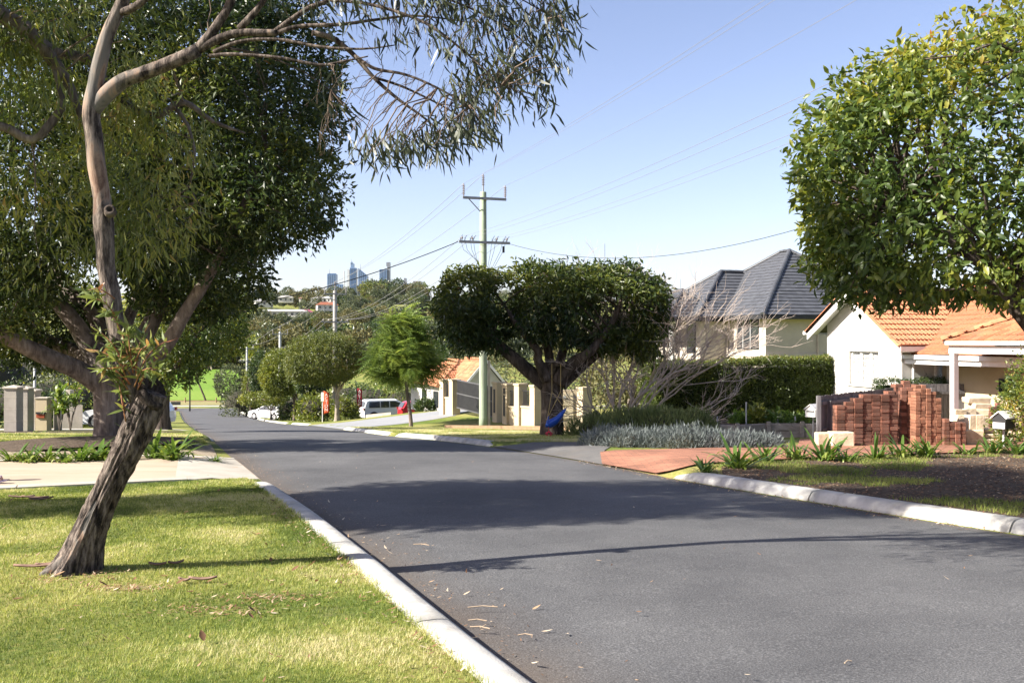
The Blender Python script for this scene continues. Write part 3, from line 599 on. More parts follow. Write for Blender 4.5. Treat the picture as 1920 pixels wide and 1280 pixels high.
MAT['hedge_leaf'] = leafmat('hedge_leaf', [(0.0, (0.035, 0.055, 0.013)), (0.5, (0.075, 0.105, 0.02)), (0.85, (0.15, 0.165, 0.032)), (1.0, (0.24, 0.17, 0.05))], trans=0.25, rough=0.4)
MAT['lavender'] = leafmat('lavender_leaf', [(0.0, (0.075, 0.09, 0.085)), (0.6, (0.15, 0.17, 0.165)), (1.0, (0.24, 0.255, 0.26))], trans=0.15, rough=0.8, spec=0.1)
MAT['rosemary'] = leafmat('rosemary_leaf', [(0.0, (0.08, 0.11, 0.04)), (0.6, (0.17, 0.21, 0.08)), (1.0, (0.30, 0.32, 0.13))], trans=0.2, rough=0.6, spec=0.2)
MAT['strap'] = leafmat('strap_leaf', [(0.0, (0.04, 0.085, 0.018)), (0.5, (0.09, 0.155, 0.028)), (0.9, (0.2, 0.25, 0.05)), (1.0, (0.36, 0.33, 0.10))], trans=0.3, rough=0.38, spec=0.5)

def tints(P, r, base=0.35, amp=0.5, scale=0.7, top=None, seed=0, sd=0.16):
    t = base + amp * (vnoise(P, scale, seed + 40, 2) - 0.5) * 2 + r.normal(0, sd, len(P)); return np.clip(t, 0, 1)

# ------------------------------------------------------------------ clipped round street tree (trunk forks into a dense crown)
def box_tree(name, label, base, trunk, limbs, blobs, nclus, per, leafsize, tm, mat, bark, seed, group=None, flat=None, shell=0.28, hole=0.28, singles=0,
             spread=0.14, tint=(0.35, 0.5), tn=0.10, jitter=0.75, droop=0.25, ntw=70, trunk_n=26, flare=0.25, rough=0.2, cat='tree', young=0.0):
    r = np.random.default_rng(seed); root = empty(name, base); tag(root, label, cat, group)
    limb('trunk', trunk, bark, root, 0.10, trunk_n, tn, 7, seed, flare)
    pts = [resample(trunk, 0.2)[-4:]]
    for q, l in enumerate(limbs): limb('limb', l, bark, root, 0.14, 12, tn, 5, seed + q + 1); pts.append(resample(l, 0.25)[2:])
    P, out = in_blobs(nclus, blobs, r, shell, rough, seed, 0.7, flat, hole)
    S = np.vstack(pts); tg = P[r.choice(len(P), min(ntw, len(P)), replace=False)]
    if ntw: twig_net('twigs', S, tg, bark, root, r, 0.03, 0.006, 0.08)
    pos, d = sprays(P, out, per, r, spread, jitter, droop)
    size = leafsize * r.uniform(0.5, 1.32, len(pos)); t = tints(pos, r, tint[0], tint[1], 0.6, seed=seed)
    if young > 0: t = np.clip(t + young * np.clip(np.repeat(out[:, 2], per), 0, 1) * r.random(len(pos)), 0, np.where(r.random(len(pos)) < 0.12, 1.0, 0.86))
    crown_obj('crown', tm, pos, d, size, t, mat, root, r, 0.25, singles)
    return root
# ================================================================== trees
def ctrl(lst, Y, dY=0.0):
    """limb control points from (px, py, radius, [depth])"""
    out = []
    for q in lst:
        y = q[3] if len(q) > 3 else Y; p = at(q[0], q[1], y); out.append((p.x, p.y, p.z, q[2]))
    return out
# ---- big box tree on the left verge
def big_left():
    b = gvec(-8.72, 21.7); Y = 21.7
    trunk = [(b.x, b.y, b.z - 0.15, 0.44), (b.x - 0.0, b.y, b.z + 0.25, 0.37), (b.x - 0.02, b.y, b.z + 0.9, 0.355), (b.x - 0.05, b.y, b.z + 1.45, 0.40), (b.x - 0.1, b.y, b.z + 1.9, 0.36)]
    limbs = [ctrl([(195, 725, 0.24, 21.6), (150, 695, 0.21, 21.3), (80, 665, 0.18, 20.8), (0, 625, 0.15, 20.2), (-120, 560, 0.10, 19.6), (-230, 470, 0.05, 19)], Y),
             ctrl([(190, 700, 0.2, 21.8), (140, 660, 0.17, 22.4), (70, 628, 0.15, 23), (40, 570, 0.12, 23.4), (10, 480, 0.09, 23.8), (-20, 380, 0.05, 24)], Y),
             ctrl([(195, 700, 0.22), (150, 620, 0.19), (110, 570, 0.16), (60, 520, 0.14), (40, 420, 0.10), (20, 300, 0.06)], Y),
             ctrl([(205, 700, 0.2, 22.2), (180, 600, 0.16, 22.6), (110, 520, 0.13, 23), (90, 420, 0.1, 23.2), (100, 300, 0.05, 23.4)], Y),
             ctrl([(215, 710, 0.24, 21.9), (265, 640, 0.2, 22.2), (300, 560, 0.17, 22.4), (310, 450, 0.13, 22.5), (330, 320, 0.09, 22.4), (360, 180, 0.05, 22)], Y),
             ctrl([(225, 715, 0.2, 21.5), (300, 660, 0.16, 21.3), (345, 590, 0.14, 21.0), (400, 500, 0.11, 20.7), (450, 400, 0.08, 20.5), (500, 280, 0.04, 20.4)], Y),
             ctrl([(210, 700, 0.18, 22.6), (240, 600, 0.14, 24), (300, 480, 0.11, 25.4), (380, 350, 0.06, 26.5)], Y)]
    def bl(px, py, rx, ry, Yb, rz=None): p = at(px, py, Yb); return ((p.x, p.y, p.z), (rx / FPX * Yb, (rz or rx) / FPX * Yb, ry / FPX * Yb))
    blobs = [bl(420, 210, 225, 210, 21.0), (bl(500, 370, 150, 120, 20.4)), bl(300, 420, 190, 120, 20.6), bl(110, 330, 220, 190, 20.2), bl(-60, 540, 180, 130, 20.4), bl(250, 60, 300, 120, 21.5),
             bl(520, 110, 120, 160, 21.8), bl(60, 590, 170, 110, 23.5), bl(360, 520, 150, 90, 22.8), bl(330, 330, 240, 220, 24.0)]
    box_tree('street_tree', 'big spreading street tree with thick grey trunk and dark crown on the left verge', b, trunk, limbs, blobs, 30000, 6, 0.145, tmpl_diamond(0.21, 0.2, 0.06), MAT['street_leaf'], MAT['bark_grey'], 21,
             hole=0.31, shell=0.25, spread=0.2, tint=(0.38, 0.55), ntw=160, tn=0.10, trunk_n=40, flare=0.12)
big_left()
# ---- second tree behind it, further down the left verge
def left_behind():
    b = gvec(-14.2, 40.5); Yb = 40
    trunk = [(b.x, b.y, b.z - 0.1, 0.3), (b.x, b.y, b.z + 0.9, 0.25), (b.x + 0.1, b.y, b.z + 2.0, 0.22)]
    limbs = [[(b.x + 0.1, b.y, b.z + 1.9, 0.17), (b.x + 0.9, b.y, b.z + 3.0, 0.12), (b.x + 1.8, b.y, b.z + 4.4, 0.05)], [(b.x, b.y, b.z + 1.9, 0.16), (b.x - 1.0, b.y, b.z + 3.0, 0.11), (b.x - 1.6, b.y, b.z + 4.6, 0.05)]]
    def bl(px, py, rx, ry, Yq=40): p = at(px, py, Yq); return ((p.x, p.y, p.z), (rx / FPX * Yq, rx / FPX * Yq, ry / FPX * Yq))
    blobs = [bl(380, 590, 95, 85), bl(315, 685, 60, 50), bl(400, 640, 68, 46), bl(300, 620, 100, 85), bl(345, 660, 50, 55)]
    box_tree('street_tree', 'mid green leafy street tree behind the big trunk beside the road', b, trunk, limbs, blobs, 4200, 6, 0.17, tmpl_diamond(0.23, 0.2, 0.06), MAT['box_leaf'], MAT['bark_dark'], 22, hole=0.25, spread=0.2, tint=(0.42, 0.4), ntw=30)
left_behind()
# ---- the clipped tree at the right edge, trunk just outside the picture
def right_tree():
    b = gvec(6.35, 11.2)
    trunk = [(b.x, b.y, b.z - 0.1, 0.26), (b.x, b.y, b.z + 0.4, 0.2), (b.x - 0.05, b.y, b.z + 1.1, 0.19), (b.x - 0.05, b.y, b.z + 1.6, 0.22)]
    tx, ty, tz = trunk[-1][:3]
    limbs = [[(tx, ty, tz - 0.1, 0.14), (tx - 0.6, ty - 0.3, tz + 0.7, 0.1), (tx - 1.4, ty - 0.5, tz + 1.2, 0.07), (tx - 2.1, ty - 0.5, tz + 1.7, 0.03)],
             [(tx, ty, tz - 0.1, 0.15), (tx - 0.3, ty - 0.5, tz + 1.0, 0.1), (tx - 0.7, ty - 1.0, tz + 2.2, 0.06), (tx - 0.8, ty - 1.2, tz + 3.3, 0.02)],
             [(tx, ty, tz - 0.1, 0.14), (tx - 0.5, ty + 0.6, tz + 0.9, 0.1), (tx - 1.0, ty + 1.2, tz + 2.0, 0.05)],
             [(tx, ty, tz - 0.1, 0.15), (tx + 0.7, ty, tz + 0.9, 0.1), (tx + 1.5, ty, tz + 2.0, 0.05)],
             [(tx, ty, tz, 0.12), (tx - 0.8, ty - 0.9, tz + 0.45, 0.08), (tx - 1.5, ty - 1.5, tz + 0.7, 0.04)]]
    blobs = [((6.05, 11.1, 3.35), (2.95, 2.7, 2.05)), ((5.6, 10.9, 2.7), (2.4, 2.2, 1.0)), ((4.7, 10.9, 3.3), (1.6, 1.6, 1.3)), ((5.0, 10.8, 4.1), (1.35, 1.4, 0.85))]
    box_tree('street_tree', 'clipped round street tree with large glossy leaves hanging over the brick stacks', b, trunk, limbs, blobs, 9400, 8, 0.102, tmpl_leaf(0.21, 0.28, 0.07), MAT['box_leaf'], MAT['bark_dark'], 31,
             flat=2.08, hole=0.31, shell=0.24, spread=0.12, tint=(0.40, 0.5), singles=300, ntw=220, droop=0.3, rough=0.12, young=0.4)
right_tree()
# ---- flat-topped tree with the swing
def swing_tree():
    Y = 34.0; b = gp(1035, 817); Y = b.y
    trunk = [(b.x, b.y, b.z - 0.1, 0.36), (b.x, b.y, b.z + 0.3, 0.315), (b.x, b.y, b.z + 1.1, 0.30), (b.x - 0.02, b.y, b.z + 1.75, 0.36), (b.x, b.y, b.z + 2.05, 0.34)]
    s = Y / 34.0
    limbs = [ctrl([(1022, 720, .22), (985, 690, .19), (945, 655, .16), (905, 625, .12), (870, 590, .09), (845, 560, .05)], Y),
             ctrl([(1050, 720, .22), (1085, 690, .17), (1130, 655, .15), (1180, 640, .12), (1215, 610, .08), (1230, 570, .04)], Y),
             ctrl([(1045, 715, .2, Y - .3), (1075, 680, .16, Y - .5), (1110, 655, .12, Y - .8), (1150, 600, .08, Y - .6), (1165, 560, .04, Y - .5)], Y),
             ctrl([(1035, 715, .16), (1030, 670, .13), (1020, 620, .1), (1000, 560, .07), (990, 520, .03)], Y),
             ctrl([(1040, 712, .16, Y + .4), (1055, 660, .13, Y + 1), (1075, 590, .08, Y + 1.6), (1090, 530, .03, Y + 1.8)], Y),
             ctrl([(1025, 712, .16, Y - .3), (1008, 672, .12, Y - .6), (1010, 660, .11, Y - .7), (970, 610, .08, Y - .6), (945, 570, .03, Y - .5)], Y),
             ctrl([(1028, 712, .12, Y - .2), (1040, 682, .1, Y - .5), (1062, 684, .1, Y - .6)], Y)]
    def bl(px, py, rx, ry, ry_=None): p = at(px, py, Y); return ((p.x, p.y, p.z), (rx / FPX * Y, (ry_ or rx) / FPX * Y, ry / FPX * Y))
    blobs = [bl(1095, 570, 150, 88, 140), bl(1000, 570, 120, 84, 130), bl(900, 560, 95, 62, 110), bl(1170, 575, 82, 80, 110), bl(878, 615, 55, 48, 80), bl(1208, 632, 42, 48, 70), bl(935, 620, 60, 45, 80), bl(1130, 632, 60, 36, 70), bl(862, 545, 50, 40, 70), bl(1225, 590, 30, 50, 60)]
    P_, out_ = None, None
    rt = box_tree('street_tree', 'flat topped clipped street tree with a blue swing hanging from it', b, trunk, limbs, blobs, 11500, 6, 0.165, tmpl_diamond(0.19, 0.25, 0.06), MAT['street_leaf'], MAT['bark_dark'], 41,
             hole=0.40, shell=0.34, spread=0.2, tint=(0.32, 0.5), ntw=160, trunk_n=30, rough=0.26, flare=0.1, young=0.3, droop=0.5)
    return b
SW = swing_tree()
# ---- clipped trees in a row on the right verge
def row_tree(name, label, px, Yb, crown, seed, mat, leafsize=0.2, n=2600, bark='bark_grey', lean=0.0, th=0.5, hole=0.22, tint=(0.45, 0.4)):
    b = gvec(xat(px, Yb), Yb); Y = Yb; k = Y / FPX; cx, cyp, rx, ry = crown; c = at(cx, cyp, Y); top = c.z - ry * k * 0.55
    trunk = [(b.x, b.y, b.z - 0.1, 0.26 * th * 2), (b.x, b.y, b.z + 0.4, 0.2 * th * 2), (b.x + lean * 0.5, b.y, b.z + (top - b.z) * 0.45, 0.17 * th * 2), (b.x + lean * 0.7, b.y, b.z + (top - b.z) * 0.6, 0.16 * th * 2)]
    t = trunk[-1]; limbs = []
    for q in range(4):
        a = q * math.pi / 2 + 0.5; dx, dy = math.cos(a) * rx * k * 0.6, math.sin(a) * rx * k * 0.5
        limbs.append([(t[0], t[1], t[2] - 0.1, 0.12 * th * 2), (t[0] + dx * 0.45, t[1] + dy * 0.45, t[2] + (c.z - t[2]) * 0.5, 0.085 * th * 2), (c.x + dx, c.y + dy, c.z + 0.1, 0.03)])
    blobs = [((c.x, c.y, c.z), (rx * k, rx * k, ry * k)), ((c.x - rx * k * 0.3, c.y, c.z - ry * k * 0.2), (rx * k * 0.7, rx * k * 0.8, ry * k * 0.75)), ((c.x + rx * k * 0.35, c.y, c.z - ry * k * 0.1), (rx * k * 0.68, rx * k * 0.75, ry * k * 0.8))]
    return box_tree(name, label, b, trunk, limbs, blobs, n, 5, leafsize, tmpl_diamond(0.24, 0.2, 0.06), MAT[mat], MAT[bark], seed, hole=hole, spread=0.2, ntw=26, shell=0.2, rough=0.12, tint=tint, trunk_n=14)
row_tree('street_tree', 'round clipped street tree on pale forked trunk beside the red signs', 632, 72, (607, 671, 74, 51), 51, 'row_leaf', 0.16, 9000, 'bark_pale', th=0.42, hole=0.15)
row_tree('street_tree', 'yellow green clipped tree beside the white hatchback', 552, 88, (527, 697, 40, 47), 52, 'yellow_leaf', 0.2, 4200, 'bark_dark', th=0.34, hole=0.15)
row_tree('street_tree', 'dark trunked clipped tree between hatchback and red signs', 578, 84, (585, 705, 36, 38), 53, 'dark_leaf', 0.22, 1500, 'bark_dark', th=0.34)
row_tree('street_tree', 'dark tall clipped tree behind the yellow green ones', 470, 112, (491, 698, 25, 48), 54, 'dark_leaf', 0.26, 1500, 'bark_dark', th=0.3)
row_tree('street_tree', 'grey green loose tree at the far street corner', 448, 125, (433, 716, 31, 34), 55, 'gum_grey', 0.26, 1300, 'bark_dark', th=0.3)
row_tree('street_tree', 'low yellow green tree over the white hatchback', 508, 93, (495, 747, 46, 14), 56, 'yellow_leaf', 0.22, 1100, 'bark_grey', th=0.2)
row_tree('street_tree', 'slim yellow tree at the end of the clipped row', 462, 118, (468, 725, 14, 34), 57, 'yellow_leaf', 0.22, 700, 'bark_dark', th=0.22)
# ---- feathery young tree
def feather_tree():
    r = np.random.default_rng(61); b = gp(771, 800); Y = b.y; k = Y / FPX; root = empty('feathery_tree', b); tag(root, 'young feathery leaved tree with slim trunk beside the grey driveway', 'tree')
    limb('trunk', [(b.x, b.y, b.z - 0.05, 0.10), *[(at(px, py, Y).x, Y, at(px, py, Y).z, q) for px, py, q in ((769, 775, .085), (764, 740, .08), (760, 700, .07), (752, 660, .05), (745, 610, .02))]], MAT['bark_grey'], root, 0.1, 12, 0.08, 5, 3)
    frond = []; Fr = []      # one compound leaf: paired leaflets along an arching stalk
    nl = 9
    for i in range(nl):
        y = 0.15 + 0.85 * i / (nl - 1); z = -0.35 * y * y; l = 0.30 * math.sin(math.pi * min(1, y * 0.9 + 0.08)) + 0.05
        for sgn in (-1, 1):
            n0 = len(frond); frond += [(0, y, z), (sgn * l * 0.55, y + 0.055, z - 0.02), (sgn * l, y + 0.09, z - 0.08), (sgn * l * 0.5, y - 0.015, z - 0.03)]
            Fr += [(n0, n0 + 1, n0 + 2), (n0, n0 + 2, n0 + 3)]
    tm = (np.array(frond), np.array(Fr)); heads = []
    S = []
    for q in range(46):
        t = r.random(); py = 700 - 92 * t; a = r.uniform(0, 2 * math.pi); R = (80 * (1 - t * 0.75) * r.uniform(0.5, 1.0)) * k
        s = at(765 - 15 * t, py + 22, Y); e = Vector((s.x + math.cos(a) * R, s.y + math.sin(a) * R, s.z + (0.3 + 0.5 * t) + r.uniform(-0.1, 0.3)))
        limb('limb', [(s.x, s.y, s.z, 0.03), ((s.x + e.x) / 2, (s.y + e.y) / 2, (s.z + e.z) / 2 + 0.12, 0.02), (e.x, e.y, e.z, 0.008)], MAT['bark_grey'], root, 0.2, 5, 0)
        for h in range(13):
            f = r.uniform(0.35, 1.03); heads.append((s.x + (e.x - s.x) * f, s.y + (e.y - s.y) * f, s.z + (e.z - s.z) * f + 0.1 * math.sin(f * 3) + r.normal(0, 0.14), math.cos(a), math.sin(a)))
    H = np.array(heads); H = np.repeat(H, 4, 0); pos = H[:, :3] + r.normal(0, 0.15, (len(H), 3)); d = unit(np.stack([H[:, 3], H[:, 4], np.full(len(H), 0.12)], 1) + r.normal(0, 0.55, pos.shape))
    d = d + np.array([0, 0, -0.1]); crown_obj('crown', tm, pos, d, r.uniform(0.45, 0.95, len(pos)), tints(pos, r, 0.55, 0.5, 0.9), MAT['fern_leaf'], root, r, 0.75)
feather_tree()
# ================================================================== the leaning gum and its neighbour
def gum_bark():
    m = bpy.data.materials.new('gum_bark'); t = nt(m); L = t.links.new
    o = N(t, 'ShaderNodeOutputMaterial'); b = N(t, 'ShaderNodeBsdfPrincipled'); L(b.outputs[0], o.inputs[0]); b.inputs['Roughness'].default_value = 0.85; b.inputs['Specular IOR Level'].default_value = 0.2
    tc = N(t, 'ShaderNodeTexCoord'); mp = N(t, 'ShaderNodeMapping'); mp.inputs['Scale'].default_value = (1, 1, 0.22); L(tc.outputs['Object'], mp.inputs[0])
    a = N(t, 'ShaderNodeAttribute', attribute_name='tint')
    n1 = N(t, 'ShaderNodeTexNoise'); n1.inputs['Scale'].default_value = 22; n1.inputs['Detail'].default_value = 9; n1.inputs['Roughness'].default_value = 0.72; L(mp.outputs[0], n1.inputs[0])
    rough = ramp(t, [(0.38, (0.010, 0.008, 0.007)), (0.48, (0.070, 0.054, 0.045)), (0.62, (0.22, 0.18, 0.15))]); L(n1.outputs[0], rough.inputs[0])
    n2 = N(t, 'ShaderNodeTexNoise'); n2.inputs['Scale'].default_value = 7; n2.inputs['Detail'].default_value = 8; n2.inputs['Roughness'].default_value = 0.65; n2.inputs['Distortion'].default_value = 0.9; L(mp.outputs[0], n2.inputs[0])
    smooth_ = ramp(t, [(0.34, (0.050, 0.048, 0.046)), (0.44, (0.115, 0.108, 0.10)), (0.54, (0.17, 0.15, 0.13)), (0.60, (0.27, 0.19, 0.14)), (0.68, (0.12, 0.07, 0.05)), (0.78, (0.20, 0.17, 0.15))]); L(n2.outputs[0], smooth_.inputs[0])
    ad = N(t, 'ShaderNodeMath', operation='MULTIPLY_ADD'); ad.inputs[1].default_value = 0.7; L(n2.outputs[0], ad.inputs[0]); L(a.outputs['Fac'], ad.inputs[2])
    st = ramp(t, [(0.80, (0, 0, 0)), (0.90, (1, 1, 1))]); L(ad.outputs[0], st.inputs[0])
    mx = N(t, 'ShaderNodeMix', data_type='RGBA'); L(st.outputs[0], mx.inputs[0]); L(rough.outputs[0], mx.inputs[6]); L(smooth_.outputs[0], mx.inputs[7]); L(mx.outputs[2], b.inputs['Base Color'])
    bp = N(t, 'ShaderNodeBump'); bp.inputs['Distance'].default_value = 0.02; L(n1.outputs[0], bp.inputs['Height'])
    sb = N(t, 'ShaderNodeMath', operation='SUBTRACT'); sb.inputs[0].default_value = 1.0; L(st.outputs[0], sb.inputs[1]); ml = N(t, 'ShaderNodeMath', operation='MULTIPLY_ADD'); ml.inputs[1].default_value = 0.9; ml.inputs[2].default_value = 0.12; L(sb.outputs[0], ml.inputs[0]); L(ml.outputs[0], bp.inputs['Strength'])
    L(bp.outputs[0], b.inputs['Normal']); return m
MAT['gum_bark'] = gum_bark()
def gum_limb(name, ctl, parent, tint0, tint1, bark=0.14, n=40, step=0.03, seed=0, freq=7, flare=0, patch=None):
    V, F = limb_mesh(ctl, step, n, bark, freq, 0.35, seed, flare); rows = len(V) // n
    t = np.repeat(np.linspace(tint0, tint1, rows), n)
    if patch is not None: t = patch(V, t)
    return link(name, mesh_np(name, V, F, True, t), MAT['gum_bark'], parent)
LG = gp(141, 1070)
def leaning_gum():
    r = np.random.default_rng(77); Y = LG.y; root = empty('leaning_gum_tree', LG); tag(root, 'leaning gum tree with rough bark on the front lawn', 'tree')
    def c(lst, dy=0.0): return ctrl([(q[0], q[1], q[2], Y + (q[3] if len(q) > 3 else dy)) for q in lst], Y)
    lower = c([(134, 1085, .160), (146, 1052, .125), (160, 1012, .103), (176, 974, .097), (194, 935, .090), (212, 897, .090), (230, 860, .096), (246, 828, .105), (259, 800, .110), (270, 776, .110), (280, 752, .106), (287, 735, .10)])
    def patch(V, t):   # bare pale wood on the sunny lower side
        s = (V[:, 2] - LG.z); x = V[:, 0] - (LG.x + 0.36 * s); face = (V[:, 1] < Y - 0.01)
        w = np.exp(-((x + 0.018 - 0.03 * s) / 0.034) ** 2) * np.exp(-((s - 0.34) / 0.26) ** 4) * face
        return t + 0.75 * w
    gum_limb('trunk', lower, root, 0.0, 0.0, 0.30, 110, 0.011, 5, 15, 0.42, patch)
    # knobbly cut end where the old stem was taken off
    e = Vector(lower[-1][:3]); ax = (e - Vector(lower[-2][:3])).normalized(); nrm = (ax * 0.55 + Vector((0.75, -0.35, 0.1))).normalized(); a = nrm.orthogonal().normalized(); bb = nrm.cross(a); Vv = []; Ff = []
    prof = [(0.09, -0.11), (0.112, -0.06), (0.124, -0.015), (0.120, 0.02), (0.104, 0.034), (0.085, 0.022), (0.065, -0.02), (0.04, -0.05), (0.004, -0.06)]; n = 40
    for i, (rr, h) in enumerate(prof):
        for j in range(n):
            th = 2 * math.pi * j / n; q = rr * (1 + 0.22 * mnoise.noise((math.cos(th) * 1.3, math.sin(th) * 1.3, i * 0.25)) + 0.12 * mnoise.noise((math.cos(th) * 4.5, math.sin(th) * 4.5, i * 0.5)))
            Vv.append(e + nrm * h + (a * math.cos(th) * 1.2 + bb * math.sin(th) * 0.9) * q)
    for i in range(len(prof) - 1):
        for j in range(n): Ff.append((i * n + j, i * n + (j + 1) % n, (i + 1) * n + (j + 1) % n, (i + 1) * n + j))
    link('stump_scar', mesh_py('stump_scar', Vv, Ff, True), barkmat('scar_wood', (0.012, 0.010, 0.009), (0.045, 0.036, 0.031), (0.16, 0.13, 0.11), 16, (1, 1, 0.5)), root)
    # flared root
    gum_limb('root', [(LG.x + 0.0, Y - 0.06, LG.z + 0.12, .07), (LG.x - 0.10, Y - 0.10, LG.z + 0.045, .05), (LG.x - 0.19, Y - 0.14, LG.z - 0.01, .03), (LG.x - 0.25, Y - 0.17, LG.z - 0.05, .014)], root, 0.45, 0.6, 0.1, 16, 0.02, 9)
    upper = c([(262, 775, 0.042), (250, 735, 0.059), (238, 690, 0.067), (226, 640, 0.071), (216, 600, 0.066), (209, 552, 0.064), (199, 500, 0.064), (197, 455, 0.067), (194, 415, 0.072), (191, 370, 0.062), (181, 310, 0.064), (176, 255, 0.062), (171, 220, 0.062), (174, 190, 0.064), (179, 160, 0.055), (186, 125, 0.055), (200, 70, 0.048), (222, 20, 0.046), (248, -40, 0.040), (285, -140, 0.028), (300, -260, 0.019)])
    def patch2(V, t):
        py = 640 - (V[:, 2] - CAM_H) / V[:, 1] * FPX
        return 0.14 + 0.36 * np.clip((470 - py) / 130, 0, 1) + 0.34 * (vnoise(V * [6, 6, 1.6], 1.0, 3, 2) - 0.5) * 2
    gum_limb('stem', upper, root, 0.3, 0.6, 0.10, 44, 0.025, 15, 5, 0, patch2)
    mk = MB(); k = at(207, 398, Y - 0.07)       # branch scar knot
    for i, (rr, h) in enumerate(((0.03, 0.0), (0.045, 0.02), (0.04, 0.045), (0.022, 0.05), (0.014, 0.02))): pass
    mk.lathe((0, 0, 0), [(0.03, -0.03), (0.047, 0.0), (0.043, 0.04), (0.024, 0.052), (0.014, 0.02)], 14)
    ko = mk.build('knot', MAT['bark_dark'], None, True); ko.location = k; ko.rotation_euler = (math.radians(70), 0.2, 0.2); ko.parent = root; ko.matrix_parent_inverse = wmat(root).inverted()
    BR = []
    def br(lst, nm='limb', t0=0.30, t1=0.22, n=18, step=0.05, bark=0.07):
        cc = c(lst); gum_limb(nm, cc, root, t0, t1, bark, n, step, len(BR) + 30, 4); BR.append(resample(cc, 0.08)); return cc
    BR.append(resample(upper[-4:], 0.08))
    br([(222, 25, .03), (255, 12, .028, -.05), (300, -30, .02, -.1), (380, -120, .012, -.2)])
    br([(172, 215, .045), (192, 185, .06), (230, 152, .055), (262, 140, .052), (312, 121, .05), (350, 105, .05), (372, 94, .048)], t0=0.6, t1=0.35, n=26)
    br([(366, 98, .04), (392, 68, .036), (412, 40, .033), (432, 5, .03), (455, -60, .025), (500, -160, .015)], t0=0.3, t1=0.55)
    br([(370, 94, .036), (412, 72, .032), (450, 62, .030), (490, 62, .028), (520, 62, .026)], t0=0.3, t1=0.5)
    br([(448, 55, .026), (470, 32, .026), (492, 5, .022), (530, -50, .016), (600, -110, .008)])
    br([(515, 60, .02), (545, 38, .02), (580, 15, .018), (615, 0, .016), (660, -40, .012), (740, -80, .006)])
    br([(520, 62, .02), (560, 50, .016), (640, 46, .014), (700, 38, .011, .1), (780, 30, .008, .15), (880, 42, .004, .2)])
    br([(400, 98, .018), (450, 78, .015), (520, 74, .013), (600, 88, .011), (680, 92, .008), (740, 85, .004)])
    br([(390, 106, .016), (430, 102, .014), (520, 108, .012), (600, 122, .011), (640, 116, .009), (690, 106, .005)])
    br([(585, 62, .022), (620, 70, .021, .05), (660, 100, .018, .1), (700, 145, .015, .12), (745, 185, .012, .15), (800, 225, .008, .2), (840, 265, .004, .2)])
    br([(660, 100, .014, .1), (700, 128, .013, 0), (760, 140, .010, -.05), (820, 165, .008, -.1), (880, 200, .005, -.1)])
    br([(700, 145, .011, .12), (760, 165, .009, .2), (840, 205, .006, .3), (890, 240, .003, .3)])
    br([(615, 0, .014), (700, 10, .012, -.1), (800, 45, .010, -.2), (880, 105, .007, -.2), (940, 160, .004, -.2)])
    br([(660, -40, .012), (780, -20, .010, .2), (880, 15, .008, .3), (960, 60, .006, .3), (1010, 110, .003, .3)])
    br([(740, -80, .010), (860, -50, .008), (960, -10, .006), (1030, 30, .003)])
    br([(530, -50, .014), (640, -150, .012, .3), (780, -190, .009, .5), (920, -160, .006, .6), (1010, -100, .003, .6)])
    br([(300, -260, .018), (420, -330, .014, .3), (560, -350, .01, .6), (700, -330, .005, .8)])
    br([(500, -160, .014), (560, -250, .012, -.3), (680, -290, .008, -.5), (800, -270, .004, -.6)])
    br([(392, 68, .012), (425, 90, .010, .1), (480, 100, .008, .3), (560, 130, .005, .5), (620, 170, .003, .6)])
    # drooping twigs and their leaves along the outer branches
    S = np.vstack(BR[6:]); tgt = []
    zones = [((700, 272), 28, 22, 15), ((755, 278), 32, 20, 20), ((815, 270), 34, 24, 24), ((865, 235), 34, 28, 26), ((905, 205), 26, 36, 24), ((885, 165), 32, 26, 18), ((940, 125), 40, 36, 26), ((985, 150), 32, 28, 20),
             ((1005, 85), 36, 40, 28), ((1040, 25), 30, 34, 26), ((960, 40), 50, 40, 30), ((890, 30), 50, 40, 26), ((820, 20), 60, 34, 20), ((740, 10), 70, 26, 16), ((640, 5), 60, 24, 12), ((870, 90), 50, 22, 9), ((590, -20), 80, 40, 14),
             ((960, -60), 90, 60, 50), ((820, -120), 110, 70, 50), ((680, -190), 130, 80, 50), ((560, -280), 140, 80, 46), ((400, -300), 130, 80, 40), ((720, -300), 120, 60, 30), ((480, -120), 100, 50, 24), ((620, 180), 24, 34, 5)]
    for (cx, cyy), sx, sy, n in zones:
        for q in range(int(n * 0.85)): tgt.append(tuple(at(r.normal(cx, sx * 0.75), r.normal(cyy, sy * 0.75), Y + r.normal(0.1, 0.35))))
    tgt = np.array(tgt)
    twig_net('twigs', S, tgt, MAT['twig'], root, r, 0.011, 0.0022, 0.05, 4, 7)
    bare = np.array([tuple(at(r.uniform(620, 900), r.uniform(60, 260), Y + r.normal(0.1, 0.3))) for q in range(130)])
    twig_net('twigs', S, bare, MAT['twig'], root, r, 0.007, 0.0015, 0.08, 4, 6)
    hang = np.array([tuple(at(612 + r.normal(0, 18), r.uniform(190, 300), Y + 0.6 + r.normal(0, 0.1))) for q in range(14)])
    twig_net('twigs', np.vstack(BR[-1:])[-3:], hang, MAT['twig'], root, r, 0.005, 0.0012, -0.1, 4, 6)
    per = 9; P = np.repeat(tgt, per, 0); P = P + r.normal(0, 0.05, P.shape) + np.stack([r.uniform(-0.08, 0.10, len(P)), r.normal(0, 0.04, len(P)), r.uniform(-0.05, 0.07, len(P))], 1)
    d = unit(np.stack([r.normal(0.22, 0.38, len(P)), r.normal(0, 0.35, len(P)), r.normal(-0.85, 0.35, len(P))], 1)); size = r.uniform(0.075, 0.145, len(P))
    crown_obj('crown', tmpl_sickle(0.075, 0.16, 0.10), P, d, size, tints(P, r, 0.3, 0.4, 2.0), MAT['gum_dark'], root, r, 0.0, singles=150)
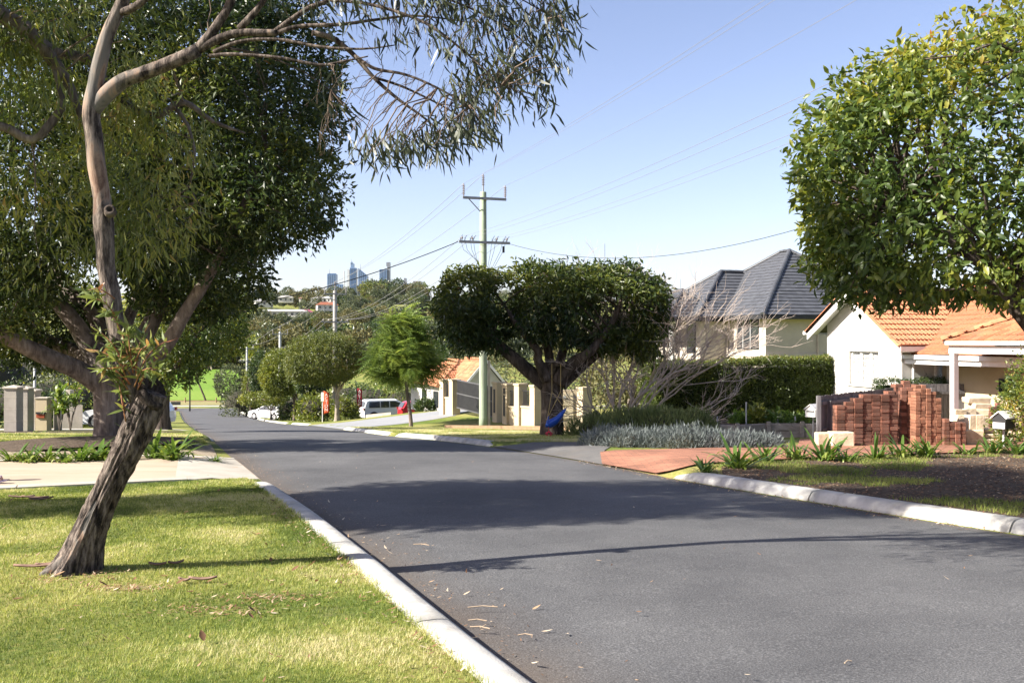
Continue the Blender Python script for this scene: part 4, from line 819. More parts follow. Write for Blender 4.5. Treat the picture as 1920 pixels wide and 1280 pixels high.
    # young shoots round the cut end
    stems = [((245, 700), (170, 655)), ((240, 690), (185, 620)), ((245, 705), (205, 640)), ((250, 700), (240, 610)), ((255, 705), (270, 625)), ((255, 710), (310, 640)), ((260, 720), (318, 660)), ((245, 720), (190, 690)), ((240, 730), (205, 700)),
             ((235, 770), (218, 700)), ((236, 790), (225, 725)), ((252, 725), (285, 690)), ((258, 730), (300, 690)), ((248, 690), (230, 640)), ((250, 690), (285, 645)), ((242, 720), (215, 670)), ((255, 700), (255, 655)), ((235, 640), (205, 585)), ((222, 600), (180, 560)), ((215, 560), (160, 545))]
    ms = bpy.data.materials; red = M('red_stem', (0.30, 0.10, 0.05), (0.22, 0.14, 0.06), scale=20, rough=0.6); LP = []; LD = []
    for (sx, sy), (ex, ey) in stems:
        dy0 = -0.10; s = at(sx, sy, Y + dy0); e2 = at(ex, ey, Y + r.uniform(-0.30, -0.02)); mid = (s + e2) / 2 + Vector((0, -0.03, 0.05)); link('shoot', mesh_np('shoot', *limb_mesh([(*s, .006), (*mid, .0045), (*e2, .002)], 0.05, 6), True), red, root)
        dd = np.array((e2 - s).normalized())
        for q in range(19):
            f = r.uniform(0.25, 1.05); LP.append(np.array(s) * (1 - f) ** 2 + 2 * f * (1 - f) * np.array(mid) + f * f * np.array(e2)); LD.append(dd * 0.5 + r.normal(0, 0.55, 3) + np.array([0, -0.1, -0.15]))
    LP = np.array(LP); LD = np.array(LD); tt = np.clip(r.normal(0.5, 0.22, len(LP)), 0, 1)
    crown_obj('shoot_leaves', tmpl_sickle(0.105, 0.14, 0.22), LP, LD, r.uniform(0.07, 0.145, len(LP)), tt, MAT['sprout_leaf'], root, r, 0.1, singles=150)
leaning_gum()

def side_gum():
    r = np.random.default_rng(88); b = gvec(-8.9, 10.3); root = empty('gum_tree', b); tag(root, 'gum tree with drooping yellow green leaves and grey limbs behind the leaning trunk', 'tree')
    limb('trunk', [(b.x, b.y, b.z - .1, .30), (b.x, b.y, b.z + .4, .24), (b.x + .1, b.y, b.z + 1.5, .21), (b.x + .1, b.y + .1, b.z + 2.6, .2), (b.x + .2, b.y + .1, b.z + 3.4, .16)], MAT['bark_grey'], root, 0.1, 24, 0.12, 7, 3, 0.2)
    top = (b.x + .15, b.y + .1, b.z + 3.2)
    Ls = [[(*top, .15), (-7.6, 10.3, 4.6, .12), *ctrl([(-160, -40, .10, 10.3), (20, 38, .085, 10.6), (60, 68, .08, 10.8), (100, 115, .07, 11), (132, 165, .05, 11.1), (155, 230, .03, 11.2)], 10.5)],
          [(*top, .13), (-7.9, 10.5, 3.9, .09), *ctrl([(-90, 250, .06, 10.7), (0, 237, .05, 10.8), (60, 262, .048, 10.9), (105, 218, .045, 11), (117, 190, .035, 11), (98, 120, .02, 11)], 10.5)],
          [*ctrl([(60, 68, .06, 10.8), (110, 100, .055, 11.3), (165, 112, .05, 11.6), (215, 175, .045, 11.7), (262, 210, .043, 11.8), (300, 215, .04, 11.8), (345, 192, .036, 11.8), (400, 228, .025, 11.9), (460, 250, .012, 12)], 11)],
          [*ctrl([(330, 205, .025, 11.8), (352, 235, .02, 11.8), (365, 290, .015, 11.8), (358, 350, .01, 11.8), (385, 400, .005, 11.8)], 11)],
          [(*top, .13), (-9.4, 10.0, 5.2, .1), (-10.4, 9.5, 6.4, .05)], [(*top, .13), (-7.8, 10.6, 6.0, .09), (-6.2, 11.0, 7.4, .05)], [(*top, .11), (-10.2, 9.6, 4.4, .08), (-11.6, 9.3, 4.8, .04)],
          [*ctrl([(-60, -10, .05, 10.4), (60, -60, .045, 11), (220, -80, .035, 11.6), (380, -60, .02, 12), (520, -20, .01, 12.3)], 11)]]
    pts = []
    for q, l in enumerate(Ls): limb('limb', l, MAT['bark_grey'], root, 0.08, 12, 0.14, 5, q); pts.append(resample(l, 0.15))
    blobs = [((-8.2, 9.9, 5.3), (2.6, 1.5, 1.2)), ((-5.6, 11.0, 5.0), (1.8, 1.4, 1.05)), ((-4.3, 11.6, 4.3), (1.2, 1.1, 0.8)), ((-5.8, 10.9, 7.0), (2.6, 1.7, 1.0)), ((-10.8, 9.2, 4.6), (1.6, 0.9, 0.8)), ((-5.25, 11.1, 3.0), (0.9, 0.7, 1.0)), ((-4.3, 11.4, 3.2), (0.8, 0.6, 0.7))]
    P, out = in_blobs(3900, blobs, r, 0.42, 0.3, 12, 0.9, None, 0.46, 1.3); kk = xat(400, 1.0) * P[:, 1] > P[:, 0]; P, out = P[kk], out[kk]
    P2, out2 = in_blobs(15000, [((-9.3, 9.6, 5.6), (2.6, 1.5, 1.3)), ((-9.0, 8.4, 5.5), (2.4, 1.0, 1.0)), ((-6.9, 8.7, 6.6), (2.4, 1.0, 0.9)), ((-5.0, 8.8, 7.6), (2.0, 1.4, 0.8)), ((-6.3, 10.6, 8.4), (2.2, 1.7, 0.8)), ((-4.7, 8.0, 7.9), (1.8, 1.2, 0.7)), ((-11.2, 9.0, 4.4), (1.7, 0.8, 0.8)), ((-8.2, 10.9, 5.0), (1.7, 1.1, 0.9))], r, 0.45, 0.3, 14, 0.9, None, 0.42, 0.7)
    q2, d2 = sprays(P2, out2, 8, r, 0.16, 0.6, 0.6); crown_obj('crown', tmpl_diamond(0.13, 0.12, 0.04), q2, d2, r.uniform(0.1, 0.18, len(q2)), tints(q2, r, 0.5, 0.6, 0.9), MAT['gum_leaf'], root, r, 0.0)
    twig_net('twigs', np.vstack(pts), P[r.choice(len(P), 260, replace=False)], MAT['twig'], root, r, 0.014, 0.003, 0.06)
    per = 11; pos = np.repeat(P, per, 0) + r.normal(0, 0.09, (len(P) * per, 3)) + np.stack([np.zeros(len(P) * per), np.zeros(len(P) * per), r.uniform(-0.16, 0.08, len(P) * per)], 1)
    d = unit(np.repeat(out, per, 0) * 0.25 + r.normal(0, 0.38, pos.shape) + np.array([0.05, 0, -0.75]))
    crown_obj('crown', tmpl_sickle(0.085, 0.14, 0.12), pos, d, r.uniform(0.08, 0.16, len(pos)), tints(pos, r, 0.5, 0.6, 0.9), MAT['gum_leaf'], root, r, 0.0, singles=120)
side_gum()
# ================================================================== houses, walls, fences
U = Vector((-0.33, 0.944, 0)).normalized(); VV = Vector((0.944, 0.33, 0)).normalized(); Z = Vector((0, 0, 1))
MAT['white_wall'] = M('white_render', (0.56, 0.545, 0.51), (0.50, 0.485, 0.45), scale=1.5, rough=0.9, bump=0.25, bscale=45, coords='World', dirt=(0.55, 0.5, 0.42), dirt_scale=0.5, dirt_amt=0.3)
MAT['cream_wall'] = M('cream_render', (0.48, 0.395, 0.275), (0.42, 0.345, 0.235), scale=1.2, rough=0.9, bump=0.2, bscale=50, coords='World')
MAT['stone_wall'] = M('pale_stone_render', (0.47, 0.415, 0.345), (0.40, 0.355, 0.295), scale=1.2, rough=0.9, bump=0.25, bscale=50, coords='World', dirt=(0.38, 0.34, 0.28), dirt_scale=0.6, dirt_amt=0.35)
MAT['grey_pier'] = M('grey_render', (0.36, 0.325, 0.28), (0.30, 0.27, 0.235), scale=2, rough=0.9, bump=0.3, bscale=40, coords='World', dirt=(0.2, 0.18, 0.15), dirt_scale=1, dirt_amt=0.4)
MAT['white_paint'] = M('white_paint', (0.80, 0.80, 0.78), (0.74, 0.73, 0.70), scale=3, rough=0.5, coords='World', dirt=(0.5, 0.46, 0.4), dirt_scale=2, dirt_amt=0.25)
MAT['dark_frame'] = M('dark_frame', (0.02, 0.02, 0.022), (0.03, 0.03, 0.03), rough=0.5)
MAT['glass'] = glassmat('window_glass', (0.025, 0.03, 0.035)); MAT['pale_glass'] = glassmat('curtained_glass', (0.05, 0.052, 0.055), 0.12, 0.6)
MAT['slate_tile'] = M('charcoal_tile', (0.058, 0.061, 0.069), (0.080, 0.084, 0.093), scale=3, rough=0.55, bump=0.25, bscale=40, spec=0.5, vary=0.16, coords='World')
MAT['terracotta'] = M('terracotta_tile', (0.44, 0.185, 0.09), (0.32, 0.135, 0.072), scale=5, rough=0.8, bump=0.3, bscale=30, spec=0.25, vary=0.25, coords='World', dirt=(0.22, 0.16, 0.11), dirt_scale=1.3, dirt_amt=0.5)
MAT['steel_dark'] = M('dark_steel', (0.07, 0.07, 0.075), (0.09, 0.09, 0.09), rough=0.5)
MAT['gutter'] = M('grey_gutter', (0.42, 0.43, 0.43), (0.36, 0.37, 0.37), scale=3, rough=0.45, coords='World')
def clip_poly(poly, a0, a1, b0, b1):
    def cut(p, ax, val, keep_less):
        o = []
        for i in range(len(p)):
            c, n = p[i], p[(i + 1) % len(p)]; ci = (c[ax] <= val) if keep_less else (c[ax] >= val); ni = (n[ax] <= val) if keep_less else (n[ax] >= val)
            if ci: o.append(c)
            if ci != ni:
                t = (val - c[ax]) / (n[ax] - c[ax]); o.append((c[0] + t * (n[0] - c[0]), c[1] + t * (n[1] - c[1])))
        return o
    for ax, val, kl in ((0, a1, True), (0, a0, False), (1, b1, True), (1, b0, False)):
        poly = cut(poly, ax, val, kl)
        if len(poly) < 3: return []
    return poly
class Roof:
    """tiled roof planes of one building: each tile is a piece"""
    def __init__(s, parent, mat, tw, gauge, roll=False): s.parent = parent; s.mat = mat; s.tw = tw; s.g = gauge; s.roll = roll; s.t = []
    def plane(s, o, corners, under=True):
        """corners: 3D polygon, first edge along the eave"""
        P = [Vector(c) for c in corners]; e = (P[1] - P[0]).normalized(); nrm = e.cross(P[2] - P[1]).normalized()
        if nrm.z < 0: nrm = -nrm
        w = nrm.cross(e).normalized()
        if w.z < 0: w = -w
        poly = [((p - P[0]).dot(e), (p - P[0]).dot(w)) for p in P]
        area = sum(poly[i][0] * poly[(i + 1) % len(poly)][1] - poly[(i + 1) % len(poly)][0] * poly[i][1] for i in range(len(poly)))
        if area < 0: poly = poly[::-1]
        a0 = min(p[0] for p in poly); a1 = max(p[0] for p in poly); b1 = max(p[1] for p in poly); j = 0
        b = -0.03
        while b < b1:
            off = (j % 2) * s.tw * 0.5 if not s.roll else 0.0; a = a0 - off
            while a < a1:
                q = clip_poly(poly, a + 0.004, a + s.tw - 0.004, max(b, 0), b + s.g + 0.04)
                if len(q) >= 3: s.t.append((P[0], e, w, nrm, q, a, b))
                a += s.tw
            b += s.g; j += 1
        if under:
            mb = MB(); mb.prism([p - nrm * 0.02 for p in P], -nrm * 0.05); mb.build('roof_sheet', MAT['dark_frame'], s.parent)
    def _solid(s, t, rn):
        o, e, w, n, q, a, b = t; V = []; F = []
        lift = lambda bb: 0.045 - 0.04 * min(1, max(0, (bb - b) / s.g)) + rn
        full = s.roll and len(q) == 4
        if full:
            aa = [min(p[0] for p in q) + (max(p[0] for p in q) - min(p[0] for p in q)) * k for k in (0, 0.14, 0.3, 0.5, 0.64, 0.8, 1.0)]; hh = (0.0, 0.03, 0.0, 0.0, 0.03, 0.0, 0.0)
            bs = (min(p[1] for p in q), max(p[1] for p in q))
            for bb in bs:
                for x, h in zip(aa, hh): V.append(o + e * x + w * bb + n * (lift(bb) + h))
            k = len(aa)
            for i in range(k - 1): F.append((i, i + 1, k + i + 1, k + i))
            m = len(V)
            for x in aa: V.append(o + e * x + w * bs[0] - n * 0.005)
            for i in range(k - 1): F.append((m + i, m + i + 1, i + 1, i))
        else:
            m = len(q); V = [o + e * p[0] + w * p[1] + n * lift(p[1]) for p in q] + [o + e * p[0] + w * p[1] - n * 0.005 for p in q]
            F = [tuple(range(m))] + [(m + i, m + (i + 1) % m, (i + 1) % m, i) for i in range(m)]
        return V, F
    def finish(s, name='roof_tile', limit=300):
        cnt = lambda t: (t[0] + t[1] * t[5] + t[2] * t[6]).y
        s.t.sort(key=cnt); rest = MB()
        for i, t in enumerate(s.t):
            V, F = s._solid(t, random.uniform(-0.004, 0.006))
            if i < limit: link(name, mesh_py(name, V, F), s.mat, s.parent)
            else: rest.add(V, F)
        if rest.V: o = rest.build(name + 's', s.mat, s.parent); tag(o, None, None, None, 'stuff')
def ridge(parent, p, q, mat, r=0.12, L=0.4, name='ridge_tile'):
    p, q = Vector(p), Vector(q); n = max(1, int((q - p).length / L)); d = (q - p) / n; dn = d.normalized(); side = dn.cross(Z).normalized(); up = side.cross(dn)
    for i in range(n):
        V = []; F = []; a = p + d * i - dn * 0.03; b = p + d * (i + 1)
        for c, rr in ((a, r * 1.12), (b, r)):
            for k in range(7):
                th = math.pi * k / 6; V.append(c + side * math.cos(th) * rr + up * (math.sin(th) * rr * 0.9 - 0.03))
        F = [(k, k + 1, 7 + k + 1, 7 + k) for k in range(6)] + [tuple(range(7))[::-1], tuple(range(7, 14))]
        link(name, mesh_py(name, V, F), mat, parent)
def wall_box(name, mat, parent, p, q, z0, z1, th=0.2, inward=None):
    """upright slab from p to q (x, y), thickness to the side away from the viewer"""
    p, q = Vector((p[0], p[1], 0)), Vector((q[0], q[1], 0)); d = (q - p).normalized(); n = Vector((-d.y, d.x, 0)) if inward is None else inward
    mb = MB(); mb.obox(p + Z * z0, q - p, n * th, Z * (z1 - z0)); return mb.build(name, mat, parent)

# ---------------------------------------------------------------- white gabled cottage with terracotta roof
def cottage():
    d = Vector((-0.217, 1, 0)).normalized(); s = Vector((1, 0.217, 0)).normalized()      # along the gable wall (away), and away from the street
    o = Vector((11.75, 30.0, 0)); zb = -1.5
    root = empty('white_cottage', (o.x, o.y, zb)); tag(root, 'white gabled cottage with orange terracotta roof behind the brick stacks', 'house')
    W_ = 4.32; ap = 2.45; ez = 1.92; az = 3.30
    P = lambda t, r, z: o + d * t + s * r + Z * z
    # gable wall as one solid with a window opening
    t0, t1, w0, w1 = 1.25, 2.93, zat(722, 31.5), zat(659, 31.5)
    mb = MB(); th = s * 0.25
    sk = lambda t: az - abs(t - ap) * 0.53 if t > ap else az - (ap - t) * 0.60
    for poly in ([(0, zb), (t0, zb), (t0, sk(t0)), (0, sk(0))], [(t1, zb), (W_, zb), (W_, sk(W_)), (t1, sk(t1))], [(t0, zb), (t1, zb), (t1, w0), (t0, w0)], [(t0, w1), (t1, w1), (t1, sk(t1)), (ap, az), (t0, sk(t0))]):
        mb.prism([P(t, 0, z) for t, z in poly], th)
    mb.build('wall', MAT['white_wall'], root)
    mb = MB(); mb.obox(P(0, 0.25, zb), d * 0.25, s * 1.0, Z * 3.25); mb.build('wall', MAT['white_wall'], root)
    mb = MB(); mb.obox(P(W_ - 0.25, 0.25, zb), d * 0.25, s * 7, Z * 3.4); mb.build('wall', MAT['white_wall'], root)
    win = MB()      # deep frame
    for a, b, z0, z1 in ((t0, t1, w0, w0 + 0.05), (t0, t1, w1 - 0.06, w1), (t0, t0 + 0.06, w0, w1), (t1 - 0.06, t1, w0, w1)):
        win.obox(P(a, 0.10, z0), d * (b - a), s * 0.1, Z * (z1 - z0))
    wf = win.build('window', MAT['white_paint'], root)
    for k in (1, 2):
        a = t0 + (t1 - t0) * k / 3; m2 = MB(); m2.obox(P(a - 0.06, 0.095, w0 + 0.05), d * 0.12, s * 0.1, Z * (w1 - w0 - 0.11)); m2.build('mullion', MAT['white_paint'], wf)
    for k in range(3):
        a0 = t0 + (t1 - t0) * k / 3 + 0.07; a1 = t0 + (t1 - t0) * (k + 1) / 3 - 0.07
        for j in range(4):
            z0 = w0 + 0.06 + (w1 - w0 - 0.12) * j / 4; z1 = w0 + 0.06 + (w1 - w0 - 0.12) * (j + 1) / 4 - 0.035
            m2 = MB(); m2.obox(P(a0, 0.16, z0), d * (a1 - a0), s * 0.012, Z * (z1 - z0)); m2.build('pane', MAT['pale_glass'], wf)
        m2 = MB()       # diamond leading
        n = 5; H = w1 - w0 - 0.12; Wd = a1 - a0
        for q in range(-9, 10):
            for sg in (1, -1):
                pts = []
                for f in np.linspace(0, 1, 40):
                    x = f * Wd; z = q * H / 9 + sg * f * Wd * 1.5 + (0 if sg > 0 else Wd * 1.5)
                    if 0 <= z <= H: pts.append((x, z))
                if len(pts) > 3:
                    (xa, za), (xb, zb_) = pts[0], pts[-1]; m2.cyl(P(a0 + xa, 0.15, w0 + 0.06 + za), P(a0 + xb, 0.15, w0 + 0.06 + zb_), 0.0065, n=4, cap=False)
        m2.build('leading', MAT['white_paint'], wf)
        for j in (1, 2, 3):
            z0 = w0 + 0.06 + H * j / 4 - 0.03; m2 = MB(); m2.obox(P(a0, 0.135, z0), d * Wd, s * 0.03, Z * 0.03); m2.build('glazing_bar', MAT['white_paint'], wf)
    m2 = MB(); m2.obox(P(t0 - 0.06, -0.06, w0 - 0.07), d * (t1 - t0 + 0.12), s * 0.16, Z * 0.07); m2.build('sill', MAT['white_wall'], wf)
    # roof
    R = Roof(root, MAT['terracotta'], 0.27, 0.31, True); L_ = 7.5; ov = 0.45
    e1 = lambda r: P(-0.55, r, sk(-0.55) + 0.03); e2 = lambda r: P(W_ + 0.62, r, sk(W_ + 0.62) + 0.03); rg = lambda r: P(ap, r, az + 0.03)
    R.plane(None, [e1(-ov), e1(1.25), rg(4.3), rg(-ov)])
    R.plane(None, [e2(L_), e2(-ov), rg(-ov), rg(L_)])
    # main roof sloping up away from the street, between the gable and the carport
    ge = lambda t, r: P(t, r, 1.28 + (r - 0.1) * 0.53)
    R.plane(None, [ge(-6.0, 0.1), ge(-0.3, 0.1), ge(3.2, 4.2), ge(3.2, 6.6), ge(-6.0, 6.6)])
    # carport roof: hipped corner beside the post
    c0 = Vector((11.55, 26.1, 1.66)); cd_ = Vector((0.30, -1, 0)).normalized(); cs = Vector((1, 0.30, 0)).normalized(); CP = lambda t, r, z: c0 + cd_ * t + cs * r + Z * z
    R.plane(None, [CP(5.6, -0.15, 0), CP(-0.2, -0.15, 0), CP(2.6, 2.7, 1.35), CP(5.6, 2.7, 1.35)])
    R.plane(None, [CP(-0.2, -0.15, 0), CP(-0.2, 5.4, 0), CP(2.6, 2.7, 1.35)])
    R.finish('roof_tile', 300)
    ridge(root, e1(-ov), rg(-ov), MAT['terracotta'], 0.07); ridge(root, e2(-ov), rg(-ov), MAT['terracotta'], 0.07); ridge(root, rg(-ov), rg(5), MAT['terracotta'], 0.12)
    ridge(root, CP(-0.2, -0.15, 0.06), CP(2.6, 2.7, 1.42), MAT['terracotta'], 0.11)
    for pa, pb in ((e2(-ov + 0.03), rg(-ov + 0.03)), (e1(-ov + 0.03), rg(-ov + 0.03))):     # barge boards
        mb = MB(); mb.obox(pa - Z * 0.30, pb - pa, s * 0.05, Z * 0.27); mb.build('barge_board', MAT['white_paint'], root)
        mb = MB(); mb.obox(pa - Z * 0.12 + s * 0.05, pb - pa, s * (ov - 0.1), Z * 0.03); mb.build('soffit', MAT['white_paint'], root)
    mb = MB(); mb.obox(e2(-ov - 0.05) - Z * 0.12, s * 0.9, d * 0.14, Z * 0.12); mb.build('gutter', MAT['white_paint'], root)
    mb = MB(); mb.obox(e1(-ov) - Z * 0.17 - d * 0.08, s * 1.75, d * 0.12, Z * 0.14); mb.build('gutter', M('pink_gutter', (0.55, 0.42, 0.38), (0.5, 0.38, 0.34), rough=0.5), root)
    mb = MB(); mb.obox(e1(-ov) - Z * 0.2 + d * 0.05, s * 1.75, d * 0.5, Z * 0.03); mb.build('soffit', MAT['white_paint'], root)
    mb = MB(); mb.obox(P(-6.0, 0.0, 1.13), d * 6.0, s * 0.12, Z * 0.12); mb.build('gutter', MAT['white_paint'], root)
    mb = MB(); mb.obox(P(-6.0, 0.08, 0.98), d * 6.0, s * 0.06, Z * 0.14); mb.build('fascia', MAT['white_paint'], root)
    mb = MB(); mb.obox(P(-7.5, 1.3, zb), d * 7.4, s * 0.2, Z * 2.9); mb.build('wall', MAT['cream_wall'], root)
    for t, wd, z0, z1, nm in ((-0.75, 0.36, zb, 1.0, 'door'), (-3.4, 0.75, 0.1, 0.62, 'window'), (-5.8, 1.1, -0.2, 0.9, 'window')):
        mb = MB(); mb.obox(P(t, 1.24, z0), d * wd, s * 0.05, Z * (z1 - z0)); w = mb.build(nm, MAT['white_paint'] if nm == 'door' else MAT['dark_frame'], root)
        if nm == 'window': mb = MB(); mb.obox(P(t + 0.05, 1.225, z0 + 0.05), d * (wd - 0.1), s * 0.012, Z * (z1 - z0 - 0.1)); mb.build('pane', MAT['glass'], w)
    for pp in (P(-0.12, 0.30, zb), P(-0.12, 1.05, zb)): mb = MB(); mb.cyl(pp, Vector((pp.x, pp.y, 1.75)), 0.04, n=8); mb.build('downpipe', MAT['white_paint'], root)
    # carport frame
    mb = MB(); mb.obox(CP(-0.08, -0.02, -0.30), cd_ * 0.15, cs * 0.15, Z * -2.75); mb.build('post', MAT['white_paint'], root)
    mb = MB(); mb.obox(CP(-0.1, -0.04, -0.32), cd_ * 5.7, cs * 0.16, Z * 0.2); mb.build('beam', MAT['white_paint'], root)
    mb = MB(); mb.obox(CP(-0.1, -0.17, -0.10), cd_ * 5.8, cs * 0.13, Z * 0.1); mb.build('gutter', MAT['gutter'], root)
    mb = MB(); mb.obox(CP(-0.1, 5.2, -0.30), cd_ * 0.15, cs * 0.15, Z * -2.75); mb.build('post', MAT['white_paint'], root)
    mb = MB(); mb.obox(CP(-0.08, 0.14, -0.32), cd_ * 0.12, cs * 5.2, Z * 0.18); mb.build('beam', MAT['white_paint'], root)
    mb = MB(); mb.obox(CP(5.4, -0.02, -0.30), cd_ * 0.15, cs * 0.15, Z * -2.75); mb.build('post', MAT['white_paint'], root)
cottage()

# ---------------------------------------------------------------- two storey house with charcoal hip roofs
def two_storey():
    A = Vector((13.25, 52.0, 0)); ez = 3.03; zb = -3.4
    root = empty('two_storey_house', (A.x, A.y, zb)); tag(root, 'two storey cream house with charcoal tiled hip roofs behind the hedge', 'house')
    R = Roof(root, MAT['slate_tile'], 0.33, 0.33); ov = 0.55; pitch = math.tan(math.radians(36))
    def hip(o, lu, lv, ez, half_u, name, near=True):
        """hip roof over a block lu along U and lv along VV, corner o nearest street and viewer"""
        c = lambda a, b, z=0.0: Vector((o.x, o.y, ez)) + U * a + VV * b + Z * z
        h = min(lu, lv) / 2 + ov; H = h * pitch
        if lu >= lv: r0, r1 = c(h - ov, lv / 2, H), c(lu - h + ov, lv / 2, H)
        else: r0, r1 = c(lu / 2, h - ov, H), c(lu / 2, lv - h + ov, H)
        p00, p10, p11, p01 = c(-ov, -ov), c(lu + ov, -ov), c(lu + ov, lv + ov), c(-ov, lv + ov)
        if lu >= lv:
            R.plane(None, [p10, p00, r0, r1]); R.plane(None, [p00, p01, r0]); sheets = [[p01, p11, r1, r0], [p11, p10, r1]]
        else:
            R.plane(None, [p10, p00, r0]); R.plane(None, [p00, p01, r1, r0]); sheets = [[p11, p10, r0, r1], [p01, p11, r1]]
        for sh in sheets: mb = MB(); n = (sh[1] - sh[0]).cross(sh[2] - sh[0]).normalized(); mb.prism(sh, n * 0.05); mb.build('roof_sheet', MAT['slate_tile'], root)
        ridge(root, p00 + Z * 0.05, r0 + Z * 0.05, MAT['slate_tile'], 0.13); ridge(root, r0 + Z * 0.05, r1 + Z * 0.05, MAT['slate_tile'], 0.13)
        ridge(root, p10 + Z * 0.05, (r1 if lu >= lv else r0) + Z * 0.05, MAT['slate_tile'], 0.13); ridge(root, p01 + Z * 0.05, (r0 if lu >= lv else r1) + Z * 0.05, MAT['slate_tile'], 0.13)
        for a, b in ((p00, p01), (p10, p00)):
            n = Vector((b - a)).normalized(); side = n.cross(Z); mb = MB(); mb.obox(a - Z * 0.22, b - a, side * 0.09, Z * 0.2); mb.build('gutter', MAT['dark_frame'], root)
        mb = MB(); mb.prism([p00 - Z * 0.06, p10 - Z * 0.06, p11 - Z * 0.06, p01 - Z * 0.06], Z * 0.04); mb.build('soffit', MAT['white_paint'], root)
    def block(o, lu, lv, z0, z1, mat):
        mb = MB(); mb.obox(o + Z * z0, U * lu, VV * lv, Z * (z1 - z0)); return mb.build('wall', mat, root)
    block(A, 10.5, 9.6, zb, ez - 0.06, MAT['stone_wall'])
    mb = MB(); mb.obox(A - U * 0.06 - VV * 0.06 + Z * 0.86, U * 10.6, VV * 9.7, Z * 0.16); mb.build('band', MAT['stone_wall'], root)
    mb = MB(); mb.obox(A - U * 0.04 - VV * 0.04 + Z * 0.60, U * 10.6, VV * 9.7, Z * 0.10); mb.build('band', MAT['white_wall'], root)
    hip(A, 10.5, 9.6, ez, 5, 'a')
    B = A + U * 3.75 - VV * 1.7
    block(B, 6.5, 8.0, zb, ez - 0.07, MAT['stone_wall']); hip(B, 6.5, 8.0, ez - 0.02, 4, 'b')
    C = B + U * 0.6 - VV * 1.5
    hip(C, 4.0, 3.2, ez - 0.05, 2, 'c')
    for k in range(3):
        p = C + U * (0.1 + 1.8 * k) + VV * 0.1; mb = MB(); mb.lathe((p.x, p.y, 0.3), [(0.22, -0.1), (0.22, 0.05), (0.17, 0.1), (0.15, 2.3), (0.22, 2.4), (0.22, 2.62)], 12); mb.build('column', MAT['white_paint'], root)
    block(C + Z * 0, 4.0, 3.0, zb, 0.25, MAT['stone_wall'])
    for a_, b_ in ((-0.08, 3.2), (3.6, -0.08)): pp = A + U * a_ + VV * b_; mb = MB(); mb.cyl(Vector((pp.x, pp.y, zb)), Vector((pp.x, pp.y, ez - 0.1)), 0.05, n=8); mb.build('downpipe', MAT['stone_wall'], root)
    # street window, dark framed
    w0, w1 = A + U * 0.62, A + U * 2.75; z0, z1 = zat(655, 53), zat(598, 53); wf = MB(); wf.obox(w0 - VV * 0.03 + Z * z0, w1 - w0, VV * 0.06, Z * (z1 - z0)); wn_ = wf.build('window', MAT['dark_frame'], root)
    for k in range(3):
        a = w0 + (w1 - w0) * (k / 3 + 0.02); mb = MB(); mb.obox(a - VV * 0.045 + Z * (z0 + 0.06), (w1 - w0) * 0.29, VV * 0.012, Z * (z1 - z0 - 0.12)); mb.build('pane', MAT['glass'], wn_)
    for k in (1, 2): a = w0 + (w1 - w0) * (k / 3); mb = MB(); mb.obox(a - VV * 0.07 + Z * z0, U * 0.05, VV * 0.03, Z * (z1 - z0)); mb.build('mullion', MAT['gutter'], wn_)
    for a_ in (0.5, 2.6):
        p0 = B + U * a_; mb = MB(); mb.obox(p0 - VV * 0.03 + Z * 1.0, U * 1.0, VV * 0.06, Z * 1.7); w = mb.build('window', MAT['dark_frame'], root); mb = MB(); mb.obox(p0 + U * 0.06 - VV * 0.045 + Z * 1.06, U * 0.88, VV * 0.012, Z * 1.58); mb.build('pane', MAT['glass'], w)
    R.finish('roof_tile', 300)
two_storey()

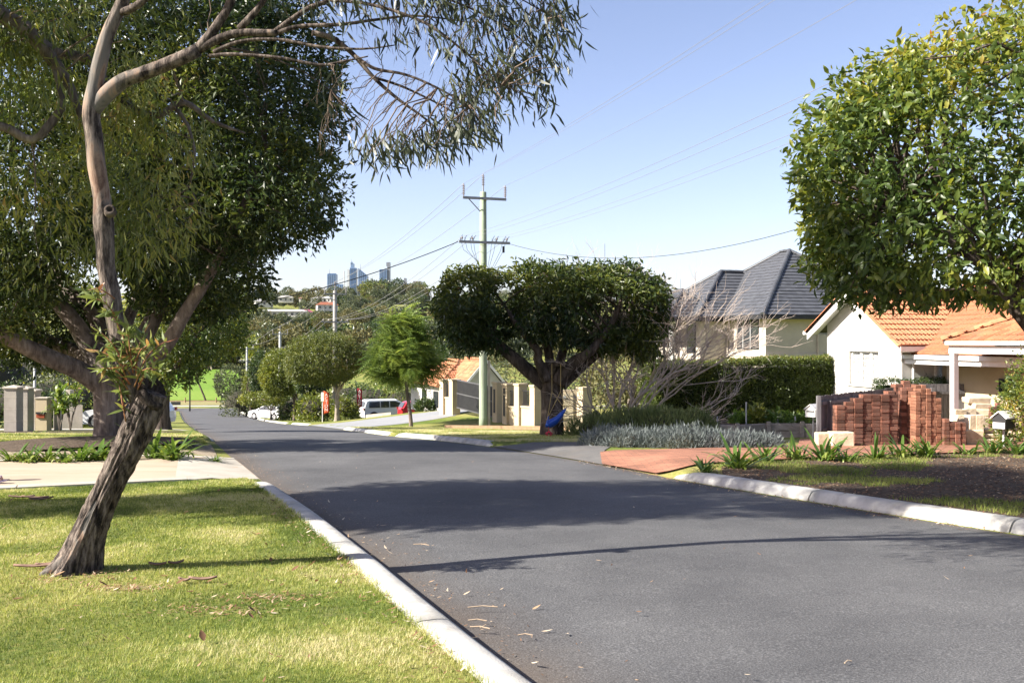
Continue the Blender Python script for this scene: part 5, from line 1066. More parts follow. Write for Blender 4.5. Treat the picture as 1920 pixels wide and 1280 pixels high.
# ---------------------------------------------------------------- orange roofed house past the pole
def far_house():
    o = at(830, 740, 66); o.z = -3.2; root = empty('orange_roof_house', o); tag(root, 'low white house with orange tiled roof behind the cream gate piers', 'house')
    d, s = U, VV; P = lambda a, b, z: Vector((o.x, o.y, 0)) + d * a + s * b + Z * z
    ez = zat(724, 66); rz = zat(676, 66)
    mb = MB(); mb.obox(P(0, 0, -3.4), d * 9, s * 4.2, Z * (ez + 3.4)); mb.build('wall', MAT['white_wall'], root)
    R = Roof(root, MAT['terracotta'], 0.36, 0.34, True)
    R.plane(None, [P(9.5, -0.5, ez), P(-0.5, -0.5, ez), P(3.2, 2.1, rz), P(6, 2.1, rz)]); R.plane(None, [P(-0.5, -0.5, ez), P(-0.5, 4.7, ez), P(3.2, 2.1, rz)])
    # projecting gable towards the viewer
    g0 = P(-3.2, 2.0, 0); W2 = 5.0
    mb = MB(); mb.prism([P(-2.2, 0.8, -3.4), P(-2.2, 3.6, -3.4), P(-2.2, 3.6, ez), P(-2.2, 2.2, rz + 0.0), P(-2.2, 0.8, ez)], d * 4); mb.build('wall', MAT['white_wall'], root)
    R.plane(None, [P(2.0, 0.5, ez - 0.15), P(-2.5, 0.5, ez - 0.15), P(-2.5, 2.2, rz + 0.1), P(2.0, 2.2, rz + 0.1)]); R.plane(None, [P(-2.5, 3.9, ez - 0.15), P(2.0, 3.9, ez - 0.15), P(2.0, 2.2, rz + 0.1), P(-2.5, 2.2, rz + 0.1)])
    R.finish('roof_tile', 260)
    ridge(root, P(-0.5, -0.5, ez), P(3.2, 2.1, rz), MAT['terracotta'], 0.1); ridge(root, P(-2.5, 2.2, rz + 0.14), P(2, 2.2, rz + 0.14), MAT['terracotta'], 0.12)
    for a, b in ((P(-2.55, 0.5, ez - 0.3), P(-2.55, 2.2, rz - 0.05)), (P(-2.55, 3.9, ez - 0.3), P(-2.55, 2.2, rz - 0.05))): mb = MB(); mb.obox(a, b - a, d * 0.05, Z * 0.22); mb.build('barge_board', MAT['white_paint'], root)
    for a in (1.0, 4.2):
        mb = MB(); mb.obox(P(a, -0.05, ez - 1.5), d * 1.3, s * 0.08, Z * 1.1); w = mb.build('window', MAT['dark_frame'], root); mb = MB(); mb.obox(P(a + 0.07, -0.065, ez - 1.43), d * 1.16, s * 0.012, Z * 0.96); mb.build('pane', MAT['glass'], w)
far_house()

# ---------------------------------------------------------------- cream front wall with piers, gate and meter box
def front_wall():
    root = empty('front_wall', (0.0, 46.6, -2.3)); tag(root, 'cream rendered front wall with square piers behind the swing tree', 'wall')
    gate = None
    lineX = lambda y: 2.95 - 0.567 * (y - 41.5)
    dr_ = Vector((-0.493, 0.870, 0)); nr = Vector((0.870, 0.493, 0)); iron = MAT['dark_frame']
    Ys = [41.5, 44.9, 46.15, 47.15, 48.0, 52.2, 53.2]; tops = [726, 722, 719, 719, 716, 711, 711]; hs = []
    for y, tp in zip(Ys, tops):
        X = lineX(y); z0 = float(gz(X, y)) - 0.1; z1 = zat(tp, y); w = 0.46; p = Vector((X, y, z0)); hs.append((p, z1))
        mb = MB(); mb.obox(p, dr_ * w, nr * w, Z * (z1 - z0 - 0.10)); pr = mb.build('pier', MAT['cream_wall'], root, bevel=0.012)
        mb = MB(); mb.obox(p - dr_ * 0.035 - nr * 0.035 + Z * (z1 - z0 - 0.10), dr_ * (w + 0.07), nr * (w + 0.07), Z * 0.10); mb.build('cap', MAT['cream_wall'], pr, bevel=0.01)
    for i, j in ((0, 1), (1, 2), (2, 3), (5, 6)):
        (p, za), (q, zb) = hs[i], hs[j]; a = p + dr_ * 0.46 + nr * 0.12; L = (q - p).length - 0.46
        if i == 0: continue
        mb = MB(); mb.obox(a, dr_ * L, nr * 0.2, Z * 0.95); lw = mb.build('wall_panel', MAT['cream_wall'], root); mb = MB(); mb.obox(a - nr * 0.04 + Z * 0.95, dr_ * L, nr * 0.28, Z * 0.08); mb.build('coping', MAT['cream_wall'], lw)
        inf = MB(); inf.obox(a + nr * 0.05 + Z * 1.06, dr_ * L, nr * 0.03, Z * 0.05); inf.obox(a + nr * 0.05 + Z * 1.70, dr_ * L, nr * 0.03, Z * 0.05)
        for k in range(int(L / 0.11)): inf.obox(a + nr * 0.05 + dr_ * (0.05 + 0.11 * k) + Z * 1.06, dr_ * 0.03, nr * 0.03, Z * 0.66)
        inf.build('railing', iron, root)
    # letter slots and intercom panels on the two middle piers
    for (p, z1), k in ((hs[3], 0), (hs[4], 1)):
        for z0, hgt in ((-1.55, 1.0), (-0.5, 0.28)) if k == 0 else ((-1.5, 1.15),):
            mb = MB(); mb.obox(Vector((p.x, p.y, z1 + z0)) + dr_ * 0.15 - nr * 0.012, dr_ * 0.18, nr * 0.02, Z * hgt); mb.build('panel', iron, root)
    # meter box
    (p, z1) = hs[0]; a = p + dr_ * 0.95 + nr * 0.1; face = Vector((0.0, -1, 0)); sx = Vector((1, 0.1, 0)).normalized()
    m0 = Vector((xat(1049, 42.6), 42.6, float(gz(xat(1049, 42.6), 42.6)) - 0.1)); Hh = zat(731, 42.6) - m0.z
    mb = MB(); mb.obox(m0, sx * 0.95, Vector((-0.1, 1, 0)) * 0.4, Z * Hh); bx = mb.build('meter_cabinet', MAT['cream_wall'], root, bevel=0.015)
    for z0, z1_ in ((Hh - 1.25, Hh - 0.70), (Hh - 0.67, Hh - 0.12)):
        mb = MB(); mb.obox(m0 + sx * 0.08 + Vector((0.003, -0.03, z0)), sx * 0.52, Vector((0, 1, 0)) * 0.03, Z * (z1_ - z0)); dr2 = mb.build('meter_door', M('cream_door', (0.66, 0.57, 0.40), (0.6, 0.52, 0.36), rough=0.6), bx, bevel=0.008)
        mb = MB(); c = m0 + sx * 0.22 + Vector((0, -0.03, z0 + 0.36)); mb.cyl(c, c + Vector((0, -0.012, 0)), 0.065, n=16); mb.build('meter_glass', MAT['gutter'], dr2)
    # steel gate
    (p, z1), (q, _) = hs[4], hs[5]; g0 = p + dr_ * 0.50 + nr * 0.2; L = (q - p).length - 0.56; zb = float(gz(g0.x, g0.y)) + 0.15
    gt = empty('driveway_gate', (g0.x, g0.y, zb)); tag(gt, 'black steel driveway gate between the cream piers behind the power pole', 'gate')
    B0 = Vector((g0.x, g0.y, zb)); rise = Z * 0.25
    mb = MB()
    for zz in (0.0, 0.75, 1.45): mb.obox(B0 + Z * zz, dr_ * L + rise, nr * 0.05, Z * 0.06)
    mb.build('gate_frame', MAT['steel_dark'], gt)
    for k in range(int(L / 0.12)):
        mb = MB(); mb.obox(B0 + dr_ * (0.06 + 0.12 * k) + rise * (0.12 * k / L) + nr * 0.012, dr_ * 0.085, nr * 0.02, Z * 1.46); mb.build('slat', iron, gt)
front_wall()
# timber edging in front of the wall
def sleeper(name, p, q, w, h, mat, parent=None, dz=0.0):
    p, q = Vector(p), Vector(q); d = (q - p); n = Vector((-d.y, d.x, 0)).normalized(); mb = MB(); mb.obox(p + Z * dz, d, n * w, Z * h); return mb.build(name, mat, parent, bevel=0.012)
MAT['sleeper'] = M('weathered_sleeper', (0.40, 0.36, 0.31), (0.27, 0.235, 0.20), scale=7, rough=0.95, bump=0.6, bscale=25, stretch=(1, 1, 4), dirt=(0.12, 0.10, 0.085), dirt_scale=2, dirt_amt=0.5)
MAT['timber'] = M('brown_timber', (0.30, 0.20, 0.12), (0.22, 0.145, 0.085), scale=8, rough=0.9, bump=0.4, bscale=20)
e0, e1 = gp(833, 806), gp(1072, 801); e1 = gvec(xat(1072, 38.2), 38.2); e0 = gvec(xat(833, 42.5), 42.5)
o = sleeper('timber_edging', e0, e1, 0.12, 0.16, MAT['timber']); tag(o, 'long brown timber edging along the sandy footpath by the pole', 'edging')

# ---------------------------------------------------------------- paling fence, limestone and brick stacks
MAT['paling'] = M('grey_paling', (0.165, 0.155, 0.16), (0.10, 0.095, 0.10), scale=6, rough=0.95, bump=0.5, bscale=18, stretch=(6, 6, 0.6), vary=0.25, dirt=(0.06, 0.055, 0.055), dirt_scale=3, dirt_amt=0.5)
def fence(label, p, q, zt0, zt1, pw=0.105, posts=2, front=None):
    p, q = Vector(p), Vector(q); L = (q - p).length; d = (q - p).normalized(); n = Vector((d.y, -d.x, 0)); n = n if n.y < 0 else -n
    root = empty('paling_fence', (p.x, p.y, float(gz(p.x, p.y)))); tag(root, label, 'fence'); k = int(L / pw)
    for i in range(k):
        a = p + d * (i * pw); zt = zt0 + (zt1 - zt0) * i / k + random.uniform(-0.015, 0.015); zb = float(gz(a.x, a.y)) + 0.02
        mb = MB(); t = random.uniform(0, 0.006); mb.obox(Vector((a.x, a.y, zb)) + n * t, d * (pw - random.uniform(0.006, 0.012)), n * 0.018, Z * (zt - zb)); mb.build('paling', MAT['paling'], root)
    for f in (0.2, 0.8):
        za = lambda t: float(gz(p.x, p.y)) + (zt0 - float(gz(p.x, p.y))) * f + (zt1 - zt0) * t * f
        mb = MB(); mb.obox(Vector((p.x, p.y, za(0))) + n * 0.026, Vector(((q - p).x, (q - p).y, za(1) - za(0))), n * 0.05, Z * 0.08); mb.build('rail', MAT['paling'], root)
    for i in range(posts):
        a = p + (q - p) * (i / max(1, posts - 1)) * 0.98 + d * 0.3; zb = float(gz(a.x, a.y)); mb = MB(); mb.obox(Vector((a.x, a.y, zb)) + n * 0.078, d * 0.1, n * 0.08, Z * (zt0 - zb - 0.12)); mb.build('post', MAT['paling'], root)
fence('weathered grey paling fence running back beside the left brick stack', (7.42, 24.0, 0), (11.3, 28.9, 0), zat(742, 24), zat(725, 28.9), posts=4)
fence('weathered grey paling fence behind the carport post', (11.9, 29.1, 0), (15.6, 29.4, 0), zat(719, 29.1), zat(719, 29.3), posts=3)
fp_ = gvec(7.36, 23.95); mb = MB(); mb.box(fp_.x - 0.05, fp_.x + 0.05, fp_.y - 0.11, fp_.y - 0.01, fp_.z, zat(741, 24)); tag(mb.build('fence_post', MAT['paling'], None, bevel=0.008), 'pale upright end post of the grey fence by the raised bed', 'post')
MAT['brick'] = M('red_brick', (0.19, 0.078, 0.048), (0.10, 0.046, 0.034), scale=9, rough=0.92, bump=0.5, bscale=60, vary=0.55, dirt=(0.28, 0.19, 0.14), dirt_scale=5, dirt_amt=0.3)
MAT['orange_brick'] = M('orange_brick', (0.27, 0.118, 0.068), (0.17, 0.076, 0.048), scale=9, rough=0.92, bump=0.5, bscale=60, vary=0.4, dirt=(0.34, 0.22, 0.15), dirt_scale=5, dirt_amt=0.3)
MAT['limestone'] = M('limestone', (0.62, 0.52, 0.38), (0.50, 0.40, 0.28), scale=3, rough=0.95, bump=0.9, bscale=16, vary=0.12, dirt=(0.30, 0.22, 0.16), dirt_scale=2.2, dirt_amt=0.45)
def brick_mesh(lx, ly, lz, mat, name='brick', jit=0.004, seed=0):
    rr = random.Random(seed); bm = bmesh.new(); bmesh.ops.create_cube(bm, size=1.0)
    for v in bm.verts: v.co = Vector((v.co.x * lx, v.co.y * ly, v.co.z * lz)) + Vector((rr.uniform(-jit, jit), rr.uniform(-jit, jit), rr.uniform(-jit, jit)))
    bmesh.ops.bevel(bm, geom=bm.edges[:], offset=0.005 if lx < 0.3 else 0.018, segments=1, affect='EDGES'); me = bpy.data.meshes.new(name); bm.to_mesh(me); bm.free(); me.materials.append(mat); return me
def stack(label, px0, px1, Y, heights, mat, depth=2, header=False, rz=0.25, dz=0.0, bl=(0.23, 0.11, 0.076)):
    """loose brick stack: heights = courses for each column from left to right"""
    Y -= 0.9; lx, ly, lz = bl; lx_, ly_ = (ly, lx) if header else (lx, ly); n = len(heights); x0 = xat(px0, Y); x1 = xat(px1, Y); pitch = (x1 - x0) / n
    z0 = float(gz((x0 + x1) / 2, Y)) + 0.02 + dz; root = empty('brick_stack', ((x0 + x1) / 2, Y, z0)); tag(root, label, 'bricks', 'stacks of salvaged bricks beside the red driveway')
    var = [brick_mesh(min(lx_, pitch - 0.008), ly_, lz - 0.003, mat, 'brick', 0.004, q) for q in range(5)]; c, s = math.cos(rz * 0.35), math.sin(rz * 0.35)
    for i, h in enumerate(heights):
        for dpt in range(depth):
            hh = h if dpt == 0 else max(1, h + random.choice((-1, 0, 0, 0, 1)))
            for k in range(hh):
                if dpt > 0 and k < hh - 6 and 0 < i < n - 1: continue
                if dpt > 0 and k < h - 1 and i > 0: continue
                o = bpy.data.objects.new('brick', random.choice(var)); COL.objects.link(o); o.parent = root
                lx0 = (i + 0.5) * pitch - (x1 - x0) / 2 + random.uniform(-0.005, 0.005); ly0 = dpt * (ly_ + 0.01) + random.uniform(-0.009, 0.006) + 0.012 * math.sin(i * 2.3) + ly_ / 2
                o.location = (lx0 * c - ly0 * s, lx0 * s + ly0 * c, (k + 0.5) * lz); o.rotation_euler = (random.uniform(-0.01, 0.01), random.uniform(-0.015, 0.015), rz * 0.35 + random.uniform(-0.02, 0.02))
stack('wide stack of dark red bricks with a stepped top beside the grey fence', 1567, 1686, 21.9, [11, 12, 13, 14, 14, 14, 14], MAT['brick'], 2, rz=0.2)
stack('tall narrow stack of red bricks in the middle of the row', 1690, 1712, 22.15, [16, 16], MAT['brick'], 2, rz=-0.2)
stack('low top layer of loose red bricks on the tallest heap behind', 1664, 1722, 22.8, [15, 17, 18, 17], MAT['brick'], 2, rz=0.3)
stack('tall orange brick stack with tight thin courses', 1716, 1766, 21.8, [17, 18, 18, 17, 15], MAT['orange_brick'], 2, True, 0.1, bl=(0.23, 0.115, 0.066))
stack('low stub of red bricks at the foot of the orange stack', 1770, 1812, 21.7, [7, 6, 6, 6], MAT['brick'], 2, True, 0.0, bl=(0.23, 0.135, 0.08))
stack('few loose red bricks lying behind the limestone blocks', 1858, 1882, 22.6, [9, 10], MAT['brick'], 1, rz=0.3, dz=0.12)
random.seed(9)
blk = [(1533, 1562, 820, 846, 22.9, 'squat limestone block leaning by the fence foot'), (1561, 1602, 818, 846, 22.7, 'pinkish limestone block in front of the brick stack'),
       (1812, 1846, 806, 834, 23.2, 'broad weathered limestone block beside the brick stub'), (1818, 1831, 778, 806, 23.3, 'upright lit limestone slab on the broad block'), (1832, 1846, 778, 806, 23.3, 'upright shaded limestone slab on the broad block'),
       (1795, 1818, 778, 808, 23.9, 'grey limestone block set behind the upright slabs'), (1790, 1812, 768, 778, 24.1, 'small flat limestone piece at the carport post foot'), (1812, 1832, 766, 777, 24.2, 'rough limestone lump next to the post foot'),
       (1815, 1859, 745, 756, 24.6, 'top limestone block of the tall pale stack'), (1826, 1860, 756, 767, 24.5, 'second limestone block of the tall pale stack'), (1828, 1861, 767, 781, 24.4, 'third limestone block of the tall pale stack'), (1842, 1860, 781, 803, 24.2, 'lower limestone block of the tall pale stack'),
       (1846, 1877, 804, 812, 23.4, 'upper thin limestone slab near the black letterbox'), (1846, 1878, 813, 822, 23.3, 'middle thin limestone slab near the black letterbox'), (1845, 1879, 823, 833, 23.2, 'bottom thin limestone slab near the black letterbox'), (1862, 1915, 776, 808, 24.8, 'long pale limestone block behind the black letterbox')]
for k, (a, b, t, bt, Y, lab) in enumerate(blk):
    Y -= 2.2
    w = (b - a) / FPX * Y; h = (bt - t) / FPX * Y; dd = max(0.22, min(0.35, w * 0.8)); me = brick_mesh(w * 0.985, dd, h * 0.985, MAT['limestone'], 'limestone_block', 0.012, k)
    o = bpy.data.objects.new('limestone_block', me); COL.objects.link(o); zc = zat((t + bt) / 2, Y); 
    if bt > 825: zc = max(zc, float(gz(xat((a + b) / 2, Y), Y)) + h / 2)
    o.location = (xat((a + b) / 2, Y), Y + dd / 2, zc); o.rotation_euler = (0, 0, random.uniform(-0.1, 0.12)); tag(o, lab, 'stone block', 'limestone blocks by the driveway')
# core that carries the upper blocks
for (a, b, t, bt, Y, lab) in ((1808, 1862, 781, 834, 22.5, 'pale limestone block bearing the tall pale stack from behind'), (1850, 1880, 780, 834, 22.2, 'limestone block hidden behind the thin slabs')):
    w = (b - a) / FPX * Y; z1 = zat(t, Y) - 0.01; z0 = float(gz(xat((a + b) / 2, Y), Y)); me = brick_mesh(w, 0.4, z1 - z0, MAT['limestone'], 'limestone_block', 0.012, 40); o = bpy.data.objects.new('limestone_block', me); COL.objects.link(o); o.location = (xat((a + b) / 2, Y), Y + 0.2, (z0 + z1) / 2); tag(o, lab, 'stone block', 'limestone blocks by the driveway')

# ---------------------------------------------------------------- letterboxes and raised bed
def letterbox(loc, w, dpt, h, post_h, body, roofm, label, plate=None, rz=0.0):
    root = empty('letterbox', loc, rz); tag(root, label, 'letterbox'); x, y, z = loc; zz = post_h
    def part(name, mb, mat, bev=0.0): o = mb.build(name, mat, None, bevel=bev); o.parent = root; return o
    mb = MB(); mb.cyl((0, 0, 0), (0, 0, zz), 0.025, n=8); part('post', mb, MAT['gutter'])
    mb = MB(); mb.prism([(-w / 2, -dpt / 2, zz), (w / 2, -dpt / 2, zz), (w / 2, -dpt / 2, zz + h * 0.62), (0, -dpt / 2, zz + h * 0.97), (-w / 2, -dpt / 2, zz + h * 0.62)], (0, dpt, 0)); part('body', mb, body)
    for sg in (-1, 1):
        mb = MB(); mb.prism([(sg * (w / 2 + 0.03), -dpt / 2 - 0.03, zz + h * 0.60), (0, -dpt / 2 - 0.03, zz + h), (0, -dpt / 2 - 0.03, zz + h + 0.02), (sg * (w / 2 + 0.03), -dpt / 2 - 0.03, zz + h * 0.60 + 0.02)], (0, dpt + 0.06, 0)); part('roof', mb, roofm)
    mb = MB(); mb.box(-w * 0.38, w * 0.38, -dpt / 2 - 0.006, -dpt / 2, zz + h * 0.42, zz + h * 0.5); part('slot', mb, MAT['dark_frame'])
    if plate: mb = MB(); mb.box(-w * 0.45, w * 0.45, -dpt / 2 - 0.012, -dpt / 2 - 0.007, zz + h * 0.03, zz + h * 0.38); part('plate', mb, plate)
g = gvec(xat(1882, 20.0), 20.0); letterbox(g, 0.26, 0.40, 0.34, zat(803, 20) - g.z, MAT['dark_frame'], MAT['white_paint'], 'black letterbox with pale roof and white front plate on a post', MAT['white_paint'], -0.9)
g = gvec(xat(1525, 24.6), 24.6); letterbox(g, 0.26, 0.36, 0.30, zat(781, 24.6) - g.z, MAT['white_paint'], MAT['white_paint'], 'white letterbox on a post left of the grey fence', None, -0.7)
def raised_bed():
    q = [(1330, 1377, 795, 824), (1377, 1441, 797, 822), (1441, 1502, 795, 821), (1502, 1532, 795, 824)]; Y = 26.6; root = empty('raised_garden_bed', (xat(1430, Y), Y, float(gz(xat(1430, Y), Y)))); tag(root, 'raised garden bed of weathered timber sleepers before the hedge', 'garden bed')
    pts = [(4.95, 25.6), (5.75, 26.3), (6.55, 26.7), (7.3, 26.3), (7.9, 26.9)]
    pts = [(xat(1330, 26.2), 26.2), (xat(1382, 25.9), 25.9), (xat(1440, 26.5), 26.5), (xat(1503, 26.5), 26.5), (xat(1536, 26.2), 26.2)]
    zt = zat(795, 26.2)
    for (a, b) in zip(pts[:-1], pts[1:]):
        for k in range(2):
            zb = zt - 0.2 * (k + 1) + 0.005; sleeper('sleeper', (a[0] + 0.02, a[1] + 0.01 * k, zb), (b[0] - 0.02, b[1] + 0.01 * k, zb), 0.1, 0.19, MAT['sleeper'], root)
    for a in pts[1:4]: mb = MB(); mb.box(a[0] - 0.05, a[0] + 0.05, a[1] - 0.09, a[1] - 0.01, zt - 0.45, zt + 0.05); mb.build('post', MAT['sleeper'], root)
    for a, b in ((pts[0], (pts[0][0] + 0.6, 28.2)), (pts[-1], (pts[-1][0] + 0.5, 28.4))): sleeper('sleeper', (a[0], a[1], zt - 0.2), (b[0], b[1], zt - 0.2), 0.1, 0.19, MAT['sleeper'], root)
    mb = MB(); mb.prism([(pts[0][0], pts[0][1] + 0.08, zt - 0.08), *[(p[0], p[1] + 0.1, zt - 0.08) for p in pts[1:]], (pts[-1][0] + 0.5, 28.4, zt - 0.08), (pts[0][0] + 0.6, 28.2, zt - 0.08)], (0, 0, 0.03)); mb.build('soil', MAT['mulch'], root)
    for k, px in enumerate((1345, 1399, 1458, 1491)): mb = MB(); mb.cyl((xat(px, 26.8), 26.8, zt - 0.1), (xat(px, 26.8), 26.8, zt + (0.55 if k == 1 else 0.16)), 0.02, n=7); mb.build('stake', MAT['gutter'], root)
    return zt
BED_Z = raised_bed()
# ================================================================== garden plants
def hedge(name, label, p, q, zt0, zt1, depth, n, leaf, mat, seed, cat='hedge', core=(0.018, 0.022, 0.01), tint=(0.35, 0.4), top_tint=0.25):
    """clipped hedge from p to q (x,y): leaf shell over a dark twiggy core"""
    r = np.random.default_rng(seed); p, q = Vector((*p, 0)), Vector((*q, 0)); d = (q - p); L = d.length; dn = d.normalized(); nb = Vector((-dn.y, dn.x, 0)); nb = nb if nb.y > 0 else -nb
    zb = float(gz(p.x, p.y)); root = empty(name, (p.x, p.y, zb)); tag(root, label, cat)
    mb = MB(); zz = min(zt0, zt1) - 0.14; mb.obox(Vector((p.x, p.y, zb)) + dn * 0.1 + nb * 0.1, dn * (L - 0.2), nb * (depth - 0.2), Z * (zz - zb)); mb.build('core', M('hedge_core', core, core, rough=1.0), root)
    a = r.random(n); w = np.array([L * (zt0 - zb), L * depth, depth * (zt0 - zb) * 2]); k = r.choice(3, n, p=w / w.sum()); s = r.random(n); t = r.random(n); skin = np.abs(r.normal(0, 0.06, n))
    zt = zt0 + (zt1 - zt0) * s; H = zt - zb
    pos = np.zeros((n, 3)); out = np.zeros((n, 3)); DN, NB = np.array(dn), np.array(nb); P0 = np.array([p.x, p.y, zb])
    f = k == 0; pos[f] = P0 + DN * (s[f] * L)[:, None] + NB * skin[f][:, None] + np.array([0, 0, 1]) * (t[f] * H[f])[:, None]; out[f] = -NB
    f = k == 1; pos[f] = P0 + DN * (s[f] * L)[:, None] + NB * (t[f] * depth)[:, None] + np.array([0, 0, 1]) * (H[f] - skin[f])[:, None]; out[f] = (0, 0, 1)
    f = k == 2; e = np.where(r.random(n) < 0.5, 0.0, 1.0); pos[f] = P0 + DN * (e[f] * L + (0.5 - e[f]) * 2 * skin[f])[:, None] + NB * (t[f] * depth)[:, None] + np.array([0, 0, 1]) * (s[f] * H[f])[:, None]; out[f] = DN * (e[f] * 2 - 1)[:, None]
    pos += out * (0.12 * (vnoise(pos, 2.2, seed, 2) - 0.5) * 2)[:, None] + r.normal(0, 0.02, pos.shape)
    per = 3; pos = np.repeat(pos, per, 0) + r.normal(0, 0.035, (n * per, 3)); out = np.repeat(out, per, 0); dd = unit(out * 0.5 + r.normal(0, 0.7, pos.shape) + np.array([0, 0, 0.25]))
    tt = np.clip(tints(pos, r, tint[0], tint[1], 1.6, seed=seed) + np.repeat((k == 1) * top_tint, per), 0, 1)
    crown_obj('foliage', tmpl_diamond(0.24, 0.15, 0.06), pos, dd, leaf * r.uniform(0.6, 1.3, len(pos)), tt, MAT[mat], root, r, 0.2)
    return root
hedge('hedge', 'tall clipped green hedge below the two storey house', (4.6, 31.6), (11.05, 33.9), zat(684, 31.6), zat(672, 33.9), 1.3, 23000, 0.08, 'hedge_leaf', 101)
hedge('hedge', 'low narrow clipped hedge on top of the grey fence line', (10.9, 29.6), (15.8, 30.0), zat(712, 29.6), zat(713, 30.0), 0.5, 5200, 0.06, 'dark_leaf', 102)

def mound(name, label, blobs, n, size, tm, mat, seed, droop=-0.8, cat='shrub', tint=(0.45, 0.4), jit=0.45, up=0.9, per=1, group=None, core=True, spread=0.05):
    r = np.random.default_rng(seed); c0 = blobs[0][0]; zb = float(gz(c0[0], c0[1])); root = empty(name, (c0[0], c0[1], zb)); tag(root, label, cat, group)
    if core:
        mb = MB()
        for (c, R) in blobs:
            nseg = 12; prof = [(R[0] * 0.78 * math.cos(t), R[2] * 0.78 * math.sin(t)) for t in np.linspace(0, math.pi / 2 * 0.98, 6)]
            V = []; 
            for rr, zz in prof:
                for i in range(nseg): t = 2 * math.pi * i / nseg; V.append((c[0] + rr * math.cos(t), c[1] + rr * R[1] / R[0] * math.sin(t), c[2] + zz))
            F = [(j * nseg + i, j * nseg + (i + 1) % nseg, (j + 1) * nseg + (i + 1) % nseg, (j + 1) * nseg + i) for j in range(5) for i in range(nseg)]; mb.add(V, F)
        mb.build('core', M('shrub_core', (0.03, 0.032, 0.018), (0.045, 0.04, 0.03), rough=1.0), root)
    if cat == 'tree': limb('trunk', [(c0[0], c0[1], zb - 0.2, 0.2), (c0[0] + 0.1, c0[1], zb + (c0[2] - zb) * 0.5, 0.15), (c0[0], c0[1], c0[2], 0.08)], MAT['bark_grey'], root, 0.4, 10, 0.08)
    P, out = in_blobs(n, blobs, r, 0.16, 0.22, seed, 2.4, None, 0.2, 2.0); k = P[:, 2] > gz(P[:, 0], P[:, 1]) - 0.02; P, out = P[k], out[k]
    pos = np.repeat(P, per, 0) + r.normal(0, spread, (len(P) * per, 3)); o2 = np.repeat(out, per, 0); d = unit(o2 * 0.8 + np.array([0, 0, up]) + r.normal(0, jit, pos.shape))
    crown_obj('foliage', tm, pos, d, size * r.uniform(0.6, 1.3, len(pos)), tints(pos, r, tint[0], tint[1], 3.0, seed=seed), MAT[mat], root, r, 0.0); return root
spike = (np.array([(-0.06, 0, 0), (0.06, 0, 0), (0.05, 0.55, 0.02), (0, 1, -0.03), (-0.05, 0.55, 0.02)]), np.array([(0, 1, 2), (0, 2, 4), (4, 2, 3)]))
def gb(px, py, Y, rx, ry, rz): x = xat(px, Y); return ((x, Y, float(gz(x, Y))), (rx, ry, rz))
mound('rosemary_bush', 'broad green rosemary bush in front of the hedge', [gb(1130, 800, 27.6, 0.95, 0.8, 0.62), gb(1185, 800, 26.6, 1.15, 0.9, 0.72), gb(1245, 800, 26.2, 1.1, 0.9, 0.78), gb(1295, 800, 26.4, 0.75, 0.8, 0.72)], 13000, 0.16, spike, 'rosemary', 111, per=2)
for k, (px, Y, R, lab) in enumerate(((1135, 22.6, 0.55, 'grey lavender clump at the crossover end of the row'), (1180, 22.2, 0.6, 'grey lavender clump second along the row'), (1232, 22.0, 0.55, 'grey lavender clump third along the row'), (1285, 21.7, 0.65, 'tallest grey lavender clump mid row below the rosemary'), (1340, 21.6, 0.52, 'grey lavender clump before the raised bed corner'), (1390, 21.5, 0.42, 'grey lavender clump before the timber sleepers'), (1432, 21.6, 0.34, 'small grey lavender clump at the brick driveway end'))):
    Y -= 1.3; mound('lavender_clump', lab, [gb(px, 0, Y, R, R * 0.85, R * 0.60)], 2600, 0.10, spike, 'lavender', 120 + k, per=2, group='lavender along the brick driveway', up=0.7, jit=0.6)
mound('shrub', 'leafy green shrub at the picture edge beside the black letterbox', [gb(1925, 0, 20.2, 0.62, 0.6, 1.1), ((xat(1915, 20.2), 20.2, -0.1), (0.5, 0.5, 0.95)), ((xat(1945, 20.0), 20.0, 0.6), (0.6, 0.5, 0.9))], 3600, 0.075, tmpl_diamond(0.26, 0.2, 0.06), 'box_leaf', 131, per=3, up=0.2, jit=0.8, tint=(0.5, 0.5), core=False, spread=0.07)
for k, (px, Y, R, h, mt, lab) in enumerate(((1420, 27.2, 0.28, 0.45, 'yellow_leaf', 'tall leafy vegetable plant tied to a stake in the raised bed'), (1463, 27.1, 0.4, 0.22, 'strap', 'low bright green vegetable row in the raised bed'), (1510, 27.2, 0.38, 0.2, 'strap', 'low bright green vegetable patch by the letterbox end'), (1388, 27.3, 0.25, 0.2, 'strap', 'small green seedling tuft in the raised bed'))):
    x = xat(px, Y); mound('vegetable_plant', lab, [((x, Y, BED_Z - 0.06), (R, R, h))], 260, 0.14, tmpl_diamond(0.3, 0.3, 0.06), mt, 140 + k, per=3, core=False, cat='plant', spread=0.06, up=0.4, jit=0.7)
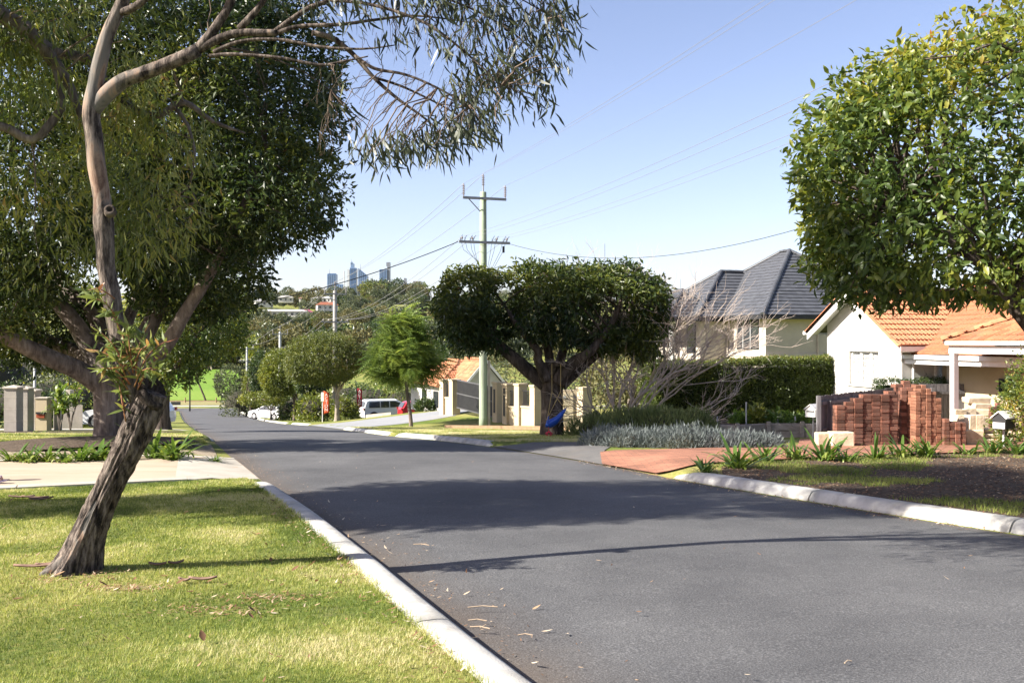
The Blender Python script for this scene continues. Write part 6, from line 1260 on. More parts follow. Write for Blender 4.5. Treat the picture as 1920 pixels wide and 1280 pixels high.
# strappy clumps: every blade is an arching strip
def strap_mesh(L, w, arch, n=6):
    V = []; F = []
    for i in range(n + 1):
        t = i / n; a = t * arch; y = L * math.sin(a) / max(arch, 0.01); z = L * (t - 0.0) * math.cos(a * 0.9) * (1 - 0.25 * t * arch); q = w * (0.75 + 0.5 * t - 1.25 * t ** 3) * 1.0
        if i == n: q = 0.001
        V += [(-q, y, z + 0.006), (0, y, z), (q, y, z + 0.006)]
    for i in range(n): a = 3 * i; F += [(a, a + 1, a + 4, a + 3), (a + 1, a + 2, a + 5, a + 4)]
    return np.array(V), np.array(F)
STRAPS = []
for q in range(10):
    V, F = strap_mesh(1.0, 0.05, 0.5 + 0.13 * q); t = np.full(len(V), 0.15 + 0.085 * q); me = mesh_np('strap_leaf', V, F, True, t); me.materials.append(MAT['strap']); STRAPS.append(me)
def strap_clump(label, x, y, size, nleaf, group, seed, bright=0):
    r = random.Random(seed); root = empty('strap_leaf_plant', gvec(x, y)); tag(root, label, 'plant', group)
    for k in range(nleaf):
        o = bpy.data.objects.new('leaf', STRAPS[min(9, max(0, int(r.gauss(4 + bright, 2.6))))]); COL.objects.link(o); o.parent = root
        s = size * r.uniform(0.6, 1.15); o.location = (r.gauss(0, size * 0.12), r.gauss(0, size * 0.1), -0.01); o.rotation_euler = (r.uniform(-0.35, 0.25), r.uniform(-0.2, 0.2), r.uniform(0, 6.283)); o.scale = (s * 1.1, s, s)
rt = [(1322, 886, .30, 'small strappy clump at the kerb end by the brick driveway'), (1385, 878, .52, 'large strappy clump near the kerb end'), (1435, 866, .42, 'strappy clump behind the large one near the kerb end'), (1492, 862, .44, 'strappy clump in line with the squat limestone block'), (1545, 864, .50, 'strappy clump below the pinkish limestone block'), (1588, 866, .34, 'small strappy clump below the left brick stack'),
      (1640, 862, .42, 'strappy clump below the middle of the wide brick stack'), (1690, 858, .46, 'strappy clump below the tall narrow brick stack'), (1735, 858, .46, 'strappy clump below the orange brick stack'), (1812, 852, .34, 'low strappy clump below the broad limestone block'), (1862, 850, .38, 'strappy clump at the foot of the black letterbox post'), (1905, 852, .46, 'strappy clump at the right picture edge under the shrub')]
for k, (px, py, s, lab) in enumerate(rt): p = gp(px, py); strap_clump(lab, p.x, p.y, s * 1.1, 46, 'strappy clumps along the mulched verge', 200 + k)
lt = [(8, 868, .34, 'strappy clump at the left picture edge beside the cream driveway', 1), (42, 870, .34, 'pale strappy clump second from the left edge', 2), (75, 869, .36, 'pale yellow striped clump third from the left edge', 4), (108, 870, .32, 'striped low clump before the sandy path', 4), (142, 868, .40, 'dark green clump with an upright stalk', 0), (178, 866, .46, 'bright green clump close left of the leaning trunk', 2), (285, 862, .62, 'big bright clump just right of the leaning trunk', 2), (315, 864, .50, 'spreading clump on the street side of the big bright one', 1), (395, 868, .20, 'tiny clump near the driveway apron', 1)]
for k, (px, py, s, lab, br_) in enumerate(lt): p = gp(px, py); strap_clump(lab, p.x, p.y + 0.25, s * 1.2, 44, 'strappy clumps along the cream driveway', 230 + k, br_)
# bare spreading tree and bare shrubs
def bare_tree(name, label, base, seeds, mat, seed, depth=4, r0=0.07, spread=0.6, gravity=-0.02, cat='tree', seglen=0.5):
    r = random.Random(seed); root = empty(name, base); tag(root, label, cat); Vs = []; Fs = []; tv = []; tf = []; cnt = [0, 0]
    def grow(p, d, L, rad, lev):
        pts = [p]; dd = d.copy(); n = 4
        for i in range(n):
            dd = (dd + Vector((r.gauss(0, .16), r.gauss(0, .16), r.gauss(0, .12) + gravity)) ).normalized(); pts.append(pts[-1] + dd * (L / n))
        V, F = tube_arrays(pts, np.linspace(rad, rad * 0.62, n + 1), 7 if lev < 2 else 4, cap=False)
        if lev < 1: link('limb', mesh_np('limb', V, F, True), mat, root)
        else: Vs.append(V); Fs.append(F + cnt[0]); cnt[0] += len(V)
        if lev < depth:
            for k in range(3):
                j = r.choice((2, 3, 4, 4)); nd = (dd + Vector((r.gauss(0, spread), r.gauss(0, spread), r.gauss(0.02, spread * 0.6)))).normalized(); grow(pts[j], nd, L * r.uniform(0.55, 0.85), rad * 0.6, lev + 1)
    for d, L, rr in seeds: L *= 1.2 if depth == 5 else 1.0; grow(Vector(base) + Vector((r.uniform(-.05, .05), 0, -0.05)), Vector(d).normalized(), L, rr, 0)
    o = link('twigs', mesh_np('twigs', np.vstack(Vs), np.vstack(Fs), True), mat, root); tag(o, None, None, None, 'stuff'); return root
MAT['bare_bark'] = M('bare_bark', (0.56, 0.47, 0.40), (0.40, 0.33, 0.28), scale=9, rough=0.9, bump=0.3)
bt = gvec(xat(1158, 29.0), 29.0)
bare_tree('bare_tree', 'leafless grey branching tree spreading in front of the hedge', bt, [((-0.9, -.2, 1.0), 1.2, .04), ((-0.35, -.3, 1.2), 1.4, .042), ((0.4, -0.2, 1.2), 1.5, .045), ((0.8, -.3, 0.9), 1.5, .042), ((0.0, -.4, 1.2), 1.3, .04), ((1.0, -.5, .6), 1.3, .04), ((1.1, -0.2, 0.7), 1.6, .042), ((1.0, -.1, 1.1), 1.6, .04), ((.7, -.3, 1.2), 1.5, .04), ((1.2, -.3, .85), 1.6, .04), ((0.1, .3, 1.2), 1.8, .045), ((.5, -.5, 1.1), 1.7, .045), ((-.5, -.5, .8), 1.0, .04)], MAT['bare_bark'], 301, 5, spread=0.36, gravity=0.015)
for k, px in enumerate((1742, 1775, 1825, 1858, 1890)):
    x = xat(px, 30.6); bare_tree('bare_shrub', ('leafless shrub with upright twigs before the cottage porch', 'leafless shrub just left of the carport post', 'leafless shrub just right of the carport post', 'leafless twiggy shrub under the carport beam', 'leafless twiggy shrub by the leafy edge shrub')[k], (x, 30.6, float(gz(x, 30.6))), [((r1, 0.1, 1), 1.25, .018) for r1 in (-.35, -.15, .1, .3)], MAT['bare_bark'], 310 + k, 3, spread=0.22, cat='shrub', gravity=0.06)

# ---------------------------------------------------------------- swing
def swing():
    Y = SW.y - 1.15; c = at(1042, 786, Y); blue = paintmat('blue_plastic', (0.012, 0.075, 0.42), 0.4, 0.2); rope = M('yellow_rope', (0.50, 0.38, 0.16), (0.42, 0.31, 0.12), rough=0.9); red = paintmat('red_plastic', (0.45, 0.02, 0.05), 0.4, 0.1)
    root = empty('swing_seat', c); tag(root, 'blue plastic toddler swing on yellow ropes under the flat topped tree', 'swing')
    # tilted bucket: lofted sections from the front lip to the back rest
    sec = [(-0.27, -0.12, 0.10, 0.07), (-0.23, -0.09, 0.16, 0.13), (-0.14, -0.07, 0.17, 0.17), (-0.02, -0.01, 0.17, 0.20), (0.10, 0.09, 0.17, 0.21), (0.20, 0.20, 0.16, 0.17), (0.28, 0.29, 0.12, 0.07)]; V = []; F = []; n = 14
    for x, z, w, h in sec:
        for i in range(n): t = 2 * math.pi * i / n; V.append((c.x + x + 0.25 * h * math.sin(t), c.y + w * math.cos(t), c.z + z + h * math.sin(t) * (1.0 if math.sin(t) < 0 else 0.6)))
    for j in range(len(sec) - 1):
        for i in range(n): F.append((j * n + i, j * n + (i + 1) % n, (j + 1) * n + (i + 1) % n, (j + 1) * n + i))
    F += [tuple(range(n)), tuple(range((len(sec) - 1) * n, len(sec) * n))[::-1]]; link('seat', mesh_py('seat', V, F, True), blue, root)
    mb = MB(); mb.tube([c + Vector((-0.24, -0.16, -0.1)), c + Vector((-0.2, -0.17, 0.08)), c + Vector((-0.2, 0.17, 0.08)), c + Vector((-0.24, 0.16, -0.1))], 0.018, 6); mb.build('front_bar', blue, root)
    top = at(1043, 682, Y); 
    for dx, dy, dz in ((-0.24, -0.15, -0.02), (-0.24, 0.15, -0.02), (0.26, -0.13, 0.28), (0.26, 0.13, 0.28)):
        mb = MB(); mb.tube([c + Vector((dx, dy, dz)), top + Vector((-0.12 if dy < 0 else 0.12, dy * 0.4, -0.75)), top + Vector((-0.12 if dy < 0 else 0.12, 0, 0))], 0.009, 5); mb.build('rope', rope, root)
    mb = MB(); mb.tube([c + Vector((-0.2, -0.1, -0.16)), c + Vector((-0.19, -0.1, -0.32))], 0.006, 5)
    for k in range(6): a = k * 1.05; mb.tube([c + Vector((-0.19, -0.1, -0.32)), c + Vector((-0.19 + 0.09 * math.cos(a), -0.1 + 0.07 * math.sin(a), -0.36)), c + Vector((-0.19 + 0.06 * math.cos(a), -0.1 + 0.05 * math.sin(a), -0.43))], 0.016, 5)
    mb.build('toy', red, root)
swing()

# ================================================================== power poles and wires
def polemat():
    return M('green_treated_pole', (0.30, 0.36, 0.26), (0.23, 0.27, 0.20), scale=5, rough=0.9, bump=0.4, bscale=14, stretch=(1, 1, 0.1), dirt=(0.16, 0.13, 0.10), dirt_scale=2.5, dirt_amt=0.6)
MAT['pole'] = polemat(); MAT['steel'] = M('galvanised_steel', (0.20, 0.21, 0.22), (0.28, 0.29, 0.30), scale=4, rough=0.5, metallic=0.5); MAT['insulator'] = paintmat('porcelain', (0.23, 0.21, 0.22), 0.25, 0.4); MAT['wire'] = M('wire_metal', (0.22, 0.22, 0.225), (0.26, 0.26, 0.26), rough=0.5, metallic=0.3); MAT['black_cable'] = M('black_cable', (0.015, 0.015, 0.016), (0.02, 0.02, 0.02), rough=0.6)
def power_pole(label, base, H, arm1, arm2, ad, r=0.16, main=False, mat=None):
    root = empty('power_pole', base); tag(root, label, 'pole'); b = Vector(base); ad = Vector(ad).normalized(); fr = Vector((ad.y, -ad.x, 0)); fr = fr if fr.y < 0 else -fr; att = []
    mb = MB(); mb.lathe((b.x, b.y, b.z), [(r * 1.15, -0.2), (r * 1.1, 0.5), (r, H * 0.6), (r * 0.86, H - 0.02), (r * 0.8, H)], 18); mb.build('pole', mat or MAT['pole'], root, True)
    def arm(z, w, ins, sides):
        mb = MB(); c = b + Z * z + fr * (r * 0.95); mb.obox(c - ad * w / 2 - Z * 0.05, ad * w, fr * 0.09, Z * 0.11); mb.build('crossarm', MAT['steel'], root)
        for s in sides:
            p = c + ad * (w * s) + Z * 0.06 + fr * 0.045
            if ins == 'tall':
                pr = [(0.025, 0.0), (0.025, 0.06)];
                for k in range(6): pr += [(0.03, 0.07 + k * 0.075), (0.075, 0.09 + k * 0.075), (0.03, 0.12 + k * 0.075)]
                mb = MB(); mb.lathe(p, pr + [(0.03, 0.55), (0.01, 0.56)], 10); mb.build('insulator', MAT['insulator'], root); att.append(p + Z * 0.56)
            else:
                mb = MB(); mb.lathe(p, [(0.02, 0), (0.02, 0.06), (0.045, 0.08), (0.05, 0.13), (0.03, 0.17), (0.01, 0.18)], 8); mb.build('insulator', MAT['insulator'], root); att.append(p + Z * 0.16)
    arm(H - arm1, 2.0 if main else 1.9, 'tall', (-0.48, 0.48)); 
    t = b + Z * H; mb = MB(); mb.cyl(t, t + Z * 0.28, 0.035, n=8); mb.build('bracket', MAT['steel'], root)
    pr = [(0.03, 0.0)]
    for k in range(6): pr += [(0.03, 0.02 + k * 0.075), (0.08, 0.04 + k * 0.075), (0.03, 0.07 + k * 0.075)]
    mb = MB(); mb.lathe(t + Z * 0.28, pr + [(0.03, 0.5), (0.01, 0.51)], 10); mb.build('insulator', MAT['insulator'], root); att.append(t + Z * 0.79)
    mb = MB(); c = b + Z * (H - arm1) + fr * r; mb.cyl(c - ad * 0.75, b - Z * 0 + Z * (H - arm1 - 0.55) - ad * r * 0.8, 0.025, n=6); mb.build('brace', MAT['steel'], root)
    arm(H - arm2, 2.35, 'low', (-0.44, -0.24, 0.24, 0.44)); return root, att
pb = gp(905, 803); pbx = Vector((xat(906, 44.0), 44.0, float(gz(xat(906, 44.0), 44.0))))
H0 = zat(360, 44.0) - pbx.z
root0, att0 = power_pole('tall green timber power pole with two crossarms beside the flat topped tree', pbx, H0, 0.32, 2.25, VV, 0.165, True)
mb = MB(); cb = pbx + Vector((0.2, -0.02, 0)); mb.box(cb.x, cb.x + 0.11, cb.y - 0.05, cb.y + 0.05, cb.z - 0.1, cb.z + 3.0); tag(mb.build('cable_guard', MAT['grey_pier'], root0), None)
# open fuses, jumpers and the lamp box on the lower arm
arm_c = pbx + Z * (H0 - 2.25)
mb = MB(); q = arm_c + VV * 0.95 - Vector((0, 0.2, 0)); mb.box(q.x - 0.05, q.x + 0.05, q.y - 0.05, q.y + 0.05, q.z - 0.42, q.z - 0.14); mb.build('fuse_box', MAT['dark_frame'], root0)
for k, s in enumerate((-1.05, -0.85, -0.6, -0.45, 0.42, 0.6, 0.95, 1.1)):
    p = arm_c + VV * s - Vector((0, 0.22, 0)); mb = MB(); mb.tube([p + Z * 0.06, p + Z * 0.24 + VV * 0.07, p + Z * 0.30 + VV * 0.12], 0.012, 5); mb.build('fuse', MAT['dark_frame'], root0)
    mb = MB(); mb.tube([p + Z * 0.2, p + Vector((0, -0.05, -0.35)) + VV * (-s * 0.15), pbx + Z * (H0 - 3.1 - 0.12 * k) + VV * (0.17 if s > 0 else -0.17) - Vector((0, 0.1, 0))], 0.008, 5); mb.build('jumper', MAT['black_cable'], root0)
P1 = Vector((14.6, -2.5, 0)); P1.z = 0.1
att1 = [q + (P1 - pbx) + Z * 0.2 for q in att0]       # next pole along, behind the viewer
p2 = Vector((xat(628, 86), 86, float(gz(xat(628, 86), 86)))); root2, att2 = power_pole('grey power pole rising behind the round clipped tree', p2, zat(545, 86) - p2.z, 0.3, 2.7, VV, 0.19, False, M('grey_pole', (0.34, 0.33, 0.31), (0.26, 0.25, 0.24), scale=4, rough=0.9))
p3 = Vector((xat(525, 126), 126, float(gz(xat(525, 126), 126)))); root3, att3 = power_pole('thin distant power pole left of the round clipped tree', p3, zat(622, 126) - p3.z, 0.3, 2.4, VV, 0.17, False, MAT['gutter'])
p4 = Vector((xat(463, 152), 152, float(gz(xat(463, 152), 152)))); root4, att4 = power_pole('slim pale power pole at the far street corner', p4, zat(650, 152) - p4.z, 0.3, 2.2, VV, 0.16, False, MAT['gutter'])
def wire(label, a, b, sag, r, mat=None, n=26):
    a, b = Vector(a), Vector(b); pts = [a + (b - a) * t - Z * (sag * 4 * t * (1 - t)) for t in np.linspace(0, 1, n)]; mb = MB(); mb.tube(pts, r, 5); o = mb.build('overhead_wire', mat or MAT['wire'], None, True); tag(o, label, 'wire', 'overhead wires along the street'); return o
nm = ['left high voltage', 'right high voltage', 'centre high voltage', 'outermost street side low', 'second low', 'third low', 'outermost garden side low']
for k in range(7): wire(f'{nm[k]} wire from the green pole up to the top right', att0[k], att1[k], 0.75 if k < 3 else 0.9, 0.0055)
for k in range(7): wire(f'{nm[k]} wire running from the green pole down to the grey pole', att0[k], att2[k], 0.6 if k < 3 else 0.9, 0.010)
for k in range(7): wire(f'{nm[k]} wire between the grey pole and the thin distant pole', att2[k], att3[k], 0.6, 0.014)
for k in (0, 1, 3, 6): wire(f'{nm[k]} wire between the two farthest poles', att3[k], att4[k], 0.4, 0.018)
wire('thick black service cable from the green pole down to the left trees', arm_c - VV * 1.15 - Vector((0, 0.15, 0)), at(440, 578, 36), 0.25, 0.018, MAT['black_cable'])
wire('thin service cable from the green pole sagging behind the flat topped tree', arm_c + VV * 1.15 - Vector((0, 0.15, 0)), at(1920, 265, 24), 1.55, 0.010, MAT['black_cable'])
# ================================================================== cars
MAT['tyre'] = M('tyre', (0.018, 0.018, 0.019), (0.03, 0.03, 0.03), rough=0.9); MAT['rim'] = M('alloy', (0.5, 0.5, 0.52), (0.42, 0.42, 0.44), rough=0.35, metallic=0.7); MAT['tail'] = paintmat('tail_lamp', (0.30, 0.012, 0.012), 0.2, 0.5); MAT['lamp'] = paintmat('head_lamp', (0.55, 0.57, 0.6), 0.1, 0.6); MAT['plate'] = M('number_plate', (0.7, 0.7, 0.62), (0.66, 0.66, 0.6), rough=0.5)
def car(label, loc, rz, L, Wd, Hh, paint, prof, glass_prof, wheel_x, wr, name='parked_car'):
    """prof: side outline (x from rear 0 to front L, z); glass_prof: side window outline"""
    root = empty(name, loc, rz); tag(root, label, 'car')
    def put(nm, me, mat, par=None): o = link(nm, me, mat); o.parent = par or root; return o
    half = Wd / 2; n = len(prof); rings = []
    zmax = max(z for x, z in prof)
    for f, ins in ((-1.0, 0.0), (-0.93, 0.035), (0.93, 0.035), (1.0, 0.0)): pass
    V = []; ys = [-half, -half * 0.90, -half * 0.5, 0, half * 0.5, half * 0.90, half]; cx = sum(x for x, z in prof) / n; czz = 0.55
    for y in ys:
        e = abs(y) / half
        for x, z in prof:
            tum = 0.0
            sx = 1 - 0.035 * e ** 4; sz = 1 - (0.045 * e ** 4 if z > 0.95 * 0.6 * zmax else 0)
            yy = y * (1 - 0.13 * max(0, (z - 0.58 * zmax) / (0.42 * zmax)))
            V.append((cx + (x - cx) * sx, yy, z * sz))
    F = []
    for j in range(len(ys) - 1):
        for i in range(n): F.append((j * n + i, j * n + (i + 1) % n, (j + 1) * n + (i + 1) % n, (j + 1) * n + i))
    F += [tuple(range(n))[::-1], tuple(range((len(ys) - 1) * n, len(ys) * n))]
    me = mesh_py('body', V, F); bm = bmesh.new(); bm.from_mesh(me); bmesh.ops.recalc_face_normals(bm, faces=bm.faces); bm.to_mesh(me); bm.free(); put('body', me, paint)
    for sg in (-1, 1):
        for gp_ in glass_prof:
            yb = lambda z: sg * (half * (1 - 0.13 * max(0, (z - 0.58 * zmax) / (0.42 * zmax))) + 0.004)
            mb = MB(); P = [(x, yb(z), z * 0.985) for x, z in gp_]; mb.prism(P, (0, sg * 0.006, 0)); put('side_window', mesh_py('side_window', mb.V, mb.F), MAT['glass'])
        mb = MB(); y0 = sg * (half + 0.002); mb.box(0.02, 0.09, min(y0, y0 - sg * 0.22), max(y0, y0 - sg * 0.22), 0.52 * zmax, 0.63 * zmax); put('tail_light', mesh_py('tail_light', mb.V, mb.F), MAT['tail'])
        mb = MB(); mb.box(L - 0.16, L - 0.01, min(y0 - sg * 0.08, y0 - sg * 0.42), max(y0 - sg * 0.08, y0 - sg * 0.42), 0.40 * zmax, 0.49 * zmax); put('headlight', mesh_py('headlight', mb.V, mb.F), MAT['lamp'])
        mb = MB(); mb.box(L * 0.66, L * 0.66 + 0.12, min(y0, y0 + sg * 0.17), max(y0, y0 + sg * 0.17), 0.60 * zmax, 0.68 * zmax); put('mirror', mesh_py('mirror', mb.V, mb.F), paint)
        for wx in wheel_x:
            w = MB(); c = Vector((wx, sg * (half - 0.10), wr)); w.cyl(c - Vector((0, sg * 0.12, 0)), c + Vector((0, sg * 0.115, 0)), wr, n=20); wo = put('wheel', mesh_py('wheel', w.V, w.F), MAT['tyre'])
            w = MB(); w.cyl(c + Vector((0, sg * 0.10, 0)), c + Vector((0, sg * 0.125, 0)), wr * 0.66, n=16); put('rim', mesh_py('rim', w.V, w.F), MAT['rim'], wo)
            w = MB(); w.cyl(c + Vector((0, -sg * 0.1, 0)), c + Vector((0, sg * 0.105, 0)), wr * 1.14, n=20); put('wheel_arch', mesh_py('wheel_arch', w.V, w.F), MAT['dark_frame'], wo)
    return root, put
def shell(root, put, quad, nm, mat):
    mb = MB(); a, b, c, d = [Vector(q) for q in quad]; nrm = (b - a).cross(d - a).normalized(); mb.prism([a, b, c, d], nrm * 0.012); put(nm, mesh_py(nm, mb.V, mb.F), mat)
WHITE = paintmat('white_car_paint', (0.72, 0.73, 0.75), 0.3, 0.7); RED = paintmat('red_car_paint', (0.38, 0.012, 0.02), 0.3, 0.7)
def car_z(x, y): return Vector((x, y, float(gz(x, y)) + 0.01))
# white hatchback: rear seen, pointing away to the left
hp = [(0.06, 0.22), (0.0, 0.45), (0.03, 0.78), (0.12, 0.95), (0.42, 1.38), (0.75, 1.45), (1.9, 1.46), (2.5, 1.30), (3.15, 0.98), (3.95, 0.82), (4.2, 0.62), (4.22, 0.3), (4.1, 0.2)]
hb, put = car('white hatchback parked on the verge under the clipped trees', car_z(xat(541, 97), 96), math.radians(150), 4.22, 1.75, 1.46, WHITE, hp, [[(0.62, 0.95), (0.68, 1.34), (1.35, 1.38), (1.35, 0.95)], [(1.42, 0.95), (1.42, 1.38), (1.95, 1.37), (2.45, 1.22), (2.85, 0.97)]], (0.75, 3.35), 0.32)
shell(hb, put, [(0.10, -0.66, 0.97), (0.10, 0.66, 0.97), (0.36, 0.58, 1.34), (0.36, -0.58, 1.34)], 'rear_window', MAT['glass']); shell(hb, put, [(2.62, -0.6, 1.27), (2.62, 0.6, 1.27), (3.12, 0.68, 1.02), (3.12, -0.68, 1.02)], 'windscreen', MAT['glass'])
mb = MB(); mb.box(-0.02, 0.0, -0.26, 0.26, 0.55, 0.66); put('number_plate', mesh_py('number_plate', mb.V, mb.F), MAT['plate']); mb = MB(); mb.box(0.02, 0.08, -0.7, 0.7, 0.2, 0.36); put('bumper', mesh_py('bumper', mb.V, mb.F), MAT['dark_frame'])
# white four wheel drive
sp = [(0.05, 0.35), (0.0, 0.6), (0.02, 1.02), (0.08, 1.25), (0.22, 1.80), (0.42, 1.90), (3.1, 1.90), (3.65, 1.62), (3.95, 1.32), (4.75, 1.18), (4.95, 0.9), (4.97, 0.5), (4.8, 0.36)]
sv, put = car('large white four wheel drive parked behind the low fence', car_z(xat(676, 88), 88), math.radians(24), 4.97, 1.95, 1.9, WHITE, sp, [[(0.5, 1.22), (0.56, 1.72), (1.5, 1.76), (1.5, 1.22)], [(1.58, 1.22), (1.58, 1.76), (2.35, 1.76), (2.35, 1.22)], [(2.43, 1.22), (2.43, 1.76), (2.95, 1.75), (3.55, 1.5), (3.7, 1.24)]], (0.95, 3.95), 0.4, 'parked_suv')
shell(sv, put, [(0.075, -0.8, 1.27), (0.075, 0.8, 1.27), (0.20, 0.7, 1.74), (0.20, -0.7, 1.74)], 'rear_window', MAT['pale_glass']); mb = MB(); mb.box(-0.03, 0.0, -0.26, 0.26, 0.72, 0.84); put('number_plate', mesh_py('number_plate', mb.V, mb.F), MAT['plate'])
# red hatchback
rc, put = car('small red car parked behind the flowering shrub', car_z(xat(748, 80), 80), math.radians(20), 4.0, 1.7, 1.48, RED, [(x * 0.95, z * 1.02) for x, z in hp], [[(0.6, 0.97), (0.66, 1.36), (1.3, 1.4), (1.3, 0.97)], [(1.36, 0.97), (1.36, 1.4), (1.85, 1.39), (2.35, 1.24), (2.7, 0.99)]], (0.72, 3.15), 0.32)
shell(rc, put, [(0.10, -0.64, 0.99), (0.10, 0.64, 0.99), (0.34, 0.56, 1.36), (0.34, -0.56, 1.36)], 'rear_window', MAT['pale_glass'])
# white car peeping out left of the big trunk
wc, put = car('white car bonnet showing beside the big trunk on the left', car_z(xat(154, 48) + 4.15, 48.5), math.radians(180), 4.22, 1.75, 1.46, WHITE, hp, [[(0.62, 0.95), (0.68, 1.34), (1.35, 1.38), (1.35, 0.95)], [(1.42, 0.95), (1.42, 1.38), (1.95, 1.37), (2.45, 1.22), (2.85, 0.97)]], (0.75, 3.35), 0.32)
shell(wc, put, [(2.62, -0.6, 1.27), (2.62, 0.6, 1.27), (3.12, 0.68, 1.02), (3.12, -0.68, 1.02)], 'windscreen', MAT['glass'])

# ---------------------------------------------------------------- sale flags, fence and planting by the cars
def sale_flag(label, px, py0, py1, Y, colr, letters):
    b = Vector((xat(px, Y), Y, float(gz(xat(px, Y), Y)))); zt = zat(py0, Y); z0 = zat(py1, Y); root = empty('banner_flag', b); tag(root, label, 'banner')
    mb = MB(); mb.cyl(b - Z * 0.1, Vector((b.x, b.y, zt + 0.1)), 0.025, n=7); mb.build('pole', MAT['dark_frame'], root)
    m = M('flag_cloth', colr, tuple(c * 0.85 for c in colr), scale=3, rough=0.8); w = 0.42; V = []; F = []; n = 12
    for i in range(n + 1):
        z = z0 + (zt - z0) * i / n
        for k in range(5): V.append((b.x + 0.03 + w * k / 4, b.y - 0.02 + 0.03 * math.sin(i * 0.9 + k * 1.1), z + (0.12 * k / 4 if i == 0 else 0) - (0.2 * (k / 4) ** 2 if i == n else 0)))
    for i in range(n):
        for k in range(4): a = i * 5 + k; F.append((a, a + 1, a + 6, a + 5))
    me = mesh_py('cloth', V, F, True); o = link('cloth', me, m, root); sol = o.modifiers.new('thick', 'SOLIDIFY'); sol.thickness = 0.006
    hgt = (zt - z0) / (len(letters) + 1.2)
    for i, ch in enumerate(letters):
        cu = bpy.data.curves.new('letter', 'FONT'); cu.body = ch; cu.size = hgt * 1.15; cu.extrude = 0.004; cu.align_x = 'CENTER'
        tc_ = bpy.data.objects.new('letter_shape', cu); lme = bpy.data.meshes.new_from_object(tc_); bpy.data.objects.remove(tc_); lme.materials.clear(); t = link('letter', lme, MAT['white_paint']); t.location = (b.x + 0.03 + w / 2, b.y - 0.075, zt - hgt * (i + 1.35)); t.rotation_euler = (math.radians(90), 0, 0); t.parent = root; t.matrix_parent_inverse = wmat(root).inverted()
sale_flag('orange red vertical sale banner left of the pale forked trunk', 606, 733, 776, 74, (0.62, 0.10, 0.035), 'ACTON'); sale_flag('dark red vertical sale banner beside the white four wheel drive', 669, 727, 765, 84, (0.26, 0.02, 0.03), 'ACTON')
mb = MB(); b = Vector((xat(603, 73.5), 73.5, 0)); zt, z0 = zat(735, 73.5), zat(752, 73.5); mb.box(b.x - 0.05, b.x + 0.16, 73.5, 73.53, z0, zt); so = mb.build('sign_board', MAT['white_paint'], None); so_b = MB(); so_b.cyl((b.x + 0.05, 73.55, float(gz(b.x, 73.5)) - 0.05), (b.x + 0.05, 73.55, zt), 0.03, n=6); so_b.build('post', MAT['white_paint'], so); tag(so, 'narrow white sign board beside the orange red banner', 'sign')
def low_fence():
    root = empty('low_fence', gvec(xat(715, 80), 80)); tag(root, 'low greyish board fence in front of the white four wheel drive', 'fence'); p = gvec(xat(686, 80), 80); q = gvec(xat(733, 77), 77); n = 22
    for i in range(n):
        a = p + (q - p) * (i / n); mb = MB(); mb.obox(a + Z * 0.02, (q - p) * (0.9 / n), Vector((0, 0.03, 0)), Z * 0.42); mb.build('board', MAT['grey_pier'], root)
low_fence()
for k, (px, py, Y, R, h, mt, lab) in enumerate(((645, 0, 76, 0.9, 1.7, 'yellow_leaf', 'golden leaved shrub behind the pale forked trunk'), (800, 0, 68, 0.75, 0.65, 'dark_leaf', 'flowering shrub in front of the red car'), (590, 0, 82, 1.6, 2.2, 'yellow_leaf', 'loose green shrub behind the orange red banner'), (555, 0, 96, 2.0, 2.4, 'dark_leaf', 'dark shrub behind the white hatchback'), (700, 0, 98, 3.2, 3.4, 'dark_leaf', 'dark garden shrub behind the white four wheel drive'), (755, 0, 94, 2.6, 3.0, 'gum_leaf', 'olive garden shrub behind the red car'), (655, 0, 104, 3.0, 3.6, 'dark_leaf', 'dark garden shrub between the two red banners'), (450, 0, 118, 2.4, 3.4, 'gum_grey', 'grey bushy shrub at the far right street corner'), (470, 0, 128, 2.8, 4.6, 'dark_leaf', 'dark shrub behind the far corner trees'))):
    x = xat(px, Y); mound('garden_shrub', lab, [((x, Y, float(gz(x, Y)) + h * 0.35), (R, R, h * 0.7)), ((x + R * 0.5, Y, float(gz(x, Y)) + h * 0.2), (R * 0.7, R * 0.7, h * 0.5))], 900, 0.26 if Y > 80 else 0.18, tmpl_diamond(0.26, 0.2, 0.06), mt, 400 + k, per=3, up=0.2, jit=0.7, spread=0.12)
